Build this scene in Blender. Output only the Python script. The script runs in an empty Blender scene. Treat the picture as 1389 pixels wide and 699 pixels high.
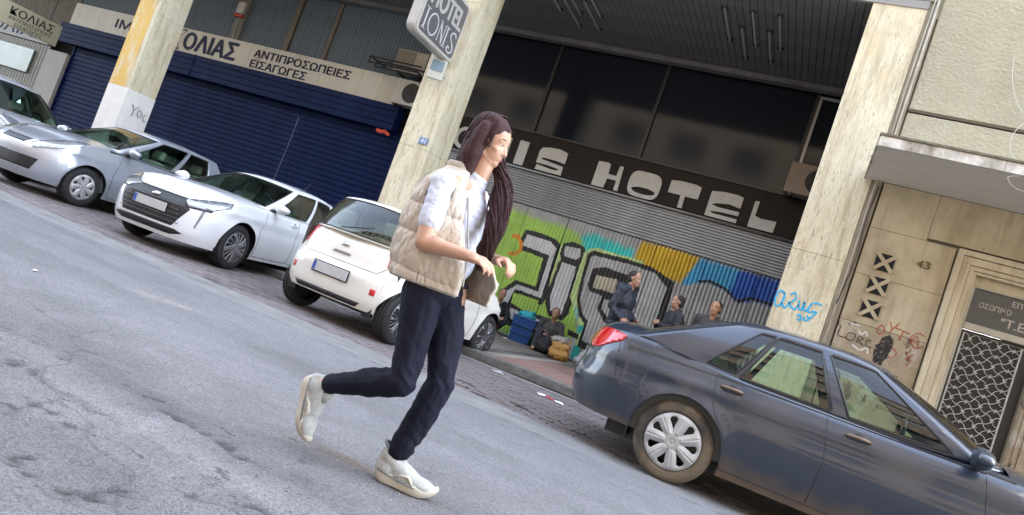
import bpy, bmesh, math, random
import numpy as np
from mathutils import Vector, Matrix, noise
from mathutils.bvhtree import BVHTree
random.seed(7)
SC = bpy.context.scene
COL = SC.collection
R = math.radians
# ------------------------------------------------------------------ camera
yaw, pitch, roll = R(23.2), R(2.7), R(19.5)
fw = Vector((-math.sin(yaw)*math.cos(pitch), math.cos(yaw)*math.cos(pitch), math.sin(pitch)))
r0 = Vector((math.cos(yaw), math.sin(yaw), 0)); u0 = r0.cross(fw)
rr = math.cos(roll)*r0 + math.sin(roll)*u0
uu = -math.sin(roll)*r0 + math.cos(roll)*u0
cd = bpy.data.cameras.new('camera'); cam = bpy.data.objects.new('camera', cd); COL.objects.link(cam)
M = Matrix((rr, uu, -fw)).transposed().to_4x4(); M.translation = Vector((0, 0, 1.0))
cam.matrix_world = M
cd.sensor_width = 36; cd.lens = 955/1389*36; cd.clip_start = 0.05; cd.clip_end = 500
SC.camera = cam
# ------------------------------------------------------------------ world, sun, exposure
SUN_EL, SUN_AZ = 44.0, 25.0        # the sun stands behind the hotel: the street lies in open shade
w = bpy.data.worlds.new('World'); SC.world = w; w.use_nodes = True
nt = w.node_tree; bg = nt.nodes['Background']
sky = nt.nodes.new('ShaderNodeTexSky'); sky.sky_type = 'NISHITA'; sky.sun_disc = False
sky.sun_elevation = R(SUN_EL); sky.sun_rotation = R(SUN_AZ); sky.dust_density = 2.2; sky.air_density = 1.0; sky.ozone_density = 1.2
hs_ = nt.nodes.new('ShaderNodeHueSaturation'); hs_.inputs['Saturation'].default_value = 0.58   # desaturated to weaken the sky's blue cast
nt.links.new(sky.outputs[0], hs_.inputs['Color']); nt.links.new(hs_.outputs[0], bg.inputs[0]); bg.inputs[1].default_value = 0.15
sd = bpy.data.lights.new('sun', 'SUN'); sd.energy = 3.0; sd.angle = R(0.6); sd.color = (1.0, 0.95, 0.86)
sun = bpy.data.objects.new('sun', sd); COL.objects.link(sun)
sdir = Vector((math.sin(R(SUN_AZ))*math.cos(R(SUN_EL)), math.cos(R(SUN_AZ))*math.cos(R(SUN_EL)), math.sin(R(SUN_EL))))
sun.rotation_euler = sdir.to_track_quat('Z', 'Y').to_euler()
SC.view_settings.view_transform = 'Standard'; SC.view_settings.look = 'None'
SC.view_settings.exposure = 3.7; SC.view_settings.gamma = 1.0
SC.render.engine = 'CYCLES'
SC.cycles.max_bounces = 8; SC.cycles.diffuse_bounces = 4; SC.cycles.glossy_bounces = 4
SC.cycles.transparent_max_bounces = 12; SC.cycles.caustics_reflective = False; SC.cycles.caustics_refractive = False

# ------------------------------------------------------------------ materials
MATS = {}
def pm(name, col, rough=0.6, metal=0.0, nscale=0, namt=0.0, col2=None, stretch=(1,1,1), bump=0.0, bscale=40, coat=0.0, thr=(0.35,0.7), spec=0.5, detail=6, extra=None):
    """procedural Principled material: base colour varied by noise, optional second colour, fine bump"""
    if name in MATS: return MATS[name]
    m = bpy.data.materials.new(name); m.use_nodes = True; MATS[name] = m
    n = m.node_tree.nodes; l = m.node_tree.links; b = n['Principled BSDF']
    b.inputs['Base Color'].default_value = (*col, 1); b.inputs['Roughness'].default_value = rough
    b.inputs['Metallic'].default_value = metal; b.inputs['Coat Weight'].default_value = coat
    b.inputs['Specular IOR Level'].default_value = spec
    b.inputs['Coat Roughness'].default_value = 0.04
    tc = n.new('ShaderNodeTexCoord'); mp = n.new('ShaderNodeMapping'); l.new(tc.outputs['Object'], mp.inputs[0]); mp.inputs['Scale'].default_value = stretch
    if nscale:
        t = n.new('ShaderNodeTexNoise'); t.inputs['Scale'].default_value = nscale; t.inputs['Detail'].default_value = detail; t.inputs['Roughness'].default_value = 0.62
        l.new(mp.outputs[0], t.inputs[0])
        cr = n.new('ShaderNodeValToRGB'); cr.color_ramp.elements[0].position = thr[0]; cr.color_ramp.elements[1].position = thr[1]
        c2 = col2 if col2 else tuple(c*(1-namt) for c in col)
        cr.color_ramp.elements[0].color = (*c2, 1); cr.color_ramp.elements[1].color = (*col, 1)
        l.new(t.outputs[0], cr.inputs[0]); l.new(cr.outputs[0], b.inputs['Base Color'])
        if extra:   # (scale, stretch, lo, hi, colour): a further stain layer
            for (es, est, lo, hi, ecol) in extra:
                mp2 = n.new('ShaderNodeMapping'); l.new(tc.outputs['Object'], mp2.inputs[0]); mp2.inputs['Scale'].default_value = est
                t2 = n.new('ShaderNodeTexNoise'); t2.inputs['Scale'].default_value = es; t2.inputs['Detail'].default_value = 8; t2.inputs['Roughness'].default_value = 0.7
                l.new(mp2.outputs[0], t2.inputs[0])
                mr = n.new('ShaderNodeMapRange'); mr.inputs[1].default_value = lo; mr.inputs[2].default_value = hi; l.new(t2.outputs[0], mr.inputs[0])
                mx = n.new('ShaderNodeMix'); mx.data_type = 'RGBA'
                src = b.inputs['Base Color'].links[0].from_socket
                l.new(mr.outputs[0], mx.inputs[0]); l.new(src, mx.inputs[6]); mx.inputs[7].default_value = (*ecol, 1)
                l.new(mx.outputs[2], b.inputs['Base Color'])
    if bump:
        t3 = n.new('ShaderNodeTexNoise'); t3.inputs['Scale'].default_value = bscale; t3.inputs['Detail'].default_value = 5
        l.new(mp.outputs[0], t3.inputs[0]); bp = n.new('ShaderNodeBump'); bp.inputs['Strength'].default_value = bump; bp.inputs['Distance'].default_value = 0.01
        l.new(t3.outputs[0], bp.inputs['Height']); l.new(bp.outputs[0], b.inputs['Normal'])
    return m
def glass(name, tint, gloss=1.0, rough=0.02):
    if name in MATS: return MATS[name]
    m = bpy.data.materials.new(name); m.use_nodes = True; MATS[name] = m
    n = m.node_tree.nodes; l = m.node_tree.links; n.remove(n['Principled BSDF']); o = n['Material Output']
    t = n.new('ShaderNodeBsdfTransparent'); t.inputs[0].default_value = (*tint, 1)
    g = n.new('ShaderNodeBsdfGlossy'); g.inputs['Roughness'].default_value = rough; g.inputs['Color'].default_value = (gloss, gloss, gloss, 1)
    f = n.new('ShaderNodeFresnel'); f.inputs[0].default_value = 1.55
    mx = n.new('ShaderNodeMixShader'); l.new(f.outputs[0], mx.inputs[0]); l.new(t.outputs[0], mx.inputs[1]); l.new(g.outputs[0], mx.inputs[2]); l.new(mx.outputs[0], o.inputs[0])
    return m

# ------------------------------------------------------------------ object helpers
def tag(o, label=None, cat=None, group=None, kind=None):
    if label: o['label'] = label
    if cat: o['category'] = cat
    if group: o['group'] = group
    if kind: o['kind'] = kind
    return o
def empty(name, label, cat, loc=(0, 0, 0), rz=0, group=None):
    o = bpy.data.objects.new(name, None); COL.objects.link(o); o.location = loc; o.rotation_euler.z = rz
    o.empty_display_size = 0.2
    return tag(o, label, cat, group)
def mesh_obj(name, me, mat=None, parent=None, smooth=False, kind=None):
    if mat is not None and len(me.materials) == 0:
        for mm in (mat if isinstance(mat, (list, tuple)) else [mat]): me.materials.append(mm)
    if smooth: me.polygons.foreach_set('use_smooth', [True]*len(me.polygons))
    o = bpy.data.objects.new(name, me); COL.objects.link(o)
    if parent: o.parent = parent
    if kind: o['kind'] = kind
    return o
def obj(name, bm, mat=None, parent=None, smooth=False, kind=None):
    me = bpy.data.meshes.new(name); bm.to_mesh(me); bm.free()
    return mesh_obj(name, me, mat, parent, smooth, kind)
def fromdata(name, v, f, mat=None, parent=None, smooth=False, kind=None):
    me = bpy.data.meshes.new(name); me.from_pydata([tuple(map(float, p)) for p in v], [], f); me.update()
    return mesh_obj(name, me, mat, parent, smooth, kind)
def box(bm, x0, x1, y0, y1, z0, z1, bev=0.0):
    vs = [bm.verts.new((x, y, z)) for x in (x0, x1) for y in (y0, y1) for z in (z0, z1)]
    fs = [(0,1,3,2),(4,6,7,5),(0,4,5,1),(2,3,7,6),(0,2,6,4),(1,5,7,3)]
    faces = [bm.faces.new([vs[i] for i in f]) for f in fs]
    if bev:
        es = list({e for f in faces for e in f.edges})
        bmesh.ops.bevel(bm, geom=es, offset=bev, segments=2, affect='EDGES', profile=0.6)
    return bm
def bx(x0, x1, y0, y1, z0, z1, bev=0.0):
    return box(bmesh.new(), x0, x1, y0, y1, z0, z1, bev)
def place(o, loc, rot=None, parent=None, label=None):
    c = o.copy(); COL.objects.link(c); c.location = loc
    if rot is not None: c.rotation_euler = rot
    if parent: c.parent = parent
    if label: c['label'] = label
    return c
def tube(bm, pts, r, seg=6, closed=False):
    """swept round tube through pts; r a number or a list"""
    pts = [Vector(p) for p in pts]; n = len(pts); rs = r if isinstance(r, (list, tuple)) else [r]*n
    rings = []; prev = None
    for i, p in enumerate(pts):
        a = pts[max(i-1, 0)]; b = pts[min(i+1, n-1)]
        if closed: a = pts[(i-1) % n]; b = pts[(i+1) % n]
        t = (b-a).normalized()
        if prev is None:
            up = Vector((0, 0, 1)) if abs(t.z) < 0.9 else Vector((1, 0, 0)); s = t.cross(up).normalized()
        else: s = (prev - t*prev.dot(t)).normalized()
        prev = s; q = t.cross(s)
        rings.append([bm.verts.new(p + (s*math.cos(2*math.pi*k/seg) + q*math.sin(2*math.pi*k/seg))*rs[i]) for k in range(seg)])
    m = n if closed else n-1
    for i in range(m):
        A = rings[i]; B = rings[(i+1) % n]
        for k in range(seg): bm.faces.new((A[k], A[(k+1) % seg], B[(k+1) % seg], B[k]))
    if not closed: bm.faces.new(rings[0][::-1]); bm.faces.new(rings[-1])
    return bm
def lathe(bm, prof, seg=32, axis='Z', c=(0, 0, 0)):
    """prof: list of (radius, height); swept about axis"""
    c = Vector(c); rings = []
    for (r, h) in prof:
        ring = []
        for k in range(seg):
            a = 2*math.pi*k/seg
            p = {'Z': (r*math.cos(a), r*math.sin(a), h), 'Y': (r*math.cos(a), h, r*math.sin(a)), 'X': (h, r*math.cos(a), r*math.sin(a))}[axis]
            ring.append(bm.verts.new(c+Vector(p)))
        rings.append(ring)
    for A, B in zip(rings, rings[1:]):
        for k in range(seg): bm.faces.new((A[k], A[(k+1) % seg], B[(k+1) % seg], B[k]))
    return rings
def poly_prism(bm, pts, plane='XZ', at=0.0, t=0.02):
    """flat polygon given in 2D, extruded by t; XZ: at is y of the front face (towards -y); YZ: at is x of the front face (towards +x)"""
    def P(u, v, d): return (u, at+d, v) if plane == 'XZ' else (at-d, u, v)
    a = [bm.verts.new(P(u, v, 0)) for u, v in pts]; b = [bm.verts.new(P(u, v, t)) for u, v in pts]
    bm.faces.new(a); bm.faces.new(b[::-1]); n = len(pts)
    for i in range(n): bm.faces.new((a[(i+1) % n], a[i], b[i], b[(i+1) % n]))
    bmesh.ops.recalc_face_normals(bm, faces=bm.faces[:])
    return bm
def ribbon(bm, pts, wd, plane='XZ', at=0.0, t=0.003, wj=0.0, f=None):
    """a flat stroke of width wd through 2D pts, as thin raised paint/metal; f maps a 2D point to the plane depth"""
    n = len(pts); L = []; Rr = []
    for i in range(n):
        a = Vector(pts[max(i-1, 0)]); b = Vector(pts[min(i+1, n-1)]); d = (b-a); d = d.normalized() if d.length else Vector((1, 0))
        q = Vector((-d.y, d.x)) * wd*0.5*(1+random.uniform(-wj, wj)); p = Vector(pts[i]); L.append(p+q); Rr.append(p-q)
    def P(p, d):
        y = (f(p) if f else at)
        return (p.x, y-t+d, p.y) if plane == 'XZ' else ((y+t-d, p.x, p.y) if plane == 'YZ' else (p.x, p.y, at+t-d))
    A = [bm.verts.new(P(p, 0)) for p in L]; B = [bm.verts.new(P(p, 0)) for p in Rr]
    A2 = [bm.verts.new(P(p, t)) for p in L]; B2 = [bm.verts.new(P(p, t)) for p in Rr]
    for i in range(n-1):
        bm.faces.new((A[i], A[i+1], B[i+1], B[i])); bm.faces.new((A[i+1], A[i], A2[i], A2[i+1])); bm.faces.new((B[i], B[i+1], B2[i+1], B2[i]))
    bm.faces.new((A[0], B[0], B2[0], A2[0])); bm.faces.new((A[-1], A2[-1], B2[-1], B[-1]))
    return bm
def curve_pts(pts, n=6):
    """Catmull-Rom through 2D/3D points"""
    P = [Vector(p) for p in pts]; out = []
    for i in range(len(P)-1):
        a = P[max(i-1, 0)]; b = P[i]; c = P[i+1]; d = P[min(i+2, len(P)-1)]
        for k in range(n):
            t = k/n
            out.append(0.5*((2*b)+(c-a)*t+(2*a-5*b+4*c-d)*t*t+(3*b-a-3*c+d)*t**3))
    out.append(P[-1]); return out
def text_obj(name, s, rect, plane, at, mat, parent=None, t=0.004, bold=0.0, shear=0.0):
    """built-in font text fitted to rect (u0,u1,v0,v1) on a plane; XZ at y=at, YZ at x=at"""
    cu = bpy.data.curves.new(name, 'FONT'); cu.body = s; cu.extrude = t; cu.resolution_u = 4; cu.shear = shear
    to = bpy.data.objects.new(name, cu); COL.objects.link(to)
    dg = bpy.context.evaluated_depsgraph_get(); me = bpy.data.meshes.new_from_object(to.evaluated_get(dg))
    bpy.data.objects.remove(to); me.name = name
    n = len(me.vertices); co = np.empty(n*3); me.vertices.foreach_get('co', co); co = co.reshape(-1, 3)
    mn = co.min(0); mx = co.max(0); u0_, u1_, v0_, v1_ = rect
    U = u0_+(co[:, 0]-mn[0])/(mx[0]-mn[0])*(u1_-u0_); V = v0_+(co[:, 1]-mn[1])/(mx[1]-mn[1])*(v1_-v0_); D = co[:, 2]
    new = np.stack([U, at-D, V], 1) if plane == 'XZ' else np.stack([at+D, U, V], 1)
    me.vertices.foreach_set('co', new.ravel()); me.materials.clear(); me.update()
    if bold:      # a heavier face: the same glyphs laid over themselves, slightly shifted
        bm = bmesh.new(); bm.from_mesh(me); ft = bmesh.ops.triangulate(bm, faces=bm.faces[:]); base = me.copy(); k = 0; Hh = v1_-v0_
        for du, dv in ((1, 0), (-1, 0), (0, .6), (0, -.6)):
            k += 1; d = Vector((du*bold*Hh, -0.0002*k, dv*bold*Hh)) if plane == 'XZ' else Vector((0.0002*k, du*bold*Hh, dv*bold*Hh)); n0 = len(bm.verts)
            bm.from_mesh(base); bm.verts.ensure_lookup_table()
            for v in bm.verts[n0:]: v.co += d
        bm.to_mesh(me); bm.free()
    return mesh_obj(name, me, mat, parent)
def fbm(x, y, seed=0, octs=4):
    """value noise on numpy arrays, 0..1"""
    out = np.zeros_like(x, dtype=float); amp = 1; tot = 0
    for o in range(octs):
        rs = np.random.RandomState(seed+o*17); T = rs.rand(256, 256); f = 2**o
        xs = x*f+o*13.7; ys = y*f+o*7.3; xi = np.floor(xs).astype(int); yi = np.floor(ys).astype(int); xf = xs-xi; yf = ys-yi
        xf = xf*xf*(3-2*xf); yf = yf*yf*(3-2*yf)
        g = lambda a, b: T[a % 256, b % 256]
        out += amp*((g(xi, yi)*(1-xf)+g(xi+1, yi)*xf)*(1-yf)+(g(xi, yi+1)*(1-xf)+g(xi+1, yi+1)*xf)*yf); tot += amp; amp *= 0.5
    return out/tot
def grid_faces(nx, ny):
    i = np.arange(nx-1)[:, None]*ny+np.arange(ny-1)[None, :]
    return np.stack([i, i+ny, i+ny+1, i+1], -1).reshape(-1, 4)
def np_mesh(name, v, quads, mat, parent=None, smooth=False, col=None):
    me = bpy.data.meshes.new(name); me.vertices.add(len(v)); me.vertices.foreach_set('co', np.asarray(v, dtype=np.float32).ravel())
    q = np.asarray(quads, dtype=np.int32); me.loops.add(q.size); me.loops.foreach_set('vertex_index', q.ravel())
    me.polygons.add(len(q)); me.polygons.foreach_set('loop_start', np.arange(0, q.size, 4, dtype=np.int32))
    me.update(calc_edges=True); me.validate()
    if col is not None:
        ca = me.color_attributes.new('paint', 'FLOAT_COLOR', 'POINT'); ca.data.foreach_set('color', np.concatenate([col, np.ones((len(col), 1))], 1).astype(np.float32).ravel())
    return mesh_obj(name, me, mat, parent, smooth)
def in_poly(X, Z, poly):
    ins = np.zeros(X.shape, bool); n = len(poly)
    for i in range(n):
        x1, y1 = poly[i]; x2, y2 = poly[(i+1) % n]
        if y1 == y2: continue
        c = ((y1 > Z) != (y2 > Z)) & (X < (x2-x1)*(Z-y1)/(y2-y1)+x1); ins ^= c
    return ins
def vcol_mat(name, rough=0.5, metal=0.0, dirt=0.15, bump=0.0, bscale=60):
    m = pm(name, (0.5, 0.5, 0.5), rough, metal, bump=bump, bscale=bscale); n = m.node_tree.nodes; l = m.node_tree.links
    at = n.new('ShaderNodeVertexColor'); at.layer_name = 'paint'
    tc = n.new('ShaderNodeTexCoord'); t = n.new('ShaderNodeTexNoise'); t.inputs['Scale'].default_value = 3; t.inputs['Detail'].default_value = 8; l.new(tc.outputs['Object'], t.inputs[0])
    mr = n.new('ShaderNodeMapRange'); mr.inputs[1].default_value = 0.3; mr.inputs[2].default_value = 0.7; mr.inputs[3].default_value = 1-dirt; mr.inputs[4].default_value = 1.0; l.new(t.outputs[0], mr.inputs[0])
    mx = n.new('ShaderNodeMix'); mx.data_type = 'RGBA'; mx.blend_type = 'MULTIPLY'; mx.inputs[0].default_value = 1; l.new(at.outputs[0], mx.inputs[6]); l.new(mr.outputs[0], mx.inputs[7]); l.new(mx.outputs[2], n['Principled BSDF'].inputs['Base Color'])
    return m
# ================================================================== THE STREET
m_asph = pm('asphalt_plain', (0.158, 0.156, 0.158), 0.9, nscale=180, namt=0.35, bump=0.6, bscale=220, thr=(0.4, 0.6))
obj('ground', bx(-80, 60, -60, 60, -0.3, -0.06), pm('ground_earth', (0.12, 0.115, 0.11), 0.95, nscale=4, namt=0.3), kind='structure')
obj('road', bx(-80, -12, -4.0, 5.5, -0.05, 0.0), m_asph, kind='structure')
obj('road', bx(-12, 40, -4.0, 0.3, -0.05, 0.0), m_asph, kind='structure')
obj('road', bx(2.2, 40, 0.3, 5.5, -0.05, 0.0), m_asph, kind='structure')
# near field of the carriageway: worn asphalt with real pits, cracks and a smooth trench repair
def road_near():
    sx = 0.022; xs = np.arange(-12, 2.2+1e-6, sx); ys = np.linspace(0.3, 5.5, 237)
    X, Y = np.meshgrid(xs, ys, indexing='ij')
    rough = np.clip((3.05-Y)/1.1, 0, 1)                       # the near lane is the coarser one
    z = (fbm(X*1.2, Y*1.2, 1, 3)-0.5)*0.012+(fbm(X*26, Y*26, 5, 3)-0.5)*(0.004+0.014*rough)
    zc = fbm(X*9, Y*16, 9, 4)
    wob = (fbm(X*2.2, X*0+3, 21, 4)-0.5)*0.20
    e1 = 2.10+wob; e2 = 2.36+(fbm(X*2.0, X*0+9, 33, 4)-0.5)*0.22
    trench = (Y > e1) & (Y < e2)
    z = np.where(trench, (fbm(X*1.2, Y*1.2, 1, 3)-0.5)*0.008+(fbm(X*14, Y*14, 5, 2)-0.5)*0.0025+0.002, z)
    # ragged pits along both edges and scattered in the coarse lane
    e1b = e1+(fbm(X*9, Y*9, 23, 3)-0.5)*0.08; e2b = e2+(fbm(X*9, Y*9, 24, 3)-0.5)*0.08
    edge = np.exp(-((Y-e1b)/0.028)**2)+np.exp(-((Y-e2b)/0.028)**2)
    pm_ = np.clip((fbm(X*3.1, Y*4.5, 40, 6)-0.56)*14, 0, 1)*np.clip((fbm(X*20, Y*26, 44, 3)-0.25)*3, 0, 1)
    z -= edge*pm_*(0.014+0.018*zc)
    pits = np.clip((fbm(X*7.5, Y*11, 51, 7)-0.67)*30, 0, 1)*np.clip((fbm(X*22, Y*28, 54, 3)-0.25)*4, 0, 1)*np.clip((2.6-Y)/0.5, 0, 1)
    z -= pits*0.008*(1-trench)*(0.6+0.8*zc)
    z += 0.001
    # straight sealed seam near the gutter side
    c1 = 5.22+(fbm(X*1.3, X*0, 61, 4)-0.5)*0.10
    z -= np.exp(-((Y-c1)/0.012)**2)*0.010*np.clip((fbm(X*2.5, X*0+5, 63, 3)-0.35)*6, 0, 1)
    blend = np.minimum(1, np.minimum(X+12, 2.2-X)/0.3)*np.minimum(1, np.minimum(Y-0.3, 5.5-Y)/0.05); z = z*np.clip(blend, 0, 1)-0.0
    base = np.ones(X.shape+(3,))*np.array([0.180, 0.177, 0.180])
    lane = np.clip((Y-2.4)/1.0, 0, 1)[..., None]; base = base*(0.84+0.22*lane)
    base = np.where(trench[..., None], np.array([0.182, 0.179, 0.180]), base)
    blot = (fbm(X*0.9, Y*1.4, 71, 5)-0.5)[..., None]; base = base*(1+0.42*blot)
    base = base*(1-0.65*(pits*(1-trench))[..., None])*(1-0.72*(np.clip(edge, 0, 1)*pm_)[..., None])
    band = np.clip((fbm(X*0.35, Y*3.0, 75, 4)-0.52)*5, 0, 1)[..., None]; base = base*(1-0.16*band)   # tyre-worn streaks along the lane
    rust_brown = np.exp(-((Y-(2.93+0.10*(X+1.7)))/0.07)**2)*np.clip(1-np.abs(X+1.72)/0.62, 0, 1)*(fbm(X*6, Y*9, 77, 4)*1.1); base = base*(1-rust_brown[..., None])+np.array([0.13, 0.095, 0.07])*rust_brown[..., None]   # rust-brown streak tinted into the asphalt
    mott = (fbm(X*5, Y*6, 78, 5)-0.5)[..., None]; base = base*(1+0.5*mott*np.clip((4.0-Y)/1.5, 0.25, 1)[..., None])
    # worn scrap of pale paint
    pt = in_poly(X, Y, [(-4.90, 4.26), (-4.70, 4.36), (-4.42, 4.43), (-4.36, 4.36), (-4.60, 4.20), (-4.86, 4.16)]) & (fbm(X*14, Y*14, 80, 3) > 0.38)
    base = np.where(pt[..., None], np.array([0.27, 0.255, 0.23]), base)
    v = np.stack([X, Y, z], -1).reshape(-1, 3)
    m = vcol_mat('asphalt_worn', 0.86, dirt=0.10, bump=0.9, bscale=190); n = m.node_tree.nodes; l = m.node_tree.links
    b = n['Principled BSDF']; src = b.inputs['Base Color'].links[0].from_socket; tc = n.new('ShaderNodeTexCoord')
    vo = n.new('ShaderNodeTexVoronoi'); vo.inputs['Scale'].default_value = 150; l.new(tc.outputs['Object'], vo.inputs[0])
    mr = n.new('ShaderNodeMapRange'); mr.inputs[1].default_value = 0.0; mr.inputs[2].default_value = 1.0; mr.inputs[3].default_value = 0.68; mr.inputs[4].default_value = 1.36
    sp = n.new('ShaderNodeSeparateColor'); l.new(vo.outputs['Color'], sp.inputs[0]); l.new(sp.outputs[0], mr.inputs[0])
    mx = n.new('ShaderNodeMix'); mx.data_type = 'RGBA'; mx.blend_type = 'MULTIPLY'; mx.inputs[0].default_value = 1; l.new(src, mx.inputs[6]); l.new(mr.outputs[0], mx.inputs[7]); cur = mx.outputs[2]
    sx_ = n.new('ShaderNodeSeparateXYZ'); l.new(tc.outputs['Object'], sx_.inputs[0])
    near = n.new('ShaderNodeMapRange'); near.inputs[1].default_value = 3.4; near.inputs[2].default_value = 2.3; near.inputs[3].default_value = 0.25; l.new(sx_.outputs[1], near.inputs[0])
    def layer(cur, kind, scale, lo, hi, colr, st=(1, 1, 1), det=10, usenear=True, amt=1.0):
        mp = n.new('ShaderNodeMapping'); mp.inputs['Scale'].default_value = st; l.new(tc.outputs['Object'], mp.inputs[0])
        if kind == 'noise':
            t = n.new('ShaderNodeTexNoise'); t.inputs['Scale'].default_value = scale; t.inputs['Detail'].default_value = det; t.inputs['Roughness'].default_value = 0.72; l.new(mp.outputs[0], t.inputs[0]); val = t.outputs[0]
        elif kind == 'crack':
            dn = n.new('ShaderNodeTexNoise'); dn.inputs['Scale'].default_value = scale*1.6; dn.inputs['Detail'].default_value = 6; l.new(mp.outputs[0], dn.inputs[0])
            ad = n.new('ShaderNodeMix'); ad.data_type = 'VECTOR'; ad.inputs[0].default_value = 0.25; l.new(mp.outputs[0], ad.inputs[4]); l.new(dn.outputs['Color'], ad.inputs[5])
            t = n.new('ShaderNodeTexVoronoi'); t.feature = 'DISTANCE_TO_EDGE'; t.inputs['Scale'].default_value = scale; l.new(ad.outputs[1], t.inputs[0]); val = t.outputs['Distance']
        else:
            t = n.new('ShaderNodeTexVoronoi'); t.inputs['Scale'].default_value = scale; l.new(mp.outputs[0], t.inputs[0]); val = t.outputs['Distance']
        r_ = n.new('ShaderNodeMapRange'); r_.inputs[1].default_value = lo; r_.inputs[2].default_value = hi; r_.inputs[4].default_value = amt; l.new(val, r_.inputs[0]); f = r_.outputs[0]
        if usenear:
            mu = n.new('ShaderNodeMath'); mu.operation = 'MULTIPLY'; l.new(f, mu.inputs[0]); l.new(near.outputs[0], mu.inputs[1]); f = mu.outputs[0]
        m2 = n.new('ShaderNodeMix'); m2.data_type = 'RGBA'; l.new(f, m2.inputs[0]); l.new(cur, m2.inputs[6]); m2.inputs[7].default_value = (*colr, 1); return m2.outputs[2]
    cur = layer(cur, 'noise', 5.0, 0.600, 0.625, (0.050, 0.048, 0.050), (1, 1.6, 1), amt=0.85)       # ravelled dark spots
    cur = layer(cur, 'noise', 38, 0.60, 0.68, (0.055, 0.055, 0.058), amt=0.75, det=4)                # gaps between stones
    cur = layer(cur, 'vor', 75, 0.16, 0.10, (0.36, 0.35, 0.34), amt=0.55)                            # pale aggregate
    cur = layer(cur, 'crack', 1.3, 0.010, 0.002, (0.045, 0.045, 0.048), (0.6, 1.2, 1), usenear=True, amt=0.4)
    l.new(cur, b.inputs['Base Color'])
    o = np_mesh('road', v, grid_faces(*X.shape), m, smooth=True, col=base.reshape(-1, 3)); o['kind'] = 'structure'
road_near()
# concrete gutter strip between the asphalt and the setts
def strip(name, x0, x1, y0, y1, amp, m, seed, cols, sx=0.03, sy=0.03, z0=0.0):
    xs = np.arange(x0, x1, sx); ys = np.arange(y0, y1+1e-6, sy); ys[-1] = y1; X, Y = np.meshgrid(xs, ys, indexing='ij')
    z = (fbm(X*8, Y*8, seed, 4)-0.5)*amp+z0; c = np.array(cols)*(0.75+0.5*fbm(X*3, Y*12, seed+2, 5))[..., None]
    o = np_mesh(name, np.stack([X, Y, z], -1).reshape(-1, 3), grid_faces(*X.shape), m, smooth=True, col=c.reshape(-1, 3)); o['kind'] = 'structure'; return o
m_conc = vcol_mat('concrete_worn', 0.88, dirt=0.25, bump=0.7, bscale=120)
strip('gutter', -14, 6, 5.5, 6.06, 0.012, m_conc, 3, (0.235, 0.23, 0.225))
obj('gutter', bx(-60, -14, 5.5, 6.06, -0.05, 0.0), pm('concrete_plain', (0.22, 0.215, 0.21), 0.9, nscale=6, namt=0.3, bump=0.3), kind='structure')
# parking lane of red-grey paving setts; the joints are the lower bed
lane = obj('parking_lane', bx(-60, 40, 6.06, 8.65, -0.05, -0.012), pm('joint_dirt', (0.05, 0.045, 0.042), 0.95, nscale=9, namt=0.4, bump=0.5), kind='structure')
strip('gutter', -60, 40, 8.47, 8.65, 0.006, m_conc, 13, (0.26, 0.25, 0.23), 0.06, 0.03, 0.0)
def setts():
    m = pm('paving_sett', (0.225, 0.195, 0.19), 0.82, nscale=5, namt=0.35, bump=0.6, bscale=90, extra=[(1.1, (1, 1, 1), 0.5, 0.72, (0.07, 0.065, 0.065))])
    b = bx(-0.096, 0.096, -0.046, 0.046, -0.02, 0.0, 0.004)
    proto = obj('paving_sett', b, m, lane); first = True; n = 0
    cand = []
    for j in range(24):
        y = 6.11+j*0.1
        for i in range(-70, 16):
            x = i*0.2+(0.1 if j % 2 else 0); cand.append((x, y))
    # the setts that show largest: the open stretch between the two parked cars
    cand.sort(key=lambda p: (max(0, -4.1-p[0])*3+max(0, p[0]+0.7)*3+(p[1]-6)*0.12))
    rs = random.Random(3)
    rest = bmesh.new()
    for k, (x, y) in enumerate(cand):
        sag = -0.002+rs.uniform(-0.003, 0.003)-(0.008 if (-3.4 < x < -0.6 and y < 6.6 and rs.random() < 0.5) else 0)
        rot = (rs.uniform(-.012, .012), rs.uniform(-.012, .012), rs.uniform(-.02, .02))
        if k < 299:
            if first: proto.location = (x, y, sag); proto.rotation_euler = rot; first = False
            else: place(proto, (x, y, sag), rot, lane)
        else:
            z = sag; vs = [rest.verts.new((x+a*0.095, y+c*0.045, z)) for a, c in ((-1, -1), (1, -1), (1, 1), (-1, 1))]
            lo = [rest.verts.new((v.co.x, v.co.y, -0.014)) for v in vs]; rest.faces.new(vs)
            for q in range(4): rest.faces.new((vs[(q+1) % 4], vs[q], lo[q], lo[(q+1) % 4]))
    obj('paving_setts', rest, m, lane, kind='stuff')
setts()
# kerb of single stones
m_kerb = pm('kerb_stone', (0.20, 0.195, 0.18), 0.9, nscale=7, namt=0.5, bump=0.8, bscale=50, extra=[(2.5, (1, 1, 2), 0.5, 0.75, (0.07, 0.065, 0.06))])
kerb = obj('kerb', bx(-60, 40, 8.68, 8.86, -0.05, 0.06), m_kerb, kind='structure')
kb = bx(-0.488, 0.488, 8.655, 8.872, 0.0, 0.125, 0.018); ks = obj('kerb_stone', kb, m_kerb, kerb)
for i in range(-30, 8):
    p = ks if i == -30 else place(ks, (0, 0, 0), None, kerb)
    p.location = (i*1.0+0.36+random.uniform(-.004, .004), random.uniform(-.008, .008), random.uniform(-.006, .004)); p.rotation_euler = (0, 0, random.uniform(-.006, .006))
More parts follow.
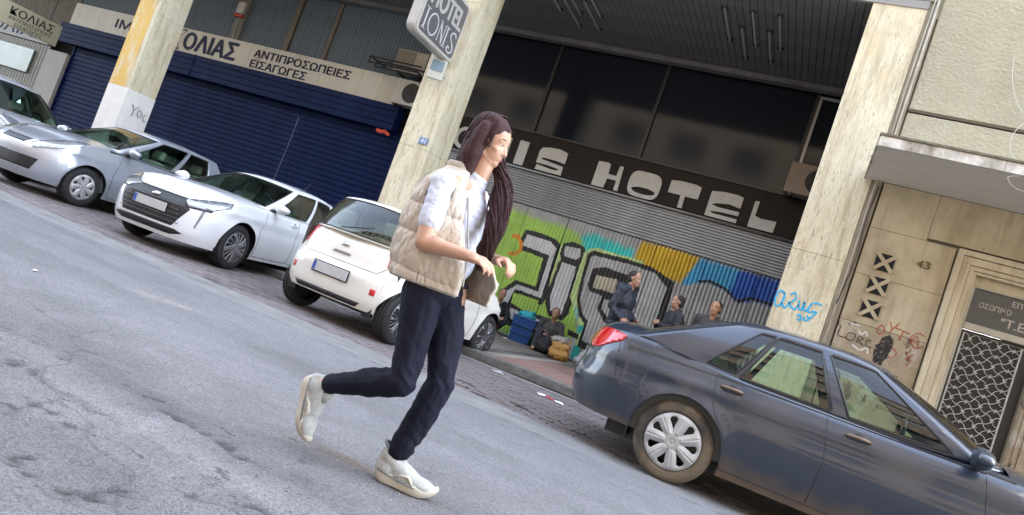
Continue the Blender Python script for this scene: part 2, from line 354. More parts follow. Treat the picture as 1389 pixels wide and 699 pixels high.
# pavement with small reddish tiles near the kerb, dirty concrete in the arcade
pav = obj('pavement', bx(-60, 40, 8.87, 13.86, -0.05, 0.105), pm('pavement_bed', (0.12, 0.11, 0.10), 0.95, nscale=6, namt=0.5, bump=0.5), kind='structure')
def tiles():
    m = pm('pavement_tile_red', (0.30, 0.175, 0.135), 0.85, nscale=3, namt=0.35, bump=0.35, bscale=80, extra=[(0.9, (1, 1, 1), 0.5, 0.7, (0.16, 0.12, 0.10)), (14, (1, 1, 1), 0.62, 0.7, (0.09, 0.08, 0.07))])
    m2 = pm('arcade_tile_grey', (0.20, 0.18, 0.155), 0.9, nscale=3, namt=0.5, bump=0.35, bscale=80, extra=[(1.4, (1, 1, 1), 0.48, 0.7, (0.09, 0.075, 0.055))])
    def run(name, m, x0, x1, y0, y1, s, cap):
        t = obj(name, bx(-s/2+.002, s/2-.002, -s/2+.002, s/2-.002, -0.02, 0, 0.002), m, pav); cand = []
        nx = int((x1-x0)/s); ny = int((y1-y0)/s)
        for i in range(nx):
            for j in range(ny): cand.append((x0+(i+.5)*s, y0+(j+.5)*s))
        cand.sort(key=lambda p: abs(p[0]+2.9)+0.6*(p[1]-8.8)); rest = bmesh.new()
        for k, (x, y) in enumerate(cand):
            z = 0.12+random.uniform(-.0015, .0015)
            if k == 0: t.location = (x, y, z)
            elif k < cap: place(t, (x, y, z), (random.uniform(-.006, .006), random.uniform(-.006, .006), 0), pav)
            else:
                h = s/2-.002; vs = [rest.verts.new((x+a*h, y+c*h, z)) for a, c in ((-1, -1), (1, -1), (1, 1), (-1, 1))]; lo = [rest.verts.new((v.co.x, v.co.y, 0.10)) for v in vs]; rest.faces.new(vs)
                for q in range(4): rest.faces.new((vs[(q+1) % 4], vs[q], lo[q], lo[(q+1) % 4]))
        obj(name+'s', rest, m, pav, kind='stuff')
    run('pavement_tile', m, -3.55, 4.0, 8.88, 12.0, 0.20, 150)
    run('arcade_tile', m2, -26, -3.75, 8.88, 13.8, 0.40, 140)
    run('arcade_tile', m2, -3.55, 4.0, 12.03, 13.8, 0.295, 60)
    mk = pm('pale_edging', (0.34, 0.30, 0.25), 0.88, nscale=9, namt=0.4)
    e = obj('edging_strip', bx(-3.745, -3.56, 8.88, 13.84, 0.09, 0.1235, 0.003), mk, pav)
tiles()
# ================================================================== THE ARCADE BUILDING (hotel and shop)
m_trav = pm('travertine', (0.70, 0.65, 0.47), 0.75, nscale=16, namt=0.14, stretch=(3.2, 3.2, 0.55), bump=0.35, bscale=30, thr=(0.3, 0.6), extra=[
    (44, (1.6, 1.6, 0.16), 0.565, 0.63, (0.26, 0.21, 0.13)), (6, (1, 1, .3), 0.5, 0.7, (0.62, 0.53, 0.34)), (0.55, (1.2, 1.2, 0.6), 0.48, 0.72, (0.60, 0.46, 0.22)), (3.5, (1.8, 1.8, 0.22), 0.50, 0.68, (0.40, 0.33, 0.21)), (1.3, (1, 1, .6), 0.52, 0.7, (0.52, 0.44, 0.28))])
m_yel = pm('ochre_paint', (0.66, 0.44, 0.12), 0.8, nscale=5, namt=0.1, col2=(0.66, 0.56, 0.36), stretch=(1.5, 1.5, 0.35), bump=0.2, thr=(0.38, 0.5))
m_white = pm('white_wash', (0.80, 0.78, 0.72), 0.85, nscale=5, namt=0.12, bump=0.25, bscale=25, extra=[(20, (1, 1, .4), 0.66, 0.74, (0.35, 0.32, 0.27))])
def pillar(x0, x1, label, courses):
    e = empty('pillar', label, 'pillar', ((x0+x1)/2, 10.75, 0.12), group='travertine clad pillars of the arcade')
    cx = (x0+x1)/2
    zs = courses
    for a, b in zip(zs, zs[1:]):
        obj('cladding_slab', bx(x0-cx, x1-cx, -0.35, 0.35, a-.12+.002, b-.12-.002, 0.004), m_trav, e)
    obj('core', bx(x0-cx+.01, x1-cx-.01, -0.34, 0.34, -0.02, 7.0-.12), pm('mortar', (0.16, 0.14, 0.11), 0.9), e)
    return e
p3 = pillar(-0.50, 0.20, 'rough travertine pillar with the turquoise graffiti tag left of house number 43', [0.12, 2.9, 6.62])
p2 = pillar(-7.25, -6.62, 'travertine pillar carrying the small blue number plate 41 and the hotel sign', [0.12, 2.83, 5.6, 6.62])
p1 = pillar(-14.95, -14.30, 'pillar whitewashed at its foot and ochre stained above, between the blue shutters', [0.12, 4.15, 6.62])
p0 = pillar(-22.9, -22.25, 'travertine pillar at the far left end of the arcade, beyond the hanging shop sign', [0.12, 4.15, 6.62])
# whitewash coat and ochre front coat on pillar 1
wbm = bmesh.new(); box(wbm, -0.331, 0.331, -0.356, 0.356, 0, 2.28, 0.002); obj('whitewash_coat', wbm, m_white, p1)
obj('ochre_coat', bx(-0.329, 0.20, -0.3545, -0.340, 2.284, 6.4), m_yel, p1)
# the grooves on pillars 2 and a rusty pin
bm = bmesh.new()
for yy in (-0.12,): box(bm, 0.3155, 0.319, yy, yy+0.02, 0.05, 2.6)
obj('edge_bead', bm, m_trav, p2)
# number plate 41
pl = empty('number_plate', 'small blue enamel plate with number 41 on the middle pillar', 'house number', (-6.78, 10.385, 2.98))
obj('plate', bx(-0.085, 0.085, -0.004, 0.012, -0.06, 0.06, 0.003), pm('blue_enamel', (0.16, 0.25, 0.45), 0.3), pl)
text_obj('numeral', '41', (-0.05, 0.05, -0.04, 0.04), 'XZ', -0.006, pm('white_letter', (0.75, 0.75, 0.72), 0.5), pl, 0.001, 0.008)
# soffit of single ribs and building above
m_soff = pm('soffit_metal', (0.19, 0.19, 0.195), 0.5, nscale=3, namt=0.35, bump=0.1)
bld = empty('arcade_building', 'dark hotel block over the arcade with dark glazed front and ribbed soffit', 'building', (-11.3, 13.9, 0.12))
O = Vector((-11.3, 13.9, 0.12))
def lb(x0, x1, y0, y1, z0, z1, bev=0): return bx(x0-O.x, x1-O.x, y0-O.y, y1-O.y, z0-O.z, z1-O.z, bev)
m_ren = pm('grey_render', (0.30, 0.275, 0.23), 0.9, nscale=2, namt=0.25, bump=0.5, bscale=30)
obj('upper_wall', lb(-60, 0.30, 10.38, 26, 6.72, 22), m_ren, bld)
obj('back_wall', lb(-60, 0.30, 14.25, 26, 0.0, 6.72), pm('interior_dark', (0.03, 0.03, 0.032), 0.9), bld)
obj('end_wall', lb(0.02, 0.30, 11.11, 14.2, 0.0, 6.72), m_ren, bld)
rib = obj('soffit_strip', bx(-0.056, 0.056, -1.68, 1.68, -0.03, 0.0, 0.006), m_soff, bld)
k = 0
for i in range(-242, 0):
    x = i*0.12+0.06
    if x < -27: continue
    q = rib if k == 0 else place(rib, (0, 0, 0), None, bld); q.location = (x-O.x, 12.13-O.y, 6.632-O.z); k += 1
obj('soffit_backing', lb(-28, 0.02, 10.42, 13.9, 6.636, 6.71), pm('soffit_gap', (0.01, 0.01, 0.01), 0.8), bld)
obj('soffit_trim', lb(-28, 0.02, 13.62, 13.80, 6.50, 6.60), m_soff, bld)
obj('eaves_trim', lb(-28, 0.2, 10.385, 10.44, 6.602, 6.715), pm('eaves_metal', (0.26, 0.25, 0.23), 0.5), bld)
# linear lights
def lamp(x, y0, y1, label):
    e = empty('strip_light', label, 'ceiling light', (x, (y0+y1)/2, 6.60), group='slim tube lights under the arcade soffit'); L = (y1-y0)/2
    obj('housing', bx(-0.014, 0.014, -L, L, -0.045, -0.018, 0.004), pm('lamp_tube_grey', (0.42, 0.42, 0.40), 0.35), e)
    obj('bracket', bx(-0.05, 0.05, L-.05, L, -0.03, 0.0), pm('dark_metal', (0.03, 0.03, 0.032), 0.5), e)
    obj('bracket', bx(-0.05, 0.05, -L, -L+.05, -0.03, 0.0), MATS['dark_metal'], e)
xs1 = [(-2.69, 11.15, 12.37), (-2.44, 11.76, 13.0), (-2.23, 11.15, 12.4), (-1.98, 11.74, 12.98), (-1.80, 11.15, 12.39)]
xs2 = [(-6.05, 11.1, 12.28), (-5.81, 11.7, 12.87), (-5.62, 11.1, 12.3), (-5.38, 11.7, 12.87), (-5.19, 11.1, 12.3)]
od = ['first', 'second', 'third', 'fourth', 'fifth']
for i, (x, a, b) in enumerate(xs1): lamp(x, a, b, f'slim tube light, {od[i]} from the left in the cluster near the right pillar')
for i, (x, a, b) in enumerate(xs2): lamp(x, a, b, f'slim tube light, {od[i]} from the left in the cluster above the walking woman')
# ---- hotel bay
m_gl = pm('dark_glazing', (0.012, 0.016, 0.024), 0.10, spec=0.32, bump=0.02, bscale=1.5)
m_frame = pm('bronze_frame', (0.028, 0.027, 0.027), 0.45, nscale=3, namt=0.3)
obj('fascia_board', lb(-9.3, 0.02, 13.79, 13.86, 3.665, 4.42), pm('brown_board', (0.022, 0.018, 0.015), 0.6, spec=0.2, nscale=4, namt=0.3, bump=0.1), bld)
obj('fascia_trim', lb(-9.3, 0.02, 13.765, 13.86, 4.424, 4.47), m_frame, bld)
xm = [-9.25, -6.48, -4.02, -1.06, 0.0]
for a, b in zip(xm, xm[1:]):
    w_ = obj('window', lb(a+.035, b-.035, 13.90, 13.93, 4.50, 6.50), m_gl, bld)
for x in xm[1:-1]: obj('mullion', lb(x-.035, x+.035, 13.84, 13.95, 4.474, 6.5), m_frame, bld)
wf = bmesh.new(); 
for (a, b, c, d) in ((-1.02, -0.97, 4.9, 6.45), (-0.97, -0.2, 6.40, 6.45)): box(wf, a-O.x, b-O.x, 13.80-O.y, 13.838-O.y, c-O.z, d-O.z)
obj('sash_frame', wf, pm('aluminium', (0.42, 0.42, 0.42), 0.4, 0.4), bld)
# sign letters
LET = {
'S': [(-6.12,4.09),(-6.08,4.17),(-5.9,4.21),(-5.67,4.225),(-5.48,4.18),(-5.475,3.94),(-5.71,3.965),(-6.0,3.965),(-6.03,3.925),(-5.79,3.90),(-5.49,3.87),(-5.48,3.68),(-6.10,3.675),(-6.09,3.79),(-5.73,3.755),(-5.6,3.76),(-5.57,3.80),(-5.81,3.825),(-6.12,3.825)],
'H': [(-4.77,4.19),(-4.57,4.21),(-4.5,4.18),(-4.49,3.975),(-4.31,3.975),(-4.3,4.19),(-4.22,4.20),(-4.19,3.675),(-4.28,3.675),(-4.28,3.88),(-4.48,3.88),(-4.5,3.67),(-4.77,3.67)],
'T': [(-3.19,4.18),(-3.01,4.21),(-2.7,4.21),(-2.58,4.18),(-2.58,3.935),(-2.84,3.925),(-2.83,3.68),(-2.92,3.68),(-2.93,3.93),(-3.19,3.93)],
'E': [(-2.37,4.17),(-2.14,4.21),(-1.87,4.215),(-1.76,4.19),(-1.76,3.97),(-1.98,4.0),(-2.22,3.96),(-2.31,3.915),(-2.16,3.89),(-1.76,3.90),(-1.75,3.82),(-2.09,3.81),(-2.3,3.78),(-2.23,3.75),(-1.76,3.75),(-1.75,3.675),(-2.37,3.675)],
'L': [(-1.54,4.19),(-1.46,4.2),(-1.46,3.91),(-1.34,3.885),(-1.06,3.90),(-1.06,3.68),(-1.54,3.675)]}
m_let = pm('sign_letter_grey', (0.55, 0.55, 0.51), 0.6, nscale=9, namt=0.15)
sg = empty('hotel_sign', 'grey block letters spelling HOTEL on the dark brown board above the shutter', 'sign', (-3.0, 13.78, 4.0))
def sl(pts): return [(u+3.0, v-4.0) for u, v in pts]
for kx, pts in LET.items(): obj('letter', poly_prism(bmesh.new(), sl(pts), 'XZ', -0.012, 0.02), m_let, sg)
ob = bmesh.new(); outer = []; n_ = 40
for i in range(n_):
    a = 2*math.pi*i/n_; ca, sa = math.cos(a), math.sin(a)
    outer.append((-3.69+0.335*math.copysign(abs(ca)**0.45, ca), 3.94+0.27*math.copysign(abs(sa)**0.75, sa)))
inner = [(-3.68+0.25*math.cos(2*math.pi*i/n_), 3.815+0.068*math.sin(2*math.pi*i/n_)) for i in range(n_)]
va = [[ob.verts.new((u+3.0, d, v-4.0)) for u, v in ring] for d in (-0.012, 0.008) for ring in (outer, inner)]
for i in range(n_):
    j = (i+1) % n_
    ob.faces.new((va[0][i], va[0][j], va[1][j], va[1][i])); ob.faces.new((va[0][j], va[0][i], va[2][i], va[2][j])); ob.faces.new((va[1][i], va[1][j], va[3][j], va[3][i]))
obj('letter', ob, m_let, sg)
for kx, (a, b) in {'I': (-8.55, -8.40), 'O': (-8.25, -7.65), 'N': (-7.45, -6.85), 'J': (-6.62, -6.42)}.items():
    text_obj('letter', {'J': 'I'}.get(kx, kx), (a+3, b+3, -0.32, 0.2), 'XZ', -0.006, m_let, sg, 0.008, 0.03)
# slatted shutter housing
hs = empty('shutter_housing', 'grey slatted metal roller housing above the painted shutter', 'shutter box', (-4.6, 13.8, 2.88))
m_slat = pm('zinc_slat', (0.30, 0.31, 0.31), 0.42, 0.55, nscale=5, namt=0.25, stretch=(0.4, 1, 1))
sb = bmesh.new(); prof = [(0.0, 0.0), (-0.012, 0.008), (-0.016, 0.03), (-0.012, 0.050), (0.0, 0.057), (0.02, 0.057), (0.02, 0.0)]
A = [sb.verts.new((-4.6, y, z)) for y, z in prof]; B = [sb.verts.new((4.62, y, z)) for y, z in prof]
for i in range(len(prof)): sb.faces.new((A[i], B[i], B[(i+1) % 7], A[(i+1) % 7]))
sb.faces.new(A[::-1]); sb.faces.new(B)
bmesh.ops.recalc_face_normals(sb, faces=sb.faces[:])
s0 = obj('slat', sb, m_slat, hs)
for i in range(12):
    q = s0 if i == 0 else place(s0, (0, 0, 0), None, hs); q.location = (0, 0, i*0.059)
obj('gutter_rail', tube(bmesh.new(), [(-4.6, -0.035, 0.735), (4.62, -0.035, 0.735)], 0.032, 10), m_slat, hs, True)
obj('housing_back', bx(-4.6, 4.62, 0.022, 0.06, -0.02, 0.76), MATS['dark_metal'], hs)
# ---- the painted corrugated shutter, in panels
GR, LI, WH, BK = (0.31, 0.52, 0.09), (0.46, 0.60, 0.26), (0.50, 0.53, 0.53), (0.012, 0.013, 0.014)
LAY = [
 (GR, [(-9.4,2.60),(-7.4,2.66),(-6.42,2.74),(-6.17,2.70),(-5.54,2.66),(-5.2,2.68),(-4.65,2.6),(-4.36,2.34),(-4.3,1.29),(-3.95,0.5),(-4.1,0.12),(-9.4,0.12)], .05),
 ((0.03,0.50,0.46), [(-4.62,2.61),(-4.34,2.72),(-4.15,2.67),(-3.46,2.63),(-3.43,2.45),(-3.5,2.2),(-4.37,2.2),(-4.52,2.42)], .05),
 ((0.52,0.34,0.01), [(-3.37,2.84),(-2.94,2.87),(-2.2,2.88),(-2.15,2.46),(-2.5,2.15),(-3.2,2.2),(-3.41,2.5)], .04),
 ((0.04,0.29,0.52), [(-2.17,2.84),(-1.36,2.86),(-1.42,2.2),(-2.4,2.2),(-2.3,2.5)], .04),
 ((0.01,0.07,0.34), [(-1.40,2.86),(-0.1,2.89),(-0.1,2.3),(-1.5,2.25)], .05),
 ((0.30,0.31,0.31), [(-3.9,2.25),(-2.9,2.32),(-2.3,2.25),(-1.9,2.44),(-1.5,2.38),(-1.25,2.2),(-1.0,2.35),(-0.1,2.35),(-0.1,0.12),(-3.9,0.12)], .02),
 (BK, [(-5.88,2.12),(-5.85,2.36),(-5.6,2.40),(-5.12,2.37),(-4.92,2.24),(-4.89,1.18),(-4.93,0.97),(-5.56,0.97),(-5.57,0.79),(-5.29,0.73),(-4.63,0.77),(-4.70,0.40),(-5.09,0.36),(-5.9,0.34),(-5.88,1.01),(-5.68,1.28),(-5.20,1.28),(-5.25,1.90),(-5.5,1.92),(-5.78,1.92)], 0),
 (WH, [(-5.79,2.03),(-5.77,2.28),(-5.2,2.28),(-5.04,2.18),(-4.99,1.10),(-5.62,1.10),(-5.68,0.70),(-5.05,0.66),(-4.85,0.66),(-4.82,0.48),(-5.80,0.46),(-5.78,1.0),(-5.60,1.20),(-5.10,1.20),(-5.14,2.0)], 0),
 (GR, [(-5.62,1.02),(-5.02,1.03),(-5.05,0.80),(-5.60,0.78)], 0),
 (BK, [(-5.66,0.42),(-4.95,0.44),(-5.0,0.33),(-5.64,0.32)], 0),
 (LI, [(-4.97,2.3),(-4.90,2.3),(-4.86,1.74),(-4.80,1.13),(-4.90,1.10),(-4.95,1.71)], 0),
 (BK, [(-4.92,2.34),(-4.75,2.42),(-4.47,2.39),(-4.38,2.23),(-4.40,1.98),(-4.30,1.90),(-4.32,1.38),(-4.32,0.98),(-4.40,0.80),(-4.72,0.80),(-4.95,1.15),(-4.90,1.53),(-4.90,1.93),(-4.86,1.97),(-4.93,2.11)], 0),
 (WH, [(-4.85,2.3),(-4.53,2.32),(-4.49,2.17),(-4.55,2.08),(-4.82,2.08),(-4.86,2.2)], 0),
 (WH, [(-4.82,1.94),(-4.50,1.95),(-4.46,1.37),(-4.46,0.92),(-4.72,0.92),(-4.83,1.22),(-4.83,1.67)], 0),
 (LI, [(-4.44,2.26),(-4.35,2.38),(-4.22,2.44),(-3.2,2.46),(-3.2,2.41),(-4.2,2.38),(-4.28,2.30),(-4.28,1.82),(-4.28,1.45),(-4.25,1.29),(-4.10,1.18),(-3.88,0.93),(-3.90,0.64),(-3.84,0.29),(-3.9,0.12),(-4.03,0.12),(-4.03,0.8),(-4.22,1.07),(-4.40,1.3),(-4.44,1.86)], 0),
 ((0.25,0.52,0.38), [(-4.26,1.20),(-4.07,1.12),(-4.09,0.90),(-4.2,1.0)], 0),
 (BK, [(-4.36,2.26),(-4.26,2.37),(-3.6,2.41),(-3.0,2.40),(-2.5,2.25),(-2.45,1.6),(-2.5,1.0),(-2.9,0.5),(-3.66,0.40),(-3.92,0.42),(-3.95,0.91),(-4.11,1.02),(-4.27,1.34),(-4.31,1.74)], 0),
 ((0.38,0.40,0.40), [(-4.27,2.22),(-4.2,2.28),(-3.37,2.33),(-2.9,2.3),(-2.6,2.1),(-2.6,1.0),(-3.0,0.62),(-3.78,0.55),(-3.87,0.57),(-3.89,0.97),(-4.05,1.08),(-4.20,1.36),(-4.24,1.75)], 0),
 (BK, [(-4.15,2.02),(-3.91,2.12),(-3.2,2.10),(-3.1,1.9),(-3.2,1.2),(-3.55,1.05),(-3.80,1.28),(-3.78,1.55),(-4.05,1.55),(-4.14,1.67)], 0),
 ((0.38,0.40,0.40), [(-3.72,1.50),(-3.3,1.5),(-3.35,1.25),(-3.55,1.18),(-3.70,1.30)], 0),
 ((0.45,0.43,0.33), [(-4.04,1.91),(-3.59,1.96),(-3.55,1.66),(-4.02,1.66)], 0),
 ((0.03,0.40,0.34), [(-3.98,0.44),(-3.85,0.42),(-3.80,0.14),(-4.02,0.13)], 0), ((0.04,0.42,0.36), [(-4.06,0.84),(-3.94,0.85),(-3.93,0.70),(-4.04,0.69)], 0),
 (BK, [(-4.22,0.68),(-3.98,0.66),(-3.96,0.55),(-4.2,0.56)], 0), ((0.46,0.47,0.46), [(-4.2,0.54),(-3.98,0.54),(-4.0,0.12),(-4.15,0.12)], 0),
 (BK, [(-2.06,2.38),(-1.88,2.44),(-1.58,2.4),(-1.25,2.24),(-1.04,2.37),(-0.1,2.37),(-0.1,2.42),(-1.07,2.42),(-1.28,2.29),(-1.56,2.45),(-1.89,2.50),(-2.1,2.42)], 0),
 ((0.62,0.22,0.01), [(-6.09,2.20),(-5.94,2.22),(-5.78,2.06),(-5.76,1.9),(-5.88,1.76),(-6.04,1.74),(-6.04,1.80),(-5.92,1.83),(-5.84,1.92),(-5.86,2.02),(-5.96,2.13),(-6.09,2.12)], 0)]
ROLL = [(-2.0,[(-2.9,1.9),(-2.75,1.75),(-2.6,1.9),(-2.5,1.78),(-2.4,1.9)]),]
def shutter():
    e = empty('painted_shutter', 'corrugated metal shutter covered in green, silver and turquoise graffiti under the HOTEL board', 'shutter', (-4.7, 13.85, 0.12), group=None)
    m = vcol_mat('spray_painted_zinc', 0.42, 0.25, dirt=0.22)
    pitch_ = 0.078; edges = [-9.3, -8.1, -6.95, -5.95, -4.98, -4.10, -3.05, -2.05, -1.05, 0.0]
    for a, b in zip(edges, edges[1:]):
        xs = np.arange(a+0.004, b-0.004, pitch_/7); zs = np.arange(0.13, 2.88, 0.0135); X, Z = np.meshgrid(xs, zs, indexing='ij')
        ph = (X/pitch_) % 1.0
        prof = np.where(ph < 0.36, 0, np.where(ph < 0.5, (ph-0.36)/0.14, np.where(ph < 0.86, 1, (1-ph)/0.14)))
        Yd = 13.83-0.020*prof+(fbm(X*2, Z*1.2, 90, 3)-0.5)*0.012
        jx = X+(fbm(X*9, Z*9, 91, 3)-0.5)*0.02; jz = Z+(fbm(X*9, Z*9, 95, 3)-0.5)*0.02
        C = np.ones(X.shape+(3,))*np.array([0.33, 0.34, 0.34])*(0.8+0.35*fbm(X*3, Z*0.7, 98, 4))[..., None]
        for col, poly, soft in LAY:
            sx = jx+(np.random.RandomState(5).rand(*X.shape)-0.5)*2*soft; sz = jz+(np.random.RandomState(6).rand(*X.shape)-0.5)*3*soft
            mk = in_poly(sx, sz, poly)
            base = np.array(col)*(0.85+0.3*fbm(X*2.3, Z*2.3, 99, 4))[..., None]
            C = np.where(mk[..., None], base, C)
        rust_brown = np.clip((fbm(X*6, Z*1.4, 120, 5)-0.62)*8, 0, 1)[..., None]*np.clip((0.5-Z)/0.5, 0, 1)[..., None]
        C = C*(1-rust_brown)+np.array([0.12, 0.07, 0.04])*rust_brown
        np_mesh('shutter_panel', np.stack([X+4.7, Yd-13.85, Z-0.12], -1).reshape(-1, 3), grid_faces(*X.shape)[:, ::-1], m, e, False, C.reshape(-1, 3))
    obj('bottom_rail', bx(-4.6, 4.7, -0.035, -0.005, 0.0, 0.05), MATS['zinc_slat'], e)
    return e
shutter()
# ---- AC units
def ac(name, label, x0, x1, y0, z0, z1, d=0.3, fan=1, mc=(0.42, 0.39, 0.32)):
    cx = (x0+x1)/2; e = empty('air_conditioner', label, 'air conditioner', (cx, y0, z0), group='air conditioner units of the arcade')
    w2 = (x1-x0)/2; h = z1-z0; m = pm('ac_casing_%d' % int(mc[0]*100), mc, 0.5, nscale=6, namt=0.25)
    obj('casing', bx(-w2, w2, 0, d, 0, h, 0.015), m, e)
    r_ = h*0.38; fx = w2*fan*0.35
    if fan:
        b = bmesh.new(); lathe(b, [(0.001, 0.0), (r_, 0.0), (r_, -0.006), (r_*1.05, -0.006), (r_*1.05, 0.0)], 28, 'Y', (fx, -0.004, h/2)); obj('fan_opening', b, MATS['dark_metal'], e)
        b = bmesh.new()
        for q in range(1, 6): tube(b, [(fx+r_*q/5.5*math.cos(t*math.pi/12), -0.014, h/2+r_*q/5.5*math.sin(t*math.pi/12)) for t in range(24)], 0.0035, 4, True)
        for q in range(8): tube(b, [(fx, -0.014, h/2), (fx+r_*math.cos(q*math.pi/4), -0.014, h/2+r_*math.sin(q*math.pi/4))], 0.0035, 4)
        obj('fan_grille', b, MATS['dark_metal'], e)
    else:
        b = bmesh.new()
        for q in range(14): box(b, -w2*0.92, w2*0.25, -0.012, 0.0, h*0.06+q*h*0.064, h*0.06+q*h*0.064+h*0.03)
        obj('louvre', b, pm('ac_louvre', (0.16, 0.14, 0.11), 0.7), e)
    b = bmesh.new()
    for sx in (-w2*0.7, w2*0.7): box(b, sx-.02, sx+.02, 0.0, d+.1, -0.05, -0.002)
    obj('bracket', b, MATS['dark_metal'], e)
ac('a', 'beige air conditioner box half hidden behind the right pillar beside the HOTEL board', -1.10, -0.30, 13.40, 4.42, 5.0, 0.34, 1, (0.30, 0.24, 0.19))
ac('b', 'air conditioner with brown louvred front, uppermost above the shop sign', -10.27, -9.42, 13.45, 5.02, 5.55, 0.3, 0)
ac('c', 'white air conditioner with round fan at the right end of the shop sign', -10.0, -9.28, 13.42, 4.25, 4.85, 0.3, 1, (0.5, 0.49, 0.45))
b = bmesh.new()
for yy in (13.15, 13.42):
    tube(b, [(-10.75, yy, 4.98), (-9.3, yy, 4.98)], 0.02, 6); tube(b, [(-10.75, yy, 4.98), (-10.75, yy, 5.12), (-9.3, yy, 5.12)], 0.02, 6)
tube(b, [(-10.75, 13.15, 5.12), (-10.75, 13.8, 5.12)], 0.02, 6); tube(b, [(-9.4, 13.15, 5.0), (-9.4, 13.8, 5.0)], 0.02, 6); tube(b, [(-10.3, 13.15, 4.98), (-10.1, 13.15, 5.12)], 0.015, 6)
tag(obj('ac_bracket', b, pm('black_steel', (0.02, 0.02, 0.022), 0.5)), 'black steel bracket frame carrying the louvred air conditioner', 'bracket')
# ---- shop bay
m_band = pm('sign_band_cream', (0.62, 0.60, 0.52), 0.6, nscale=2.5, namt=0.12, stretch=(1, 1, .4), extra=[(1.2, (1, 1, .6), 0.55, 0.8, (0.34, 0.27, 0.2))])
sp = empty('shop_sign', 'cream shop sign band with blue Greek lettering above the navy shutters', 'sign', (-16, 13.8, 4.24))
xj = -22.42
while xj < -10.02:
    x2 = min(xj+0.62, -9.98); obj('sign_panel', bx(xj+16+.002, x2+16-.002, -0.06, 0.02, 0.0, 0.70, 0.003), m_band, sp); xj = x2
m_navy = pm('navy_letter', (0.010, 0.014, 0.045), 0.6, spec=0.2); mat_blk = pm('letter_black', (0.01, 0.01, 0.012), 0.6, spec=0.2)
text_obj('lettering', 'Κ', (-18.10+16, -17.50+16, 0.07, 0.64), 'XZ', -0.062, mat_blk, sp, 0.003, 0.05, 0.15)
text_obj('lettering', 'Κ', (-18.06+16, -17.54+16, 0.105, 0.605), 'XZ', -0.068, pm('letter_white', (0.66, 0.64, 0.6), 0.5), sp, 0.003, 0.02, 0.15)
text_obj('lettering', 'ΟΛΙΑΣ', (-17.46+16, -15.46+16, 0.12, 0.60), 'XZ', -0.064, m_navy, sp, 0.006, 0.06)
text_obj('lettering', 'ΑΝΤΙΠΡΟΣΩΠΕΙΕΣ', (-14.83+16, -11.6+16, 0.365, 0.57), 'XZ', -0.064, m_navy, sp, 0.006, 0.042)
text_obj('lettering', 'ΕΙΣΑΓΩΓΕΣ', (-14.85+16, -12.92+16, 0.075, 0.28), 'XZ', -0.064, m_navy, sp, 0.006, 0.042)
text_obj('lettering', 'ΙΜ', (-20.40+16, -19.72+16, 0.24, 0.50), 'XZ', -0.064, m_navy, sp, 0.006, 0.035)
m_blue = pm('navy_shutter_paint', (0.004, 0.013, 0.062), 0.6, nscale=4, namt=0.35, spec=0.10, extra=[(0.8, (1, 1, 0.6), 0.5, 0.75, (0.010, 0.022, 0.085)), (45, (0.6, 1, 3), 0.66, 0.75, (0.05, 0.07, 0.15))])
def blue_shutter(x0, x1, label):
    e = empty('shop_shutter', label, 'shutter', ((x0+x1)/2, 13.85, 0.12), group='navy roller shutters of the shop'); w2 = (x1-x0)/2
    b = bmesh.new(); pr = [(0.0, 0.002), (-0.012, 0.012), (-0.017, 0.06), (-0.012, 0.108), (0.0, 0.120), (0.0, 0.134), (0.012, 0.134), (0.012, 0.002)]
    A = [b.verts.new((-w2+.004, y, z)) for y, z in pr]; B = [b.verts.new((w2-.004, y, z)) for y, z in pr]
    for i in range(len(pr)): b.faces.new((A[i], B[i], B[(i+1) % 8], A[(i+1) % 8]))
    b.faces.new(A[::-1]); b.faces.new(B); bmesh.ops.recalc_face_normals(b, faces=b.faces[:])
    s = obj('slat', b, m_blue, e)
    for i in range(26):
        q = s if i == 0 else place(s, (0, 0, 0), None, e); q.location = (0, -0.01+random.uniform(-.002, .002), i*0.135)
    if x0 < -21: obj('guide_rail', bx(-w2, -w2+.06, -0.06, -0.022, 0, 3.6, 0.004), m_blue, e)
    if x1 > -10: obj('guide_rail', bx(w2-.06, w2, -0.06, -0.022, 0, 3.6, 0.004), m_blue, e)
    return e
blue_shutter(-21.88, -16.6, 'navy blue roller shutter left of the whitewashed pillar')
blue_shutter(-16.6, -12.75, 'navy blue roller shutter between the whitewashed pillar and the pale vertical scratch')
blue_shutter(-12.75, -9.62, 'navy blue roller shutter with the red scrap hanging at its upper right')
for i, (a, b_, c) in enumerate(((-22.5, -16.65, 'left'), (-16.63, -9.80, 'right'))):
    bb = empty('roller_box', f'navy blue louvred roller box under the {c} half of the cream shop sign', 'shutter box', ((a+b_)/2, 13.62, 3.62), group='navy roller boxes')
    w2 = (b_-a)/2
    for q in range(4): obj('louvre', bx(-w2, w2, -0.04-0.008*(q % 2), 0.2, 0.005+q*0.152, 0.15+q*0.152, 0.008), m_blue, bb)
    obj('end_cap', bx(w2+.001, w2+.02, -0.06, 0.2, 0.0, 0.615, 0.003), m_blue, bb)
rg = bmesh.new(); ribbon(rg, [(-10.17, 3.56), (-10.05, 3.53), (-9.92, 3.56), (-9.78, 3.50)], 0.075, 'XZ', 13.555, 0.02, 0.2)
tag(obj('red_rag', rg, pm('red_cloth', (0.55, 0.06, 0.02), 0.7)), 'small red scrap caught under the right end of the roller box', 'rag')
# scratches
scr = bmesh.new()
for pts in ([(-12.74, 3.4), (-12.75, 2.6), (-12.82, 1.4)],): ribbon(scr, pts, 0.014, 'XZ', 13.822, 0.004)
tag(obj('seam_strip', scr, pm('scratched_metal', (0.16, 0.18, 0.24), 0.5)), 'thin scratched seam strip running down the navy shutter', 'trim')
